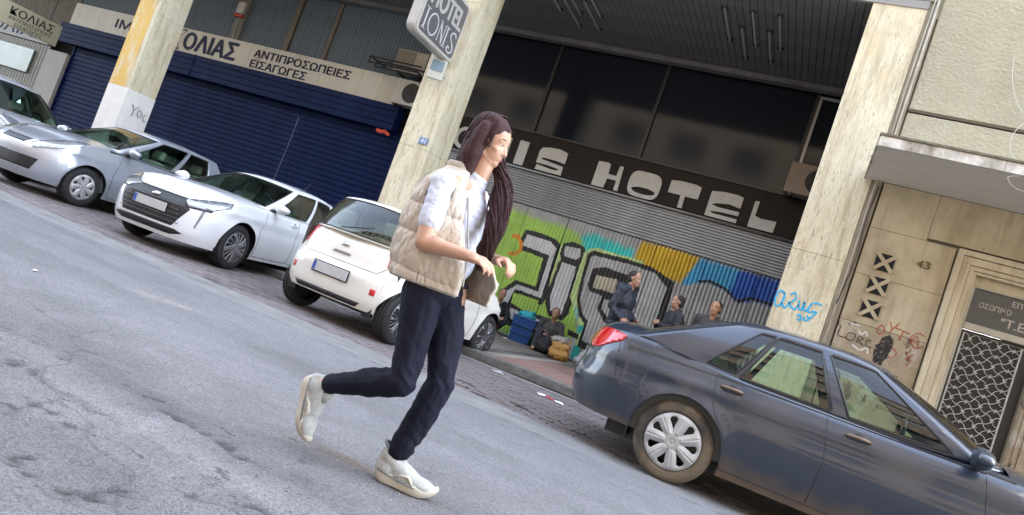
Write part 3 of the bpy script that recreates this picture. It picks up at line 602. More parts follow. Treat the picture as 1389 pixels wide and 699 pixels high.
# glazing of the shop mezzanine
m_bgl = pm('blue_grey_panel', (0.17, 0.22, 0.26), 0.75, spec=0.15, nscale=1.2, namt=0.35, stretch=(1, 1, .6), extra=[(3, (2, 1, .3), 0.5, 0.8, (0.10, 0.11, 0.105))])
me_ = empty('mezzanine_front', 'blue grey ribbed glazing above the cream shop sign with brown posts', 'window front', (-16, 13.9, 4.95))
xx = -22.4
posts = [(-16.02, -15.68, 0), (-14.10, -13.96, 1), (-12.76, -12.66, 1), (-18.6, -18.45, 1)]
ribm = bmesh.new(); box(ribm, -0.045, 0.045, -0.008, 0.02, 0, 1.66, 0.004); rb = obj('ribbed_strip', ribm, m_bgl, me_); first = True
while xx < -9.35:
    if not any(a-0.03 < xx < b_+0.03 for a, b_, c in posts):
        q = rb if first else place(rb, (0, 0, 0), None, me_); first = False; q.location = (xx+16, random.uniform(-.003, .003), 0)
    xx += 0.098
m_post = pm('brown_post', (0.20, 0.16, 0.115), 0.7, nscale=5, namt=0.3, stretch=(1, 1, .3))
for a, b_, c in posts: obj('post', bx(a+16, b_+16, -0.10 if not c else -0.05, 0.03, -0.02, 1.68, 0.006), m_post if c else pm('concrete_post', (0.22, 0.21, 0.19), 0.85, nscale=6, namt=0.3), me_)
jb = empty('junction_box', 'white junction box with a red strap on the concrete post above the shop sign', 'junction box', (-15.85, 13.76, 5.66))
obj('box_body', bx(-0.13, 0.13, -0.06, 0.035, 0.0, 0.32, 0.02), pm('box_white', (0.5, 0.48, 0.44), 0.5), jb); obj('strap', bx(-0.15, 0.15, -0.065, 0.035, -0.09, -0.03), pm('red_cloth', (0.55, 0.06, 0.02), 0.7), jb)
obj('cable', tube(bmesh.new(), [(0, 0.01, 0.0), (-0.02, 0.01, -0.4), (0.03, 0.01, -0.72)], 0.012), MATS['box_white'], jb)
# far left: pilaster, grey shutter, dim sign, translucent panel
lf = empty('left_shop_front', 'beige ribbed shop front beyond the white pilaster at the far left', 'shop front', (-27, 13.85, 0.12))
m_bei = pm('beige_shutter', (0.22, 0.205, 0.165), 0.6, nscale=3, namt=0.3)
rs_ = obj('ribbed_strip', bx(-0.07, 0.07, -0.03, 0.02, 0, 3.3, 0.02), m_bei, lf)
for i in range(52):
    q = rs_ if i == 0 else place(rs_, (0, 0, 0), None, lf); q.location = (-3.7+i*0.15, 0, 0)
obj('translucent_panel', bx(1.2, 3.45, -0.10, -0.05, 2.3, 3.05, 0.01), pm('pale_green_panel', (0.25, 0.31, 0.29), 0.3, nscale=2, namt=0.2), lf)
obj('upper_board', bx(-4, 3.9, -0.06, 0.02, 3.32, 3.85, 0.005), pm('dim_board', (0.33, 0.33, 0.31), 0.6, nscale=2, namt=0.2), lf)
obj('upper_wall', bx(-4, 4.55, 0.0, 0.06, 3.87, 6.5), pm('rough_concrete', (0.20, 0.18, 0.15), 0.92, nscale=6, namt=0.4, bump=0.9, bscale=25), lf)
text_obj('lettering', 'ΚΟΛΙΑΣ', (0.2, 3.6, 3.42, 3.76), 'XZ', -0.064, m_navy, lf, 0.003, 0.03)
tag(obj('pilaster', bx(-22.84, -21.90, 13.70, 13.88, 0.12, 3.32, 0.01), pm('pale_pilaster', (0.42, 0.39, 0.35), 0.8, nscale=3, namt=0.15)), 'pale smooth pilaster at the left edge of the navy shutter', 'pilaster')
# hanging sign KOLIAS
ks_ = empty('hanging_sign', 'yellowish hanging sign board with black Greek letters at the far left', 'sign', (-20.5, 11.5, 3.2))
obj('board', bx(-0.09, 0.0, -1.15, 0.95, 0, 0.60, 0.02), pm('sign_yellow', (0.50, 0.46, 0.31), 0.5, nscale=2, namt=0.12), ks_)
mb = pm('black_letter', (0.015, 0.015, 0.018), 0.5)
text_obj('lettering', 'ΚΟΛΙΑΣ', (-0.42, 0.75, 0.30, 0.51), 'YZ', 0.004, mb, ks_, 0.003, 0.02)
text_obj('lettering', 'ΑΝΤΙΠΡΟΣΩΠΕΙΕΣ', (-0.42, 0.74, 0.165, 0.26), 'YZ', 0.004, mb, ks_, 0.003, 0.0)
text_obj('lettering', 'ΕΙΣΑΓΩΓΕΣ', (-0.22, 0.52, 0.04, 0.125), 'YZ', 0.004, mb, ks_, 0.003, 0.0)
obj('hanger', tube(bmesh.new(), [(-0.045, 0.6, 0.6), (-0.045, 0.6, 3.38)], 0.015), MATS['dark_metal'], ks_); obj('hanger', tube(bmesh.new(), [(-0.045, -0.8, 0.6), (-0.045, -0.8, 3.38)], 0.015), MATS['dark_metal'], ks_)
# pillar lights
def flood(label, x, y, z, rz, mc, mg):
    e = empty('floodlight', label, 'floodlight', (x, y, z), rz, 'floodlights on the pillars')
    obj('housing', bx(-0.14, 0.14, -0.10, -0.02, -0.14, 0.22, 0.02), mc, e); obj('lens', bx(-0.115, 0.115, -0.106, -0.101, 0.0, 0.19), mg, e)
    obj('arm', tube(bmesh.new(), [(0.1, -0.03, 0.0), (0.17, 0.04, -0.02), (0.1, 0.12, 0.0)], 0.012), mc, e)
m_fw = pm('floodlight_white', (0.55, 0.54, 0.48), 0.4); m_fg = pm('floodlight_lens', (0.22, 0.30, 0.34), 0.15)
flood('small white floodlight under the hotel sign on the middle pillar', -6.92, 10.27, 4.18, R(18), m_fw, m_fg)
flood('white floodlight high on the whitewashed and ochre pillar', -14.45, 10.25, 4.75, R(10), m_fw, m_fg)
# projecting sign HOTEL IONIS
hsn = empty('projecting_sign', 'white framed projecting sign reading HOTEL IONIS on the middle pillar', 'sign', (-6.8, 9.75, 4.42))
fr = bmesh.new(); ro = []; 
def rrect(a0, a1, b0, b1, r_, n=5):
    out = []
    for (cx, cy, s0) in ((a1-r_, b1-r_, 0), (a0+r_, b1-r_, 90), (a0+r_, b0+r_, 180), (a1-r_, b0+r_, 270)):
        for i in range(n+1): a = R(s0+90*i/n); out.append((cx+r_*math.cos(a), cy+r_*math.sin(a)))
    return out
poly_prism(fr, rrect(-0.68, 0.68, 0, 1.1, 0.12), 'YZ', 0.0, 0.20); bmesh.ops.bevel(fr, geom=[e for e in fr.edges if e.calc_face_angle(0) > 1.2], offset=0.02, segments=2, affect='EDGES')
obj('casing', fr, pm('sign_casing', (0.50, 0.48, 0.43), 0.45, nscale=4, namt=0.15), hsn)
m_face = pm('sign_face_grey', (0.11, 0.105, 0.11), 0.5, nscale=30, namt=0.3, col2=(0.26, 0.25, 0.25), thr=(0.30, 0.42))
obj('face', poly_prism(bmesh.new(), rrect(-0.60, 0.60, 0.07, 1.03, 0.06), 'YZ', 0.006, 0.01), m_face, hsn)
text_obj('lettering', 'HOTEL', (-0.52, 0.54, 0.56, 0.90), 'YZ', 0.010, pm('hotel_letter', (0.42, 0.41, 0.38), 0.5), hsn, 0.003, 0.05)
ion = bmesh.new()
def st(pts, wd=0.022): ribbon(ion, curve_pts([(x, z) for x, z in pts], 5) if len(pts) > 3 else [Vector(p) for p in pts], wd, 'YZ', 0.008, 0.006)
zb_, zt_ = 0.13, 0.47
for x in (-0.50, 0.20):
    st([(x, zb_), (x, zt_)], 0.032); st([(x-.06, zb_), (x+.06, zb_)], 0.014); st([(x-.06, zt_), (x+.06, zt_)], 0.014)
st([(-0.25+0.145*math.cos(a*math.pi/8), 0.30+0.175*math.sin(a*math.pi/8)) for a in range(17)], 0.024)
st([(-0.03, zb_), (-0.03, zt_)], 0.014); st([(-0.03, zt_), (0.12, zb_)], 0.032); st([(0.12, zb_), (0.12, zt_)], 0.014); st([(-.08, zt_), (0.0, zt_)], 0.012)
st([(0.52, 0.42), (0.46, 0.475), (0.37, 0.45), (0.35, 0.38), (0.42, 0.31), (0.50, 0.24), (0.50, 0.16), (0.42, 0.115), (0.33, 0.15), (0.36, 0.21), (0.40, 0.18)], 0.026)
obj('lettering', ion, pm('ionis_letter', (0.55, 0.55, 0.55), 0.5), hsn)
obj('bracket', tube(bmesh.new(), [(-0.1, 0.6, 0.9), (-0.02, 0.72, 0.86)], 0.02), MATS['dark_metal'], hsn); obj('bracket', tube(bmesh.new(), [(-0.1, 0.6, 0.2), (-0.02, 0.72, 0.2)], 0.02), MATS['dark_metal'], hsn)

# ================================================================== HOUSE 43
h43 = empty('stone_house', 'old stone faced house number 43 with concrete ledge beside the right pillar', 'house', (3.0, 10.4, 0.12))
H0 = Vector((3.0, 10.4, 0.12))
def hb(x0, x1, y0, y1, z0, z1, bev=0): return bx(x0-3.0, x1-3.0, y0-10.4, y1-10.4, z0-.12, z1-.12, bev)
m_st = pm('house_stone', (0.56, 0.49, 0.33), 0.85, nscale=2.2, namt=0.22, bump=0.25, bscale=35, extra=[
    (1.1, (1, 1, 0.4), 0.44, 0.66, (0.30, 0.24, 0.14)), (5, (1.5, 1, .14), 0.52, 0.68, (0.34, 0.28, 0.18)), (0.7, (1, 1, 1), 0.55, 0.75, (0.47, 0.42, 0.32)), (9, (1, 1, 0.5), 0.64, 0.72, (0.18, 0.14, 0.09))])
m_stain = pm('house_stone_stained', (0.38, 0.31, 0.20), 0.85, nscale=3, namt=0.3, bump=0.5, bscale=30, extra=[(2.6, (1, 1, .8), 0.5, 0.62, (0.45, 0.40, 0.31)), (4.5, (1.2, 1, .7), 0.57, 0.62, (0.05, 0.042, 0.032)), (6, (1, 1, 1), 0.6, 0.66, (0.22, 0.12, 0.05))])
m_stuc = pm('textured_stucco', (0.43, 0.395, 0.275), 0.9, nscale=1.0, namt=0.2, bump=0.6, bscale=42, extra=[(1.5, (1, 1, .35), 0.55, 0.8, (0.43, 0.41, 0.30)), (7, (1, 1, .6), 0.62, 0.76, (0.22, 0.17, 0.10)), (2.2, (1.4, 1, .18), 0.5, 0.7, (0.36, 0.33, 0.22))])
obj('wall_core', hb(0.33, 9, 10.46, 13, 3.2, 6.5), pm('mortar', (0.16, 0.14, 0.11), 0.9), h43)
obj('wall_core', hb(0.33, 1.60, 10.46, 13, 0.0, 3.2), MATS['mortar'], h43); obj('wall_core', hb(2.70, 9, 10.46, 13, 0, 3.2), MATS['mortar'], h43)
obj('upper_wall', hb(0.33, 9, 10.42, 13, 6.5, 20), m_stuc, h43)
def stucco(x0, x1, z0, z1):
    xs = np.arange(x0, x1+1e-6, 0.012 if x1 < 3.6 else 0.05); zs = np.arange(z0, z1, 0.012 if x1 < 3.6 else 0.05); X, Z = np.meshgrid(xs, zs, indexing='ij')
    n = fbm(X*46, Z*52, 200, 2); Y = 10.40-0.007*np.clip((n-0.4)*3, 0, 1); Y[0] = Y[-1] = 10.46; Y[:, 0] = Y[:, -1] = 10.46
    np_mesh('stucco_panel', np.stack([X-3, Y-10.4, Z-.12], -1).reshape(-1, 3), grid_faces(*X.shape)[:, ::-1], m_stuc, h43, True)
stucco(0.35, 3.5, 5.16, 6.9); stucco(0.35, 3.5, 4.27, 5.13); stucco(3.5, 9, 4.3, 6.9)
obj('string_course', hb(0.36, 9, 10.392, 10.44, 5.133, 5.157), pm('joint_rust', (0.10, 0.075, 0.05), 0.9), h43)
for (x0, x1, z0, z1, m) in ((0.36, 1.05, 3.46, 4.09, m_st), (1.054, 3.2, 3.50, 4.09, m_st), (3.204, 6, 3.50, 4.09, m_st), (0.36, 1.41, 2.81, 3.456, m_st), (0.36, 1.41, 2.16, 2.806, m_st), (0.36, 1.41, 1.45, 2.156, m_stain), (0.36, 1.41, 0.12, 1.446, m_stain),
    (2.80, 5, 0.12, 1.5, m_stain), (2.80, 5, 1.504, 2.3, m_stain), (2.80, 5, 2.304, 3.496, m_st)):
    obj('stone_slab', hb(x0, x1, 10.40+random.uniform(-.003, .003), 10.47, z0, z1, 0.004), m, h43)
# ledge
m_led = pm('ledge_soffit', (0.70, 0.70, 0.66), 0.8, nscale=4, namt=0.08)
m_fas = pm('ledge_fascia', (0.72, 0.70, 0.62), 0.7, nscale=5, namt=0.3, col2=(0.24, 0.21, 0.16), stretch=(.8, 1, .5), thr=(0.36, 0.60), bump=0.2)
obj('ledge', hb(0.12, 9, 8.99, 10.40, 4.095, 4.24, 0.004), m_led, h43)
x = 0.115
for wd in (1.3, 0.9, 1.4, 1.4, 2.0): obj('fascia_panel', hb(x, x+wd-.004, 8.962, 8.988, 4.09, 4.215, 0.003), m_fas, h43); x += wd
obj('ledge_lip', hb(0.10, 9, 8.945, 9.02, 4.217, 4.247, 0.004), pm('lip_mossy', (0.24, 0.21, 0.15), 0.9, nscale=12, namt=0.5, bump=0.4), h43)
obj('ledge_end', hb(0.095, 0.118, 9.0, 10.40, 4.09, 4.215), m_fas, h43)
# vents: square openings with an X of stone
def vent(x, z):
    b = bmesh.new(); s = 0.115; d = 0.024
    for q in (1, -1):
        c = [(x-s-3.0, z-q*s-.12), (x+s-3.0, z+q*s-.12)]; ribbon(b, c, 0.050, 'XZ', -0.010 if q == 1 else -0.013, 0.006)
    f_ = obj('vent', hb(x-s, x+s, 10.386, 10.394, z-s, z+s), pm('vent_black', (0.008, 0.008, 0.008), 0.9), h43)
    b2 = bmesh.new()
    for v in b.verts: v.co.y -= 0.010
    obj('vent_cross', b, m_st, f_)
for x, z in ((0.66, 3.03), (0.665, 2.705), (0.67, 2.38)): vent(x, z)
text_obj('house_number', '43', (1.02-3, 1.18-3, 3.09-.12, 3.19-.12), 'XZ', -0.008, pm('number_bronze', (0.10, 0.07, 0.02), 0.5), h43, 0.005, 0.012)
# doorway
m_arch = pm('door_surround', (0.60, 0.53, 0.37), 0.75, nscale=4, namt=0.2, stretch=(1, 1, .5), bump=0.15, extra=[(4, (2, 1, .3), 0.5, 0.7, (0.36, 0.29, 0.17))])
dsr = empty('door_surround', 'moulded pale stone door surround of house number 43', 'door frame', (2.1, 10.4, 0.12))
def db(x0, x1, y0, y1, z0, z1, bev=0): return bx(x0-2.1, x1-2.1, y0-10.4, y1-10.4, z0-.12, z1-.12, bev)
for i, (a, b_, yy) in enumerate(((1.43, 1.50, 10.33), (1.505, 1.60, 10.355), (1.605, 1.66, 10.375), (1.662, 1.70, 10.40))):
    h_ = 3.46-(a-1.43)
    obj('jamb_moulding', db(a, b_, yy, 10.50+.02*i, 0.12, h_-(b_-a), 0.006), m_arch, dsr)
    obj('head_moulding', db(a, 4.63-a, yy, 10.50+.02*i, h_-(b_-a)+.001, h_, 0.006), m_arch, dsr)
    obj('jamb_moulding', db(4.63-b_-.35, 4.63-a-.35, yy, 10.50+.02*i, 0.12, h_-(b_-a)-.002, 0.006), m_stain, dsr)
obj('reveal', db(1.70, 2.60, 10.50, 10.56, 3.075, 3.2), m_arch, dsr)
dr = empty('entrance_door', 'dark door behind a white wrought iron lattice with a lettered glass transom', 'door', (2.1, 10.5, 0.12))
def dd(x0, x1, y0, y1, z0, z1, bev=0): return bx(x0-2.1, x1-2.1, y0-10.5, y1-10.5, z0-.12, z1-.12, bev)
m_cr = pm('cream_paint', (0.45, 0.42, 0.33), 0.6, nscale=5, namt=0.2)
obj('frame', dd(1.70, 1.745, 10.47, 10.56, 0.12, 3.07, 0.004), m_cr, dr); obj('frame', dd(1.746, 2.56, 10.47, 10.56, 3.045, 3.072), m_cr, dr)
obj('transom_bar', dd(1.746, 2.56, 10.46, 10.56, 2.50, 2.585, 0.006), m_cr, dr)
tr = obj('transom_glass', dd(1.746, 2.56, 10.50, 10.52, 2.586, 3.044), pm('transom_grey', (0.075, 0.085, 0.082), 0.3, nscale=40, namt=0.4), dr)
m_tl = pm('transom_letter', (0.42, 0.40, 0.35), 0.6)
text_obj('lettering', 'ΟΣΩΠΙΚΟ', (1.845-2.1, 2.20-2.1, 2.815-.12, 2.885-.12), 'XZ', -0.003, m_tl, tr, 0.002, 0.02)
text_obj('lettering', 'ΕΠ', (2.185-2.1, 2.29-2.1, 2.93-.12, 3.0-.12), 'XZ', -0.003, m_tl, tr, 0.002, 0.02)
text_obj('lettering', '"Τ.Ε.', (2.12-2.1, 2.42-2.1, 2.65-.12, 2.76-.12), 'XZ', -0.003, m_tl, tr, 0.002, 0.03)
obj('door_leaf', dd(1.746, 2.56, 10.56, 10.60, 0.12, 2.50), pm('door_black', (0.008, 0.008, 0.008), 0.4), dr)
gr = bmesh.new(); gx0, gx1, gz0, gz1 = 1.775, 2.42, 0.25, 2.455; ox, oz = 2.1, .12
fr_ = bmesh.new(); tube(fr_, [(gx0-ox, -0.02, gz0-oz), (gx1-ox, -0.02, gz0-oz), (gx1-ox, -0.02, gz1-oz), (gx0-ox, -0.02, gz1-oz)], 0.011, 5, True)
m_iron = pm('iron_white', (0.52, 0.51, 0.47), 0.5, nscale=30, namt=0.3)
gf = obj('lattice_frame', fr_, m_iron, dr)
cw = (gx1-gx0)/4; ch = cw*0.78
def wave(p, q, s):
    p = Vector(p); q = Vector(q); d = q-p; n_ = Vector((-d.y, d.x)).normalized(); out = []
    for i in range(9): t = i/8; out.append(p+d*t+n_*s*0.016*math.sin(2*math.pi*t))
    return out
nz = int((gz1-gz0)/ch); ch = (gz1-gz0)/nz
bars = bmesh.new(); knots = bmesh.new()
for i in range(4):
    for j in range(nz):
        a = (gx0+i*cw-ox, gz0+j*ch-oz); b_ = (gx0+(i+1)*cw-ox, gz0+(j+1)*ch-oz); c_ = (gx0+i*cw-ox, gz0+(j+1)*ch-oz); d_ = (gx0+(i+1)*cw-ox, gz0+j*ch-oz)
        pair = (a, b_) if (i+j) % 2 else (c_, d_)
        tube(bars, [(p.x, -0.02, p.y) for p in wave(pair[0], pair[1], 1)], 0.0048, 5)
        pair2 = ((gx0+(i+.5)*cw-ox, gz0+j*ch-oz), (gx0+(i+.5)*cw-ox, gz0+(j+1)*ch-oz))
        mid = (gx0+(i+.5)*cw-ox, gz0+(j+.5)*ch-oz)
        other = (c_, d_) if (i+j) % 2 else (a, b_)
        tube(bars, [(p.x, -0.026, p.y) for p in wave(other[0], other[1], -1)], 0.0048, 5)
        for q in range(4):
            an = math.pi/4+q*math.pi/2; tube(knots, [(mid[0], -0.033, mid[1]), (mid[0]+0.030*math.cos(an+.5), -0.036, mid[1]+0.030*math.sin(an+.5))], [0.008, 0.004], 5)
obj('lattice_bars', bars, m_iron, gf); obj('lattice_knots', knots, m_iron, gf)
# pipes and cables between pillar and house, wires on the wall
m_pipe = pm('painted_pipe', (0.46, 0.41, 0.31), 0.6, nscale=8, namt=0.4, stretch=(1, 1, .4))
cb = empty('wall_conduit', 'thin conduits running down the joint between the right pillar and house 43', 'conduit', (0.26, 10.38, 0.12))
obj('pipe', tube(bmesh.new(), [(0.04, 0, 7.2), (0.03, 0.01, 4.7), (0.0, 0, 3.9), (0.01, 0.01, 2.6), (-0.01, 0, 0.1)], 0.018, 8), m_pipe, cb, True)
obj('pipe', tube(bmesh.new(), [(0.0, 0.0, 7.2), (-0.02, 0.0, 5.2), (0.0, 0.0, 4.2)], 0.011, 6), m_pipe, cb, True)
obj('pipe', tube(bmesh.new(), [(0.05, -0.01, 3.9), (0.02, -0.02, 3.4), (0.06, -0.02, 2.9), (0.0, -0.01, 2.2)], 0.008, 6), MATS['dark_metal'], cb, True)
obj('hook', tube(bmesh.new(), [(-0.17, -0.03, 4.28), (0.0, -0.05, 4.30)], 0.012, 6), MATS['dark_metal'], cb)
obj('joint_filler', bx(-0.055, 0.075, 0.025, 0.5, 0, 7.5), pm('joint_mortar', (0.40, 0.35, 0.25), 0.9, nscale=8, namt=0.4, stretch=(1,1,.3)), cb)  # pale mortar colour, mottled by noise, filling the joint
def wire(pts, label, r_=0.005):
    tag(obj('dangling_wire', tube(bmesh.new(), curve_pts(pts, 7), r_, 5), pm('pale_wire', (0.50, 0.47, 0.38), 0.5), None, True), label, 'wire')
wire([(1.35, 10.36, 6.1), (1.42, 10.35, 5.75), (1.60, 10.34, 5.40), (1.85, 10.33, 5.25), (2.2, 10.34, 5.1)], 'pale wire arcing across the stucco above the ledge, the upper one')
wire([(2.2, 10.36, 5.42), (1.75, 10.34, 5.30), (1.60, 10.33, 5.05), (1.66, 10.33, 4.80), (1.95, 10.34, 4.62)], 'pale wire loop hanging on the stucco just above the ledge')
wire([(1.75, 10.36, 6.6), (1.68, 10.35, 6.0), (1.78, 10.34, 5.6), (2.1, 10.34, 5.2)], 'thin pale wire coming down from the top right of the stucco', 0.0035)
wire([(1.55, 8.93, 4.06), (1.46, 8.93, 4.02), (1.56, 8.93, 3.92), (1.75, 8.94, 3.9)], 'short pale wire curling under the front edge of the ledge', 0.004)
# ---- graffiti tags (paint strokes on the faces they stand on)
def strokes(name, label, lists, wd, col, plane='XZ', at=10.397, cat='graffiti'):
    u = sum(p[0] for q in lists for p in q)/sum(len(q) for q in lists); v = sum(p[1] for q in lists for p in q)/sum(len(q) for q in lists)
    o0 = Vector((u, at, v)) if plane == 'XZ' else Vector((at, u, v)); e = empty(name, label, cat, o0); m = pm('spray_%d_%d_%d' % tuple(int(c*1000) for c in col), col, 0.6)
    for pts in lists:
        b = ribbon(bmesh.new(), curve_pts(pts, 5) if len(pts) > 2 else [Vector(p) for p in pts], wd, plane, at, 0.0022, 0.25)
        bmesh.ops.translate(b, verts=b.verts[:], vec=-o0); obj('stroke', b, m, e)
strokes('graffiti_tag', 'turquoise spray tag on the right travertine pillar', [
  [(-0.40,2.24),(-0.46,2.28),(-0.495,2.16),(-0.46,2.05),(-0.40,2.10),(-0.39,2.22),(-0.41,2.27)], [(-0.40,2.12),(-0.34,2.06),(-0.30,2.16)], [(-0.32,2.26),(-0.27,2.30),(-0.24,2.22),(-0.30,2.14),(-0.22,2.08),(-0.18,2.16)],
  [(-0.19,2.22),(-0.17,2.12),(-0.13,2.10),(-0.12,2.22),(-0.10,2.12),(-0.06,2.10)], [(-0.04,2.22),(0.04,2.25),(0.10,2.24)], [(-0.03,2.22),(-0.05,2.10),(0.06,2.13),(0.0,2.02),(-0.04,2.05)], [(-0.16,2.0),(-0.12,2.03),(-0.10,1.96),(-0.15,1.97)], [(-0.07,2.02),(-0.04,1.97),(0.0,2.0)]], 0.024, (0.02, 0.42, 0.72))
strokes('graffiti_tag', 'thin grey line tag on the whitewashed foot of the left pillar', [
  [(10.60,2.12),(10.68,2.0),(10.66,1.86)], [(10.76,2.12),(10.68,2.0)], [(10.80,2.06),(10.90,2.0),(10.84,1.90),(10.78,1.98),(10.80,2.06)], [(11.02,2.02),(10.95,1.96),(10.98,1.86),(11.06,1.88)]], 0.016, (0.22, 0.23, 0.25), 'YZ', -14.298+0.029)
strokes('graffiti_tag', 'column of small dark scribbles on the middle pillar below number plate 41', [
  [(10.60,2.50),(10.55,2.44),(10.58,2.36),(10.64,2.38)], [(10.67,2.50),(10.66,2.36)], [(10.67,2.43),(10.73,2.45)], [(10.74,2.52),(10.73,2.38)], [(10.77,2.50),(10.83,2.47),(10.77,2.43),(10.83,2.39),(10.76,2.36)],
  [(10.62,2.22),(10.56,2.16),(10.60,2.08),(10.66,2.14),(10.62,2.22)], [(10.70,2.22),(10.71,2.08)], [(10.75,2.08),(10.77,2.22),(10.83,2.10),(10.85,2.22)],
  [(10.60,1.98),(10.56,1.80),(10.66,1.96),(10.64,1.78),(10.74,1.96),(10.72,1.80),(10.82,1.94)], [(10.58,1.70),(10.66,1.62),(10.60,1.54),(10.72,1.68),(10.78,1.56)]], 0.012, (0.10, 0.10, 0.10), 'YZ', -6.62)
strokes('graffiti_tag', 'black letter tag scrawled low on the wall of house 43', [
  [(0.40,2.06),(0.40,1.93),(0.48,1.92)], [(0.52,2.0),(0.50,1.92),(0.58,1.91),(0.60,2.0),(0.52,2.0)], [(0.64,1.90),(0.65,2.0),(0.70,1.97),(0.66,1.94),(0.72,1.89)], [(0.80,1.98),(0.75,1.97),(0.76,1.89),(0.82,1.90)], [(0.92,1.98),(0.86,1.94),(0.93,1.92),(0.86,1.88)]], 0.011, (0.02, 0.02, 0.02))
strokes('graffiti_tag', 'dull red sprayed letters on the wall of house 43 below the vents', [
  [(0.86,2.23),(0.82,2.16),(0.86,2.10),(0.91,2.16),(0.86,2.23)], [(0.94,2.30),(0.99,2.22),(1.05,2.32)], [(0.99,2.22),(0.97,2.14)], [(1.02,2.24),(1.20,2.22)], [(1.12,2.23),(1.10,2.10)], [(1.22,2.08),(1.28,2.22),(1.33,2.08)], [(1.24,2.14),(1.32,2.14)], [(1.36,2.24),(1.28,2.26),(1.22,2.16),(1.30,2.06),(1.38,2.12)], [(1.06,1.98),(1.02,1.90),(1.07,1.84),(1.12,1.92),(1.06,1.98)], [(1.22,1.98),(1.30,1.86)], [(1.31,1.97),(1.22,1.88)]], 0.012, (0.33, 0.07, 0.04))
strokes('graffiti_tag', 'white scribble smears on the wall of house 43 near the black stain', [
  [(0.62,2.06),(0.66,2.02),(0.70,2.07),(0.74,2.02)], [(0.60,1.86),(0.70,1.82),(0.78,1.88),(0.80,1.80)], [(0.50,2.12),(0.62,2.13)]], 0.03, (0.5, 0.48, 0.42))
# soot-black plaster loss patch
pb = bmesh.new(); pts = []
for i in range(36):
    a = 2*math.pi*i/36; rd = 1+0.35*(noise.noise(Vector((math.cos(a)*2.3, math.sin(a)*2.3, 4)))) ; pts.append((0.96+0.085*rd*math.cos(a)+0.03*math.sin(a), 1.90+0.22*rd*math.sin(a)))
poly_prism(pb, [(x, z) for x, z in pts], 'XZ', 10.3945, 0.004); tag(obj('burn_stain', pb, pm('soot', (0.025, 0.022, 0.02), 0.95, nscale=30, namt=0.1, col2=(0.2, 0.16, 0.11), thr=(0.38, 0.46)), None), 'black soot stain on the wall of house 43 below the red letters', 'stain')
# ================================================================== ACROSS THE STREET (seen only in reflections)
op = empty('opposite_building', 'brown block of flats across the street, seen mirrored in the hotel glass', 'building', (-4, -8, 0))
m_br = pm('brown_render', (0.135, 0.105, 0.08), 0.85, nscale=2, namt=0.2)
for zf in range(6):
    z0 = zf*3.1; obj('wall', bx(-40, 30, -6, 0, z0, z0+1.0), m_br, op); obj('wall', bx(-40, 30, -6, 0, z0+2.5, z0+3.1), m_br, op)
    for i in range(-12, 10):
        obj('pier', bx(i*3+1.6, i*3+3.0, -0.3, 0, z0+1.0, z0+2.5), m_br, op) if False else None
pj = obj('pier', bx(0, 1.3, -5.9, -0.01, 0, 1.5), m_br, op); wj = obj('window', bx(1.3, 3.2, -0.5, -0.35, 0, 1.5), pm('window_far', (0.03, 0.035, 0.04), 0.1), op); k = 0
for zf in range(6):
    for i in range(-12, 10):
        p_ = (i*3.2, 0, zf*3.1+1.0)
        if k == 0: pj.location = p_; wj.location = p_
        else: place(pj, p_, None, op); place(wj, p_, None, op)
        k += 1
obj('pavement', bx(-60, 40, -8, -4.0, -0.05, 0.12), MATS['pavement_bed'], kind='structure')
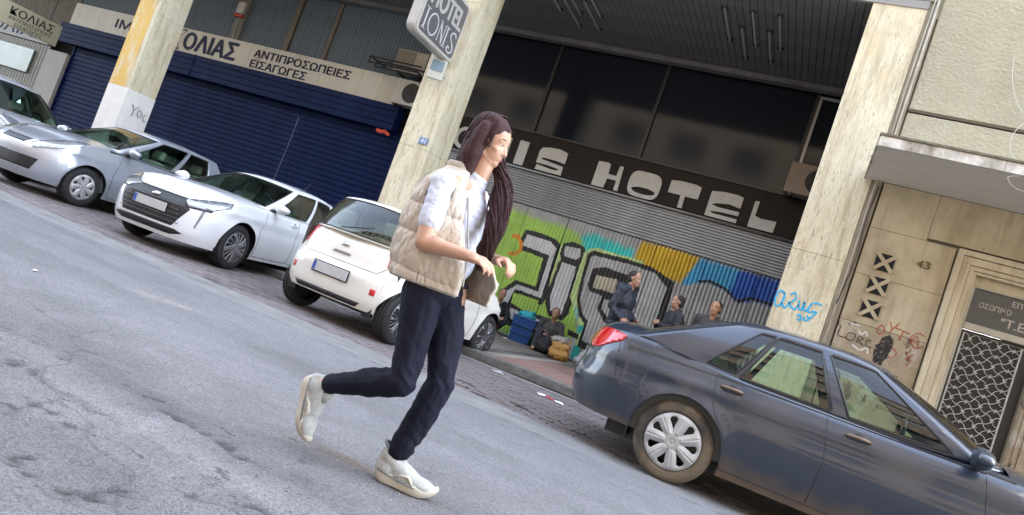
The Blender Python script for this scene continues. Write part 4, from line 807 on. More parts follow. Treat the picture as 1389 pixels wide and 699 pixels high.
# ================================================================== CARS
def sstep(a, b, x): t = np.clip((x-a)/(b-a), 0, 1); return t*t*(3-2*t)
def pchip(pts):
    xs = np.array([p[0] for p in pts], float); ys = np.array([p[1] for p in pts], float)
    h = np.diff(xs); d = np.diff(ys)/h; m = np.zeros(len(xs)); m[0] = d[0]; m[-1] = d[-1]
    for i in range(1, len(xs)-1): m[i] = 0 if d[i-1]*d[i] <= 0 else 2*d[i-1]*d[i]/(d[i-1]+d[i])
    def f(x):
        x = np.clip(x, xs[0], xs[-1]); i = np.clip(np.searchsorted(xs, x)-1, 0, len(xs)-2); t = (x-xs[i])/h[i]
        return ys[i]*(2*t**3-3*t**2+1)+m[i]*h[i]*(t**3-2*t**2+t)+ys[i+1]*(-2*t**3+3*t**2)+m[i+1]*h[i]*(t**3-t**2)
    return f
def paint(name, col, metal=0.0, rough=0.22, dirt=None):
    m = pm(name, col, rough, metal, nscale=1.7, namt=0.08, coat=1.0, spec=0.5)
    n = m.node_tree.nodes; l = m.node_tree.links; b = n['Principled BSDF']
    if metal:
        t = n.new('ShaderNodeTexNoise'); t.inputs['Scale'].default_value = 900; mr = n.new('ShaderNodeMapRange'); mr.inputs[3].default_value = rough-0.06; mr.inputs[4].default_value = rough+0.12
        tc = n.new('ShaderNodeTexCoord'); l.new(tc.outputs['Object'], t.inputs[0]); l.new(t.outputs[0], mr.inputs[0]); l.new(mr.outputs[0], b.inputs['Roughness'])
    b.inputs['Coat Roughness'].default_value = 0.09 if dirt else 0.04
    if dirt:   # road dust that lies on the lower body
        tc = n.new('ShaderNodeTexCoord'); sp = n.new('ShaderNodeSeparateXYZ'); l.new(tc.outputs['Object'], sp.inputs[0])
        t = n.new('ShaderNodeTexNoise'); t.inputs['Scale'].default_value = 5; t.inputs['Detail'].default_value = 8; l.new(tc.outputs['Object'], t.inputs[0])
        a = n.new('ShaderNodeMath'); a.operation = 'MULTIPLY_ADD'; a.inputs[1].default_value = 0.22; l.new(t.outputs[0], a.inputs[0]); l.new(sp.outputs[2], a.inputs[2])
        mr = n.new('ShaderNodeMapRange'); mr.inputs[1].default_value = 0.50; mr.inputs[2].default_value = 0.30; mr.inputs[3].default_value = 0; mr.inputs[4].default_value = 0.8; l.new(a.outputs[0], mr.inputs[0])
        mx = n.new('ShaderNodeMix'); mx.data_type = 'RGBA'; src = b.inputs['Base Color'].links[0].from_socket; l.new(mr.outputs[0], mx.inputs[0]); l.new(src, mx.inputs[6]); mx.inputs[7].default_value = (*dirt, 1); l.new(mx.outputs[2], b.inputs['Base Color'])
        iv = n.new('ShaderNodeMath'); iv.operation = 'SUBTRACT'; iv.inputs[0].default_value = 1; l.new(mr.outputs[0], iv.inputs[1]); l.new(iv.outputs[0], b.inputs['Coat Weight'])
    return m
M_TY = pm('tyre_rubber', (0.022, 0.022, 0.023), 0.8, nscale=14, namt=0.3, bump=0.15)
M_TYD = pm('tyre_rubber_dusty', (0.15, 0.118, 0.078), 0.9, nscale=3.2, col2=(0.045, 0.040, 0.036), thr=(0.42, 0.58), bump=0.2)
M_BK = pm('black_plastic', (0.014, 0.014, 0.015), 0.5, nscale=20, namt=0.2)
M_CH = pm('chrome', (0.6, 0.6, 0.6), 0.15, 1.0)
M_RED = pm('tail_lamp_red', (0.55, 0.01, 0.015), 0.12, coat=1.0); M_CLR = pm('lamp_clear', (0.30, 0.32, 0.35), 0.15, 0.5, coat=1.0)
M_IN = pm('cabin_dark', (0.07, 0.075, 0.07), 0.9); M_SEAT = pm('seat_cloth', (0.40, 0.42, 0.34), 0.9, nscale=9, namt=0.2)
M_PLATE = pm('plate_white', (0.50, 0.50, 0.49), 0.5, nscale=6, namt=0.1); M_EU = pm('plate_blue', (0.03, 0.08, 0.35), 0.5)
M_CG = glass('car_glass', (0.60, 0.76, 0.66)); M_CG2 = glass('car_glass_dark', (0.28, 0.36, 0.36)); M_WS = glass('windshield_glass', (0.66, 0.82, 0.75))

def wheel(parent, loc, side, r, rw, tw, style, tmat, cmat):
    """side: +1 outer face towards +y (local), -1 towards -y"""
    e = bpy.data.objects.new('wheel', None); COL.objects.link(e); e.parent = parent; e.location = loc; e.empty_display_size = .1
    if side < 0: e.rotation_euler = (0, 0, math.pi)
    b = bmesh.new(); h = tw/2
    pr = [(rw*0.97, -h*0.75), (rw, -h*0.9), (rw+0.02, -h), (r-0.035, -h*1.02), (r-0.012, -h*0.86)]
    for g in (-0.5, 0.0, 0.5): pr += [(r, (g-0.2)*h), (r, (g-0.07)*h), (r-0.007, (g-0.06)*h), (r-0.007, (g+0.06)*h), (r, (g+0.07)*h), (r, (g+0.2)*h)]
    pr += [(r-0.012, h*0.86), (r-0.030, h*1.01), (r-0.045, h*1.03), (rw+0.035, h*1.02), (rw+0.028, h*1.035), (rw+0.012, h*1.0), (rw, h*0.9), (rw*0.97, h*0.7)]
    lathe(b, pr, 64, 'Y'); obj('tyre', b, tmat, e, True)
    b = bmesh.new(); lathe(b, [(rw*1.0, h*0.92), (rw*0.965, h*0.95), (rw*0.95, h*0.7), (rw*0.92, -h*0.6), (rw*0.3, -h*0.3), (0.001, -h*0.3)], 48, 'Y'); obj('rim', b, M_BK if style[0] == 'cap' else cmat, e, True)
    b = bmesh.new(); lathe(b, [(0.001, h*0.2), (rw*0.45, h*0.2), (rw*0.5, h*0.1), (rw*0.8, h*0.1), (rw*0.8, -h*.1)], 32, 'Y'); obj('brake_disc', b, pm('brake_steel', (0.10, 0.10, 0.10), 0.5, 0.6), e, True)
    # cover / spokes on a polar grid with real holes
    nh = style[1]; NA = nh*28; NR = 22; yo = h*0.93
    v = []; f = []
    for i in range(NR):
        rf = 0.10+(i/(NR-1))*0.88
        for j in range(NA):
            a = 2*math.pi*j/NA; tw_ = style[2]*(rf-0.3); u = ((a+tw_)/(2*math.pi)*nh) % 1.0; du = abs(u-0.5)
            y = yo+0.012*math.cos(rf*1.5)-0.010*(rf > 0.93)-(0.006 if (du > 0.465 and 0.3 < rf < 0.9) else 0)-0.009*math.cos((du)*2*math.pi)*(0.3 < rf < 0.9)
            v.append((rw*rf*math.cos(a), y, rw*rf*math.sin(a)))
    for i in range(NR-1):
        rf = 0.10+((i+.5)/(NR-1))*0.88
        for j in range(NA):
            a = 2*math.pi*(j+.5)/NA; tw_ = style[2]*(rf-0.3); u = ((a+tw_)/(2*math.pi)*nh) % 1.0; du = abs(u-0.5); hole = False
            if style[0] == 'cap':
                wmax = 0.235*math.sqrt(max(0, (rf-0.42)/0.38))*math.sqrt(min(1, max(0, (0.86-rf)/0.08))) if 0.42 < rf < 0.86 else 0; hole = du < wmax
                if 0.34 < rf < 0.84 and du > 0.484: hole = True
            elif style[0] == 'capfine':
                wmax = 0.22*math.sqrt(max(0, (rf-0.5)/0.3)) if 0.5 < rf < 0.82 else 0; hole = du < wmax
            else:      # alloy: paired thin spokes
                hole = (0.30 < rf < 0.93) and (du < 0.5-0.115/rf*0.8) and not (style[3] and abs(du-0.16) < 0.04)
            if not hole: f.append((i*NA+j, (i+1)*NA+j, (i+1)*NA+(j+1) % NA, i*NA+(j+1) % NA))
    o = fromdata('wheel_cover', v, f, cmat, e, True); md = o.modifiers.new('t', 'SOLIDIFY'); md.thickness = 0.012; md.offset = -1 if True else 1
    b = bmesh.new(); lathe(b, [(0.001, yo+0.022), (rw*0.09, yo+0.021), (rw*0.13, yo+0.014), (rw*0.14, yo)], 24, 'Y'); obj('hub_cap', b, cmat, e, True)
    return e

def build_car(name, label, loc, rz, P):
    car = empty(name, label, 'car', loc, rz)
    L0, L1 = -P['ro'], P['wb']+P['fo']; W = P['W']/2; rt = P['rt']; Ra = rt+P.get('gap', 0.055); zc = rt; sill = P.get('sill', 0.22)
    ztop = pchip(P['top']); belt = pchip(P['belt']); ffr = pchip(P['front']); frr = pchip(P['rear'])
    pt = P['paint']
    # stations
    xs = list(np.arange(L0+0.5, L1-0.5, 0.05))
    nn, mm, D = P.get('n', 3.6), P.get('m', 1.7), P.get('D', 0.55)
    for q in (1, .995, .985, .97, .94, .9, .85, .78, .68, .55, .4, .2, 0.0):
        t = (1-q**nn)**(1/mm); xs += [L1-D+t*D, L0+D-t*D]
    for cx in (0, P['wb']):
        for k in range(0, 21): xs.append(cx+Ra*math.cos(math.pi*k/20))
        xs += [cx-Ra-0.004, cx+Ra+0.004]
    xs = np.array(sorted(set(np.round(xs, 4)))); keep = [0]
    for i in range(1, len(xs)):
        if xs[i]-xs[keep[-1]] > 0.006 or any(abs(abs(xs[i]-c)-Ra) < 0.006 for c in (0, P['wb'])) or i == len(xs)-1: keep.append(i)
    xs = xs[keep]; NX = len(xs)
    tf = np.clip((xs-(L1-D))/D, 0, 1); tr = np.clip(((L0+D)-xs)/D, 0, 1); Wx = W*np.power(np.clip(1-np.power(np.maximum(tf, tr), mm), 0, 1), 1/nn)
    taper = 1-0.035*np.clip((xs-(P['wb']*0.6))/(L1-P['wb']*0.6), 0, 1)**2-P.get('rt_taper', 0.03)*np.clip((P['wb']*0.3-xs)/(P['wb']*0.3-L0), 0, 1)**2; Wx = Wx*taper
    zb = np.full(NX, sill)
    for cx in (0, P['wb']):
        d2 = Ra**2-(xs-cx)**2; arch = np.where(d2 > 0, zc+np.sqrt(np.maximum(d2, 0)), 0); zb = np.where(np.abs(xs-cx) <= Ra+1e-4, np.maximum(zb, arch), zb)
    zb = np.where(xs > P['wb']+Ra, np.maximum(zb, P.get('fb', 0.2)), zb); zb = np.where(xs < -Ra, np.maximum(zb, P.get('rb', 0.26)), zb)
    NL = 16; fr = np.array([1.0, .99, .97, .94, .90, .84, .76, .66, .54, .4, .25, .1, 0.0]); rows = []
    zt = ztop(xs); cab = (xs > P['xc']) & (xs < P['xa'])
    zs = np.minimum(belt(xs), zt-0.025)
    def prof(z):   # side section
        lo = 1-0.075*np.clip((0.60-z)/0.40, 0, 1)**2; hi = 1-P.get('hi', 0.09)*np.clip((z-0.62)/0.36, 0, 1)**1.9
        crease = 0.010*np.exp(-((z-P['crease'])/0.035)**2)-0.012*np.exp(-((z-(P['crease']-0.09))/0.05)**2); return lo*hi, crease
    V = np.zeros((NX, NL+len(fr)-1, 3))
    for k in range(NL):
        a = k/(NL-1); z = zb+(zs-zb)*a; p, c = prof(z); y = Wx*p+c*(Wx > 0.4*W)
        for cx in (0, P['wb']):
            d = np.sqrt((xs-cx)**2+(z-zc)**2); y = y+P.get('flare', 0.016)*np.exp(-((d-Ra)/0.06)**2)*(Wx > 0.6*W)
        V[:, k] = np.stack([xs, y, z], -1)
    ys = V[:, NL-1, 1]
    for k in range(1, len(fr)):
        q = fr[k]; edge = np.power(q, P.get('crown', 5)); ch = 0.035*(1-q*q)
        z = zs+(zt-0.03-zs)*(1-edge)+ch; V[:, NL-1+k] = np.stack([xs, ys*q, z], -1)
    # nose and tail lean
    def lean(V):
        z = V[..., 2]; x = V[..., 0]; bf = sstep(L1-0.75, L1-0.05, x); br_ = sstep(L0+0.65, L0+0.05, x)
        V[..., 0] = x-bf*ffr(z)+br_*frr(z); return V
    V = lean(V)
    NV = V.shape[1]; verts = np.concatenate([V.reshape(-1, 3), V.reshape(-1, 3)*np.array([1, -1, 1])]); off = NX*NV; faces = []
    hq = 0.90
    for i in range(NX-1):
        for k in range(NV-1):
            if k >= NL-1:
                q = fr[k-NL+1+1] if k-NL+2 < len(fr) else 0
                if cab[i] and cab[i+1] and fr[k-NL+1] <= hq: continue
            a, b_, c, d = i*NV+k, (i+1)*NV+k, (i+1)*NV+k+1, i*NV+k+1
            faces.append((a, b_, c, d)); faces.append((off+a, off+d, off+c, off+b_))
    bm = bmesh.new(); vs = [bm.verts.new(p) for p in verts]
    for f in faces:
        try: bm.faces.new([vs[i] for i in f])
        except ValueError: pass
    bmesh.ops.remove_doubles(bm, verts=bm.verts[:], dist=0.0006)
    bmesh.ops.delete(bm, geom=[v for v in bm.verts if not v.link_faces], context='VERTS')
    bmesh.ops.recalc_face_normals(bm, faces=bm.faces[:])
    body = obj('body', bm, pt, car, True); me = body.data
    tree = BVHTree.FromPolygons([v.co.copy() for v in me.vertices], [tuple(p.vertices) for p in me.polygons])
    # greenhouse
    G = P['green']; zbelt = G['zb']; wbh, wrh = G['wb'], G['wr']; RZ = pchip(G['roof']); bow = G.get('bow', 0.16)
    def loops(u):
        """u in 0..4: 0..1 windshield half (centre to A), 1..3 side, 3..4 rear half; returns base, roof point on +y side"""
        if u <= 1:
            t = u; yb = wbh*t; xb = G['xa']-bow*t**2.2-0.10*t**8; yr = wrh*t; xr = G['r1']-0.10*t**2.2-0.05*t**8
        elif u <= 3:
            t = (u-1)/2; A = G['xa']-bow-.10; C = G['xc']+G.get('rbow', .1)+.08; A2 = G['r1']-0.15; C2 = G['r2']+0.10
            xb = A+(C-A)*t; xr = A2+(C2-A2)*t; yb = wbh+0.025*math.sin(math.pi*t); yr = wrh+0.035*math.sin(math.pi*t)
        else:
            t = 4-u; xb = G['xc']+G.get('rbow', .1)*t**2.2+0.08*t**8; xr = G['r2']+0.06*t**2.2+0.04*t**8; yb = (wbh-G.get('rin', 0.0))*t; yr = wrh*t
            if G.get('rin'): yb = (wbh-G['rin']*(1-t**6))*t if t < 1 else wbh
        zbv = float(G['zbf'](xb)) if 'zbf' in G else zbelt
        return Vector((xb, yb, zbv)), Vector((xr, yr, float(RZ(xr))-0.045*(min(1, yr/wrh))**2))
    def gp(u, v):
        b_, r_ = loops(u); p = b_.lerp(r_, v); k = math.sin(math.pi*v); dirn = Vector((0, 1, 0)) if 1 <= u <= 3 else Vector((1 if u < 1 else -1, 0, 0))
        if u < 1: dirn = Vector((1-u**3, u**3, 0))
        if u > 3: dirn = Vector((-(1-(4-u)**3), (4-u)**3, 0))
        return p+dirn*0.03*k
    U = sorted(set([round(x, 3) for x in list(np.linspace(0, .9, 10))+[.94, .97, 1, 1.03, 1.06]+list(np.linspace(1.1, 2.9, 31))+[2.94, 2.97, 3, 3.03, 3.06, 3.1]+list(np.linspace(3.1, 4, 9))]+[x for w_ in P['win'] for x in (w_[0], w_[1])]))
    VV = [0, .05, .10, .2, .3, .4, .5, .6, .7, .8, .88, .93, 1.0]
    shell_f, glassf = [], {w_[2]: [] for w_ in P['win']}; vid = {}; gv = []
    def gid(i, j, s):
        key = (i, j, s)
        if key not in vid: p = gp(U[i], VV[j]); gv.append((p.x, p.y*s, p.z)); vid[key] = len(gv)-1
        return vid[key]
    for s in (1, -1):
        for i in range(len(U)-1):
            um = (U[i]+U[i+1])/2
            for j in range(len(VV)-1):
                vm = (VV[j]+VV[j+1])/2; q = [gid(i, j, s), gid(i+1, j, s), gid(i+1, j+1, s), gid(i, j+1, s)]
                if s < 0: q = q[::-1]
                hit_ = None
                for (a, b_, nm, v0, v1) in P['win']:
                    if a <= um <= b_ and v0 < vm < v1: hit_ = nm
                if hit_: glassf[hit_].append((s, q))
                else: shell_f.append(q)
        rings = 6
        for i in range(len(U)-1):
            prev = [gid(i, len(VV)-1, s), gid(i+1, len(VV)-1, s)]
            for k in range(1, rings+1):
                w_ = k/rings; ids = []
                for ii in (i, i+1):
                    key = ('r', ii, k, s)
                    if key not in vid:
                        _, r_ = loops(U[ii]); xc_ = min(max(r_.x, G['r2']+0.25), G['r1']-0.25); p = r_.lerp(Vector((xc_, 0, r_.z)), w_); zz = float(RZ(p.x)); yy = abs(p.y)/wrh
                        p.z = zz-0.045*min(1, yy)**2+0.012*math.sin(math.pi*min(1, w_)); gv.append((p.x, p.y*s, p.z)); vid[key] = len(gv)-1
                    ids.append(vid[key])
                q = [prev[0], prev[1], ids[1], ids[0]]; shell_f.append(q if s > 0 else q[::-1]); prev = ids
    def sub(nm, fs, mat, smooth=True, sol=0):
        used = sorted({i for q in fs for i in q}); mp = {o_: k for k, o_ in enumerate(used)}
        o = fromdata(nm, [gv[i] for i in used], [[mp[i] for i in q] for q in fs], mat, car, smooth)
        bm = bmesh.new(); bm.from_mesh(o.data); bmesh.ops.remove_doubles(bm, verts=bm.verts[:], dist=0.0008); bmesh.ops.recalc_face_normals(bm, faces=bm.faces[:]); bm.to_mesh(o.data); bm.free()
        if sol: md = o.modifiers.new('t', 'SOLIDIFY'); md.thickness = sol; md.offset = -1
        return o
    sh = sub('roof_and_pillars', shell_f, pt, True, 0.03)
    tree2 = BVHTree.FromPolygons(gv, [tuple(q) for q in shell_f]+[tuple(q) for g_ in glassf.values() for _, q in g_])
    for nm, fs in glassf.items():
        base = nm.rstrip('0123456789'); gm = M_WS if base in ('windshield', 'rear_window') else (M_CG2 if P.get('darkglass') else M_CG)
        groups_ = ([fs] if base in ('windshield', 'rear_window') else [[q for s, q in fs if s > 0], [q for s, q in fs if s < 0]])
        for g_ in groups_:
            qs = [q[1] if isinstance(q, tuple) else q for q in g_]
            if not qs: continue
            g = sub(base, qs, gm)
            # rubber seal round the pane
            bm = bmesh.new(); bm.from_mesh(g.data); bd = [e for e in bm.edges if len(e.link_faces) == 1]; sb_ = bmesh.new()
            for e in bd:
                a, b_ = e.verts[0].co, e.verts[1].co
                if (a-b_).length > 1e-4: tube(sb_, [a, b_], 0.009, 5)
            bm.free(); obj('window_seal', sb_, M_BK, g, False)
    # interior
    zi = zbelt-0.12; tub = bx(G['xc']+0.15, G['xa']-0.1, -wbh+.04, wbh-.04, 0.28, 0.34); obj('cabin_floor', tub, M_IN, car)
    b = bmesh.new()
    for s in (-1, 1): box(b, G['xc']+0.12, G['xa']-0.1, s*(wbh+.02)-0.02, s*(wbh+.02)+0.02, 0.3, zbelt-0.02)
    box(b, G['xa']-0.55, G['xa']-0.02, -wbh+.02, wbh-.02, 0.5, zbelt-0.015, 0.03)
    box(b, G['xc']+0.32, G['xc']+0.5, -wbh+.12, wbh-.12, 0.5, zbelt-0.06, 0.02); obj('trim', b, M_IN, car)
    for (sx, half) in P['seats']:
        for s in (-1, 1):
            st_ = bmesh.new(); box(st_, -0.25, 0.25, -0.24, 0.24, 0, 0.16, 0.05); sb2 = obj('seat', st_, M_SEAT, car, True); sb2.location = (sx, s*0.36, 0.42)
            bk = bmesh.new(); box(bk, -0.07, 0.07, -0.23, 0.23, 0.0, 0.56, 0.06); bo = obj('backrest', bk, M_SEAT, sb2, True); bo.location = (-0.25, 0, 0.12); bo.rotation_euler = (0, -0.25, 0)
            hd = bmesh.new(); box(hd, -0.05, 0.05, -0.13, 0.13, 0.0, 0.17, 0.045); ho = obj('headrest', hd, M_SEAT, sb2, True); ho.location = (-0.42, 0, 0.70); ho.rotation_euler = (0, -0.2, 0)
    b = bmesh.new(); tube(b, [(0.19*math.cos(t*math.pi/10), 0, 0.19*math.sin(t*math.pi/10)) for t in range(20)], 0.016, 6, True); tube(b, [(-.19, 0, 0), (.19, 0, 0)], 0.014, 5); swh = obj('steering_wheel', b, M_BK, car, True); swh.location = (G['xa']-0.68, 0.36, zbelt+0.0); swh.rotation_euler = (0, 0.4, math.pi/2)
    # underside and wheel housings
    b = bx(L0+0.50, L1-0.45, -W+0.22, W-0.22, sill-0.02, sill+0.12); obj('underbody', b, M_BK, car)
    for cx in (0, P['wb']):
        for s in (-1, 1):
            b = bmesh.new()
            ring0, ring1 = [], []
            for k in range(25):
                a = math.pi*(k/24)*1.16-0.08*math.pi; p = (cx+(Ra+.004)*math.cos(a), zc+(Ra+.004)*math.sin(a)); ring0.append(b.verts.new((p[0], s*min(W-0.035, float(np.interp(p[0], xs, Wx))-0.03 if L0+.05 < p[0] < L1-.05 else W-0.3), p[1]))); ring1.append(b.verts.new((p[0], s*(W-0.32), p[1])))
            for k in range(24): b.faces.new((ring0[k], ring0[k+1], ring1[k+1], ring1[k]))
            b.faces.new(ring1); obj('wheel_housing', b, M_BK, car)
    # wheels
    k = 0
    for cx in (0, P['wb']):
        for s in (-1, 1): wheel(car, (cx, s*(W-0.125), rt), s, rt, P['rw'], P.get('tw', 0.195), P['wheel'], P['tyre'], P['cover'])
    # things laid on the skin
    X = {'-y': (Vector((0, -3, 0)), Vector((0, 1, 0)), lambda u, v: Vector((u, -3, v))), '+y': (None, Vector((0, -1, 0)), lambda u, v: Vector((u, 3, v))),
         '+x': (None, Vector((-1, 0, 0)), lambda u, v: Vector((6, u, v))), '-x': (None, Vector((1, 0, 0)), lambda u, v: Vector((-6, u, v))), 'z': (None, Vector((0, 0, -1)), lambda u, v: Vector((u, v, 4)))}
    def hitp(face, u, v, tr_=None):
        d = X[face][1]; o = X[face][2](u, v); loc_, nrm, _, _ = (tr_ or tree).ray_cast(o, d)
        if loc_ is None:
            loc_, nrm, _, _ = (tr_ or tree).find_nearest(o+d*(3-(P['W']/2) if 'y' in face else 4))
        if nrm.dot(d) > 0: nrm = -nrm
        return loc_, nrm
    def patch(name, face, pts, mat, off=0.004, th=0.006, parent=None, smooth=True, cuts=2, mir=False):
        """a shaped piece laid on the skin. face: '+x'.. with 2D pts, or an azimuth in degrees (seen from there) with rough 3D pts"""
        outs = []
        for sgn in ((1, -1) if mir else (1,)):
            fc = face; az = None
            if isinstance(face, (int, float)):
                az = R(face)*sgn; e = Vector((math.cos(az), math.sin(az), 0)); t = Vector((-math.sin(az), math.cos(az), 0))
                P2 = [(Vector((p[0], p[1]*sgn, 0)).dot(t), p[2]) for p in pts]; d = -e
            else:
                P2 = [(u, v) for u, v in pts]
                if mir and sgn < 0:
                    if face in ('+y', '-y'): fc = '+y' if face == '-y' else '-y'
                    else: P2 = [(-u, v) for u, v in pts]
                d = X[fc][1]
            bm = bmesh.new(); vv = [bm.verts.new((u, v, 0)) for u, v in P2]; bm.faces.new(vv)
            us = [p[0] for p in P2]; vs_ = [p[1] for p in P2]
            for ax, lo, hi in ((0, min(us), max(us)), (1, min(vs_), max(vs_))):
                k = lo+0.028
                while k < hi:
                    no = (1, 0, 0) if ax == 0 else (0, 1, 0); co = (k, 0, 0) if ax == 0 else (0, k, 0)
                    bmesh.ops.bisect_plane(bm, geom=bm.verts[:]+bm.edges[:]+bm.faces[:], dist=1e-5, plane_co=co, plane_no=no); k += 0.028
            bmesh.ops.triangulate(bm, faces=[f for f in bm.faces if len(f.verts) > 4])
            for v in bm.verts:
                if az is None: l_, n_ = hitp(fc, v.co.x, v.co.y)
                else:
                    o_ = e*6+t*v.co.x+Vector((0, 0, v.co.y)); l_, n_, _, _ = tree.ray_cast(o_, d)
                    if l_ is None: l_, n_, _, _ = tree.find_nearest(o_-e*5)
                    if n_.dot(d) > 0: n_ = -n_
                v.co = l_+n_*off
            bmesh.ops.recalc_face_normals(bm, faces=bm.faces[:])
            if sum((f.normal.dot(d) for f in bm.faces)) > 0: bmesh.ops.reverse_faces(bm, faces=bm.faces[:])
            o = obj(name, bm, mat, parent or car, smooth)
            md = o.modifiers.new('t', 'SOLIDIFY'); md.thickness = th; md.offset = -1; outs.append(o)
        return outs
    def seam(face, pts, r_=0.0035, mat=M_BK, name='panel_gap', mir=True, off=0.0005, tr_=None):
        for sgn in ((1, -1) if mir else (1,)):
            fc = face; P2 = pts
            if sgn < 0:
                if face in ('+y', '-y'): fc = '+y' if face == '-y' else '-y'
                else: P2 = [(-u, v) for u, v in pts]
            c = []
            for a, b_ in zip(P2, P2[1:]):
                n_ = max(2, int(math.hypot(b_[0]-a[0], b_[1]-a[1])/0.04))
                for k in range(n_): c.append((a[0]+(b_[0]-a[0])*k/n_, a[1]+(b_[1]-a[1])*k/n_))
            c.append(P2[-1]); pp = []
            for u, v in c: l_, n_ = hitp(fc, u, v, tr_); pp.append(l_+n_*off)
            obj(name, tube(bmesh.new(), pp, r_, 5), mat, car, True)
    P['details'](car, patch, seam, hitp, pt)
    # mirrors
    for s in (-1, 1):
        mx, my, mz = P['mirror']; b = bmesh.new(); bmesh.ops.create_uvsphere(b, u_segments=20, v_segments=12, radius=1)
        for v in b.verts:
            c = v.co; c.x = c.x*0.075+(0.02 if c.x > 0 else 0); c.y *= 0.115; c.z *= 0.075*(1-0.25*(c.y*s > 0)); 
            if c.x < -0.03: c.x = -0.03
            c += Vector((mx, s*my, mz))
        mo = obj('door_mirror', b, P.get('mirmat', pt), car, True)
        obj('mirror_foot', tube(bmesh.new(), [(mx+0.03, s*(my-0.17), mz-0.08), (mx+0.01, s*(my-0.05), mz-0.03)], [0.03, 0.022], 8), M_BK, mo, True)
    # number plates
    for fc, z, ok in (('+x', P['plate_f'], P.get('pf', True)), ('-x', P['plate_r'], P.get('pr', True))):
        if not ok: continue
        l_, n_ = hitp(fc, 0, z); s = 1 if fc == '+x' else -1
        pl_ = obj('number_plate', bx(-0.006, 0.006, -0.26, 0.26, -0.056, 0.056, 0.003), M_PLATE, car); pl_.location = l_+n_*0.015; pl_.rotation_euler = (0, 0, 0 if s > 0 else math.pi)
        pe = obj('blue_band', bx(0.0062, 0.0085, -0.255, -0.215, -0.05, 0.05), M_EU, pl_)
        pk = obj('plate_holder', bx(-0.012, -0.0065, -0.275, 0.275, -0.07, 0.068, 0.003), M_BK, pl_)
    return car

def handle(car, hitp, pt, x, z, side, mat=None, w=0.09):
    l_, n_ = hitp('-y' if side < 0 else '+y', x, z); s = side
    b = bmesh.new(); tube(b, [(-w, 0.0, 0), (-w*0.7, s*0.024, 0.004), (0, s*0.03, 0.006), (w*0.7, s*0.024, 0.004), (w, 0.0, 0)], [0.008, 0.013, 0.014, 0.013, 0.008], 8)
    o = obj('door_handle', b, mat or pt, car, True); o.location = l_
    b = bmesh.new(); lathe(b, [(0.001, 0), (0.034, 0), (0.036, 0.002)], 20, 'Y'); d = obj('handle_recess', b, M_BK, o, True); d.location = (0.0, s*0.002, 0.002)
# ---------------- dark sedan
def det_sedan(car, patch, seam, hitp, pt):
    patch('tail_lamp', -128, [(-1.06, -0.50, 0.99), (-1.06, -0.50, 0.84), (-0.98, -0.70, 0.80), (-0.90, -0.78, 0.82), (-0.70, -0.83, 0.93), (-0.68, -0.83, 0.985), (-0.86, -0.80, 1.0)], M_RED, 0.007, 0.014, mir=True)
    patch('rear_bumper_strip', '-x', [(-0.5, 0.37), (0.5, 0.37), (0.5, 0.32), (-0.5, 0.32)], M_BK, 0.003, 0.01)
    patch('head_lamp', 40, [(3.5, 0.42, 0.70), (3.2, 0.80, 0.80), (3.2, 0.80, 0.70), (3.5, 0.45, 0.60)], M_CLR, 0.006, 0.014, mir=True)
    patch('grille', '+x', [(-0.40, 0.62), (0.40, 0.62), (0.36, 0.70), (-0.36, 0.70)], M_BK, 0.004, 0.01)
    for pts in ([(0.16, 0.93), (0.20, 0.70), (0.34, 0.50), (0.38, 0.26)], [(1.02, 0.27), (1.05, 0.60), (0.99, 0.91)], [(2.05, 0.25), (2.10, 0.5), (2.02, 0.92)], [(0.38, 0.255), (2.05, 0.25)], [(-0.66, 0.93), (-0.60, 0.62), (-0.42, 0.46)], [(0.16, 0.935), (2.02, 0.915)]): seam('-y', pts)
    seam('-x', [(0.0, 0.66), (0.54, 0.68), (0.56, 0.95)], mir=True)
    seam('z', [(-0.68, 0.60), (-1.0, 0.56)])
    seam('-y', [(0.30, 0.235), (2.15, 0.235)], 0.014, pt, 'sill_moulding', off=0.0)
    for s in (-1, 1):
        handle(car, hitp, pt, 0.30, 0.86, s); handle(car, hitp, pt, 1.22, 0.84, s)
sed_paint = paint('slate_metallic', (0.018, 0.029, 0.050), 0.30, 0.42, dirt=(0.20, 0.135, 0.075))
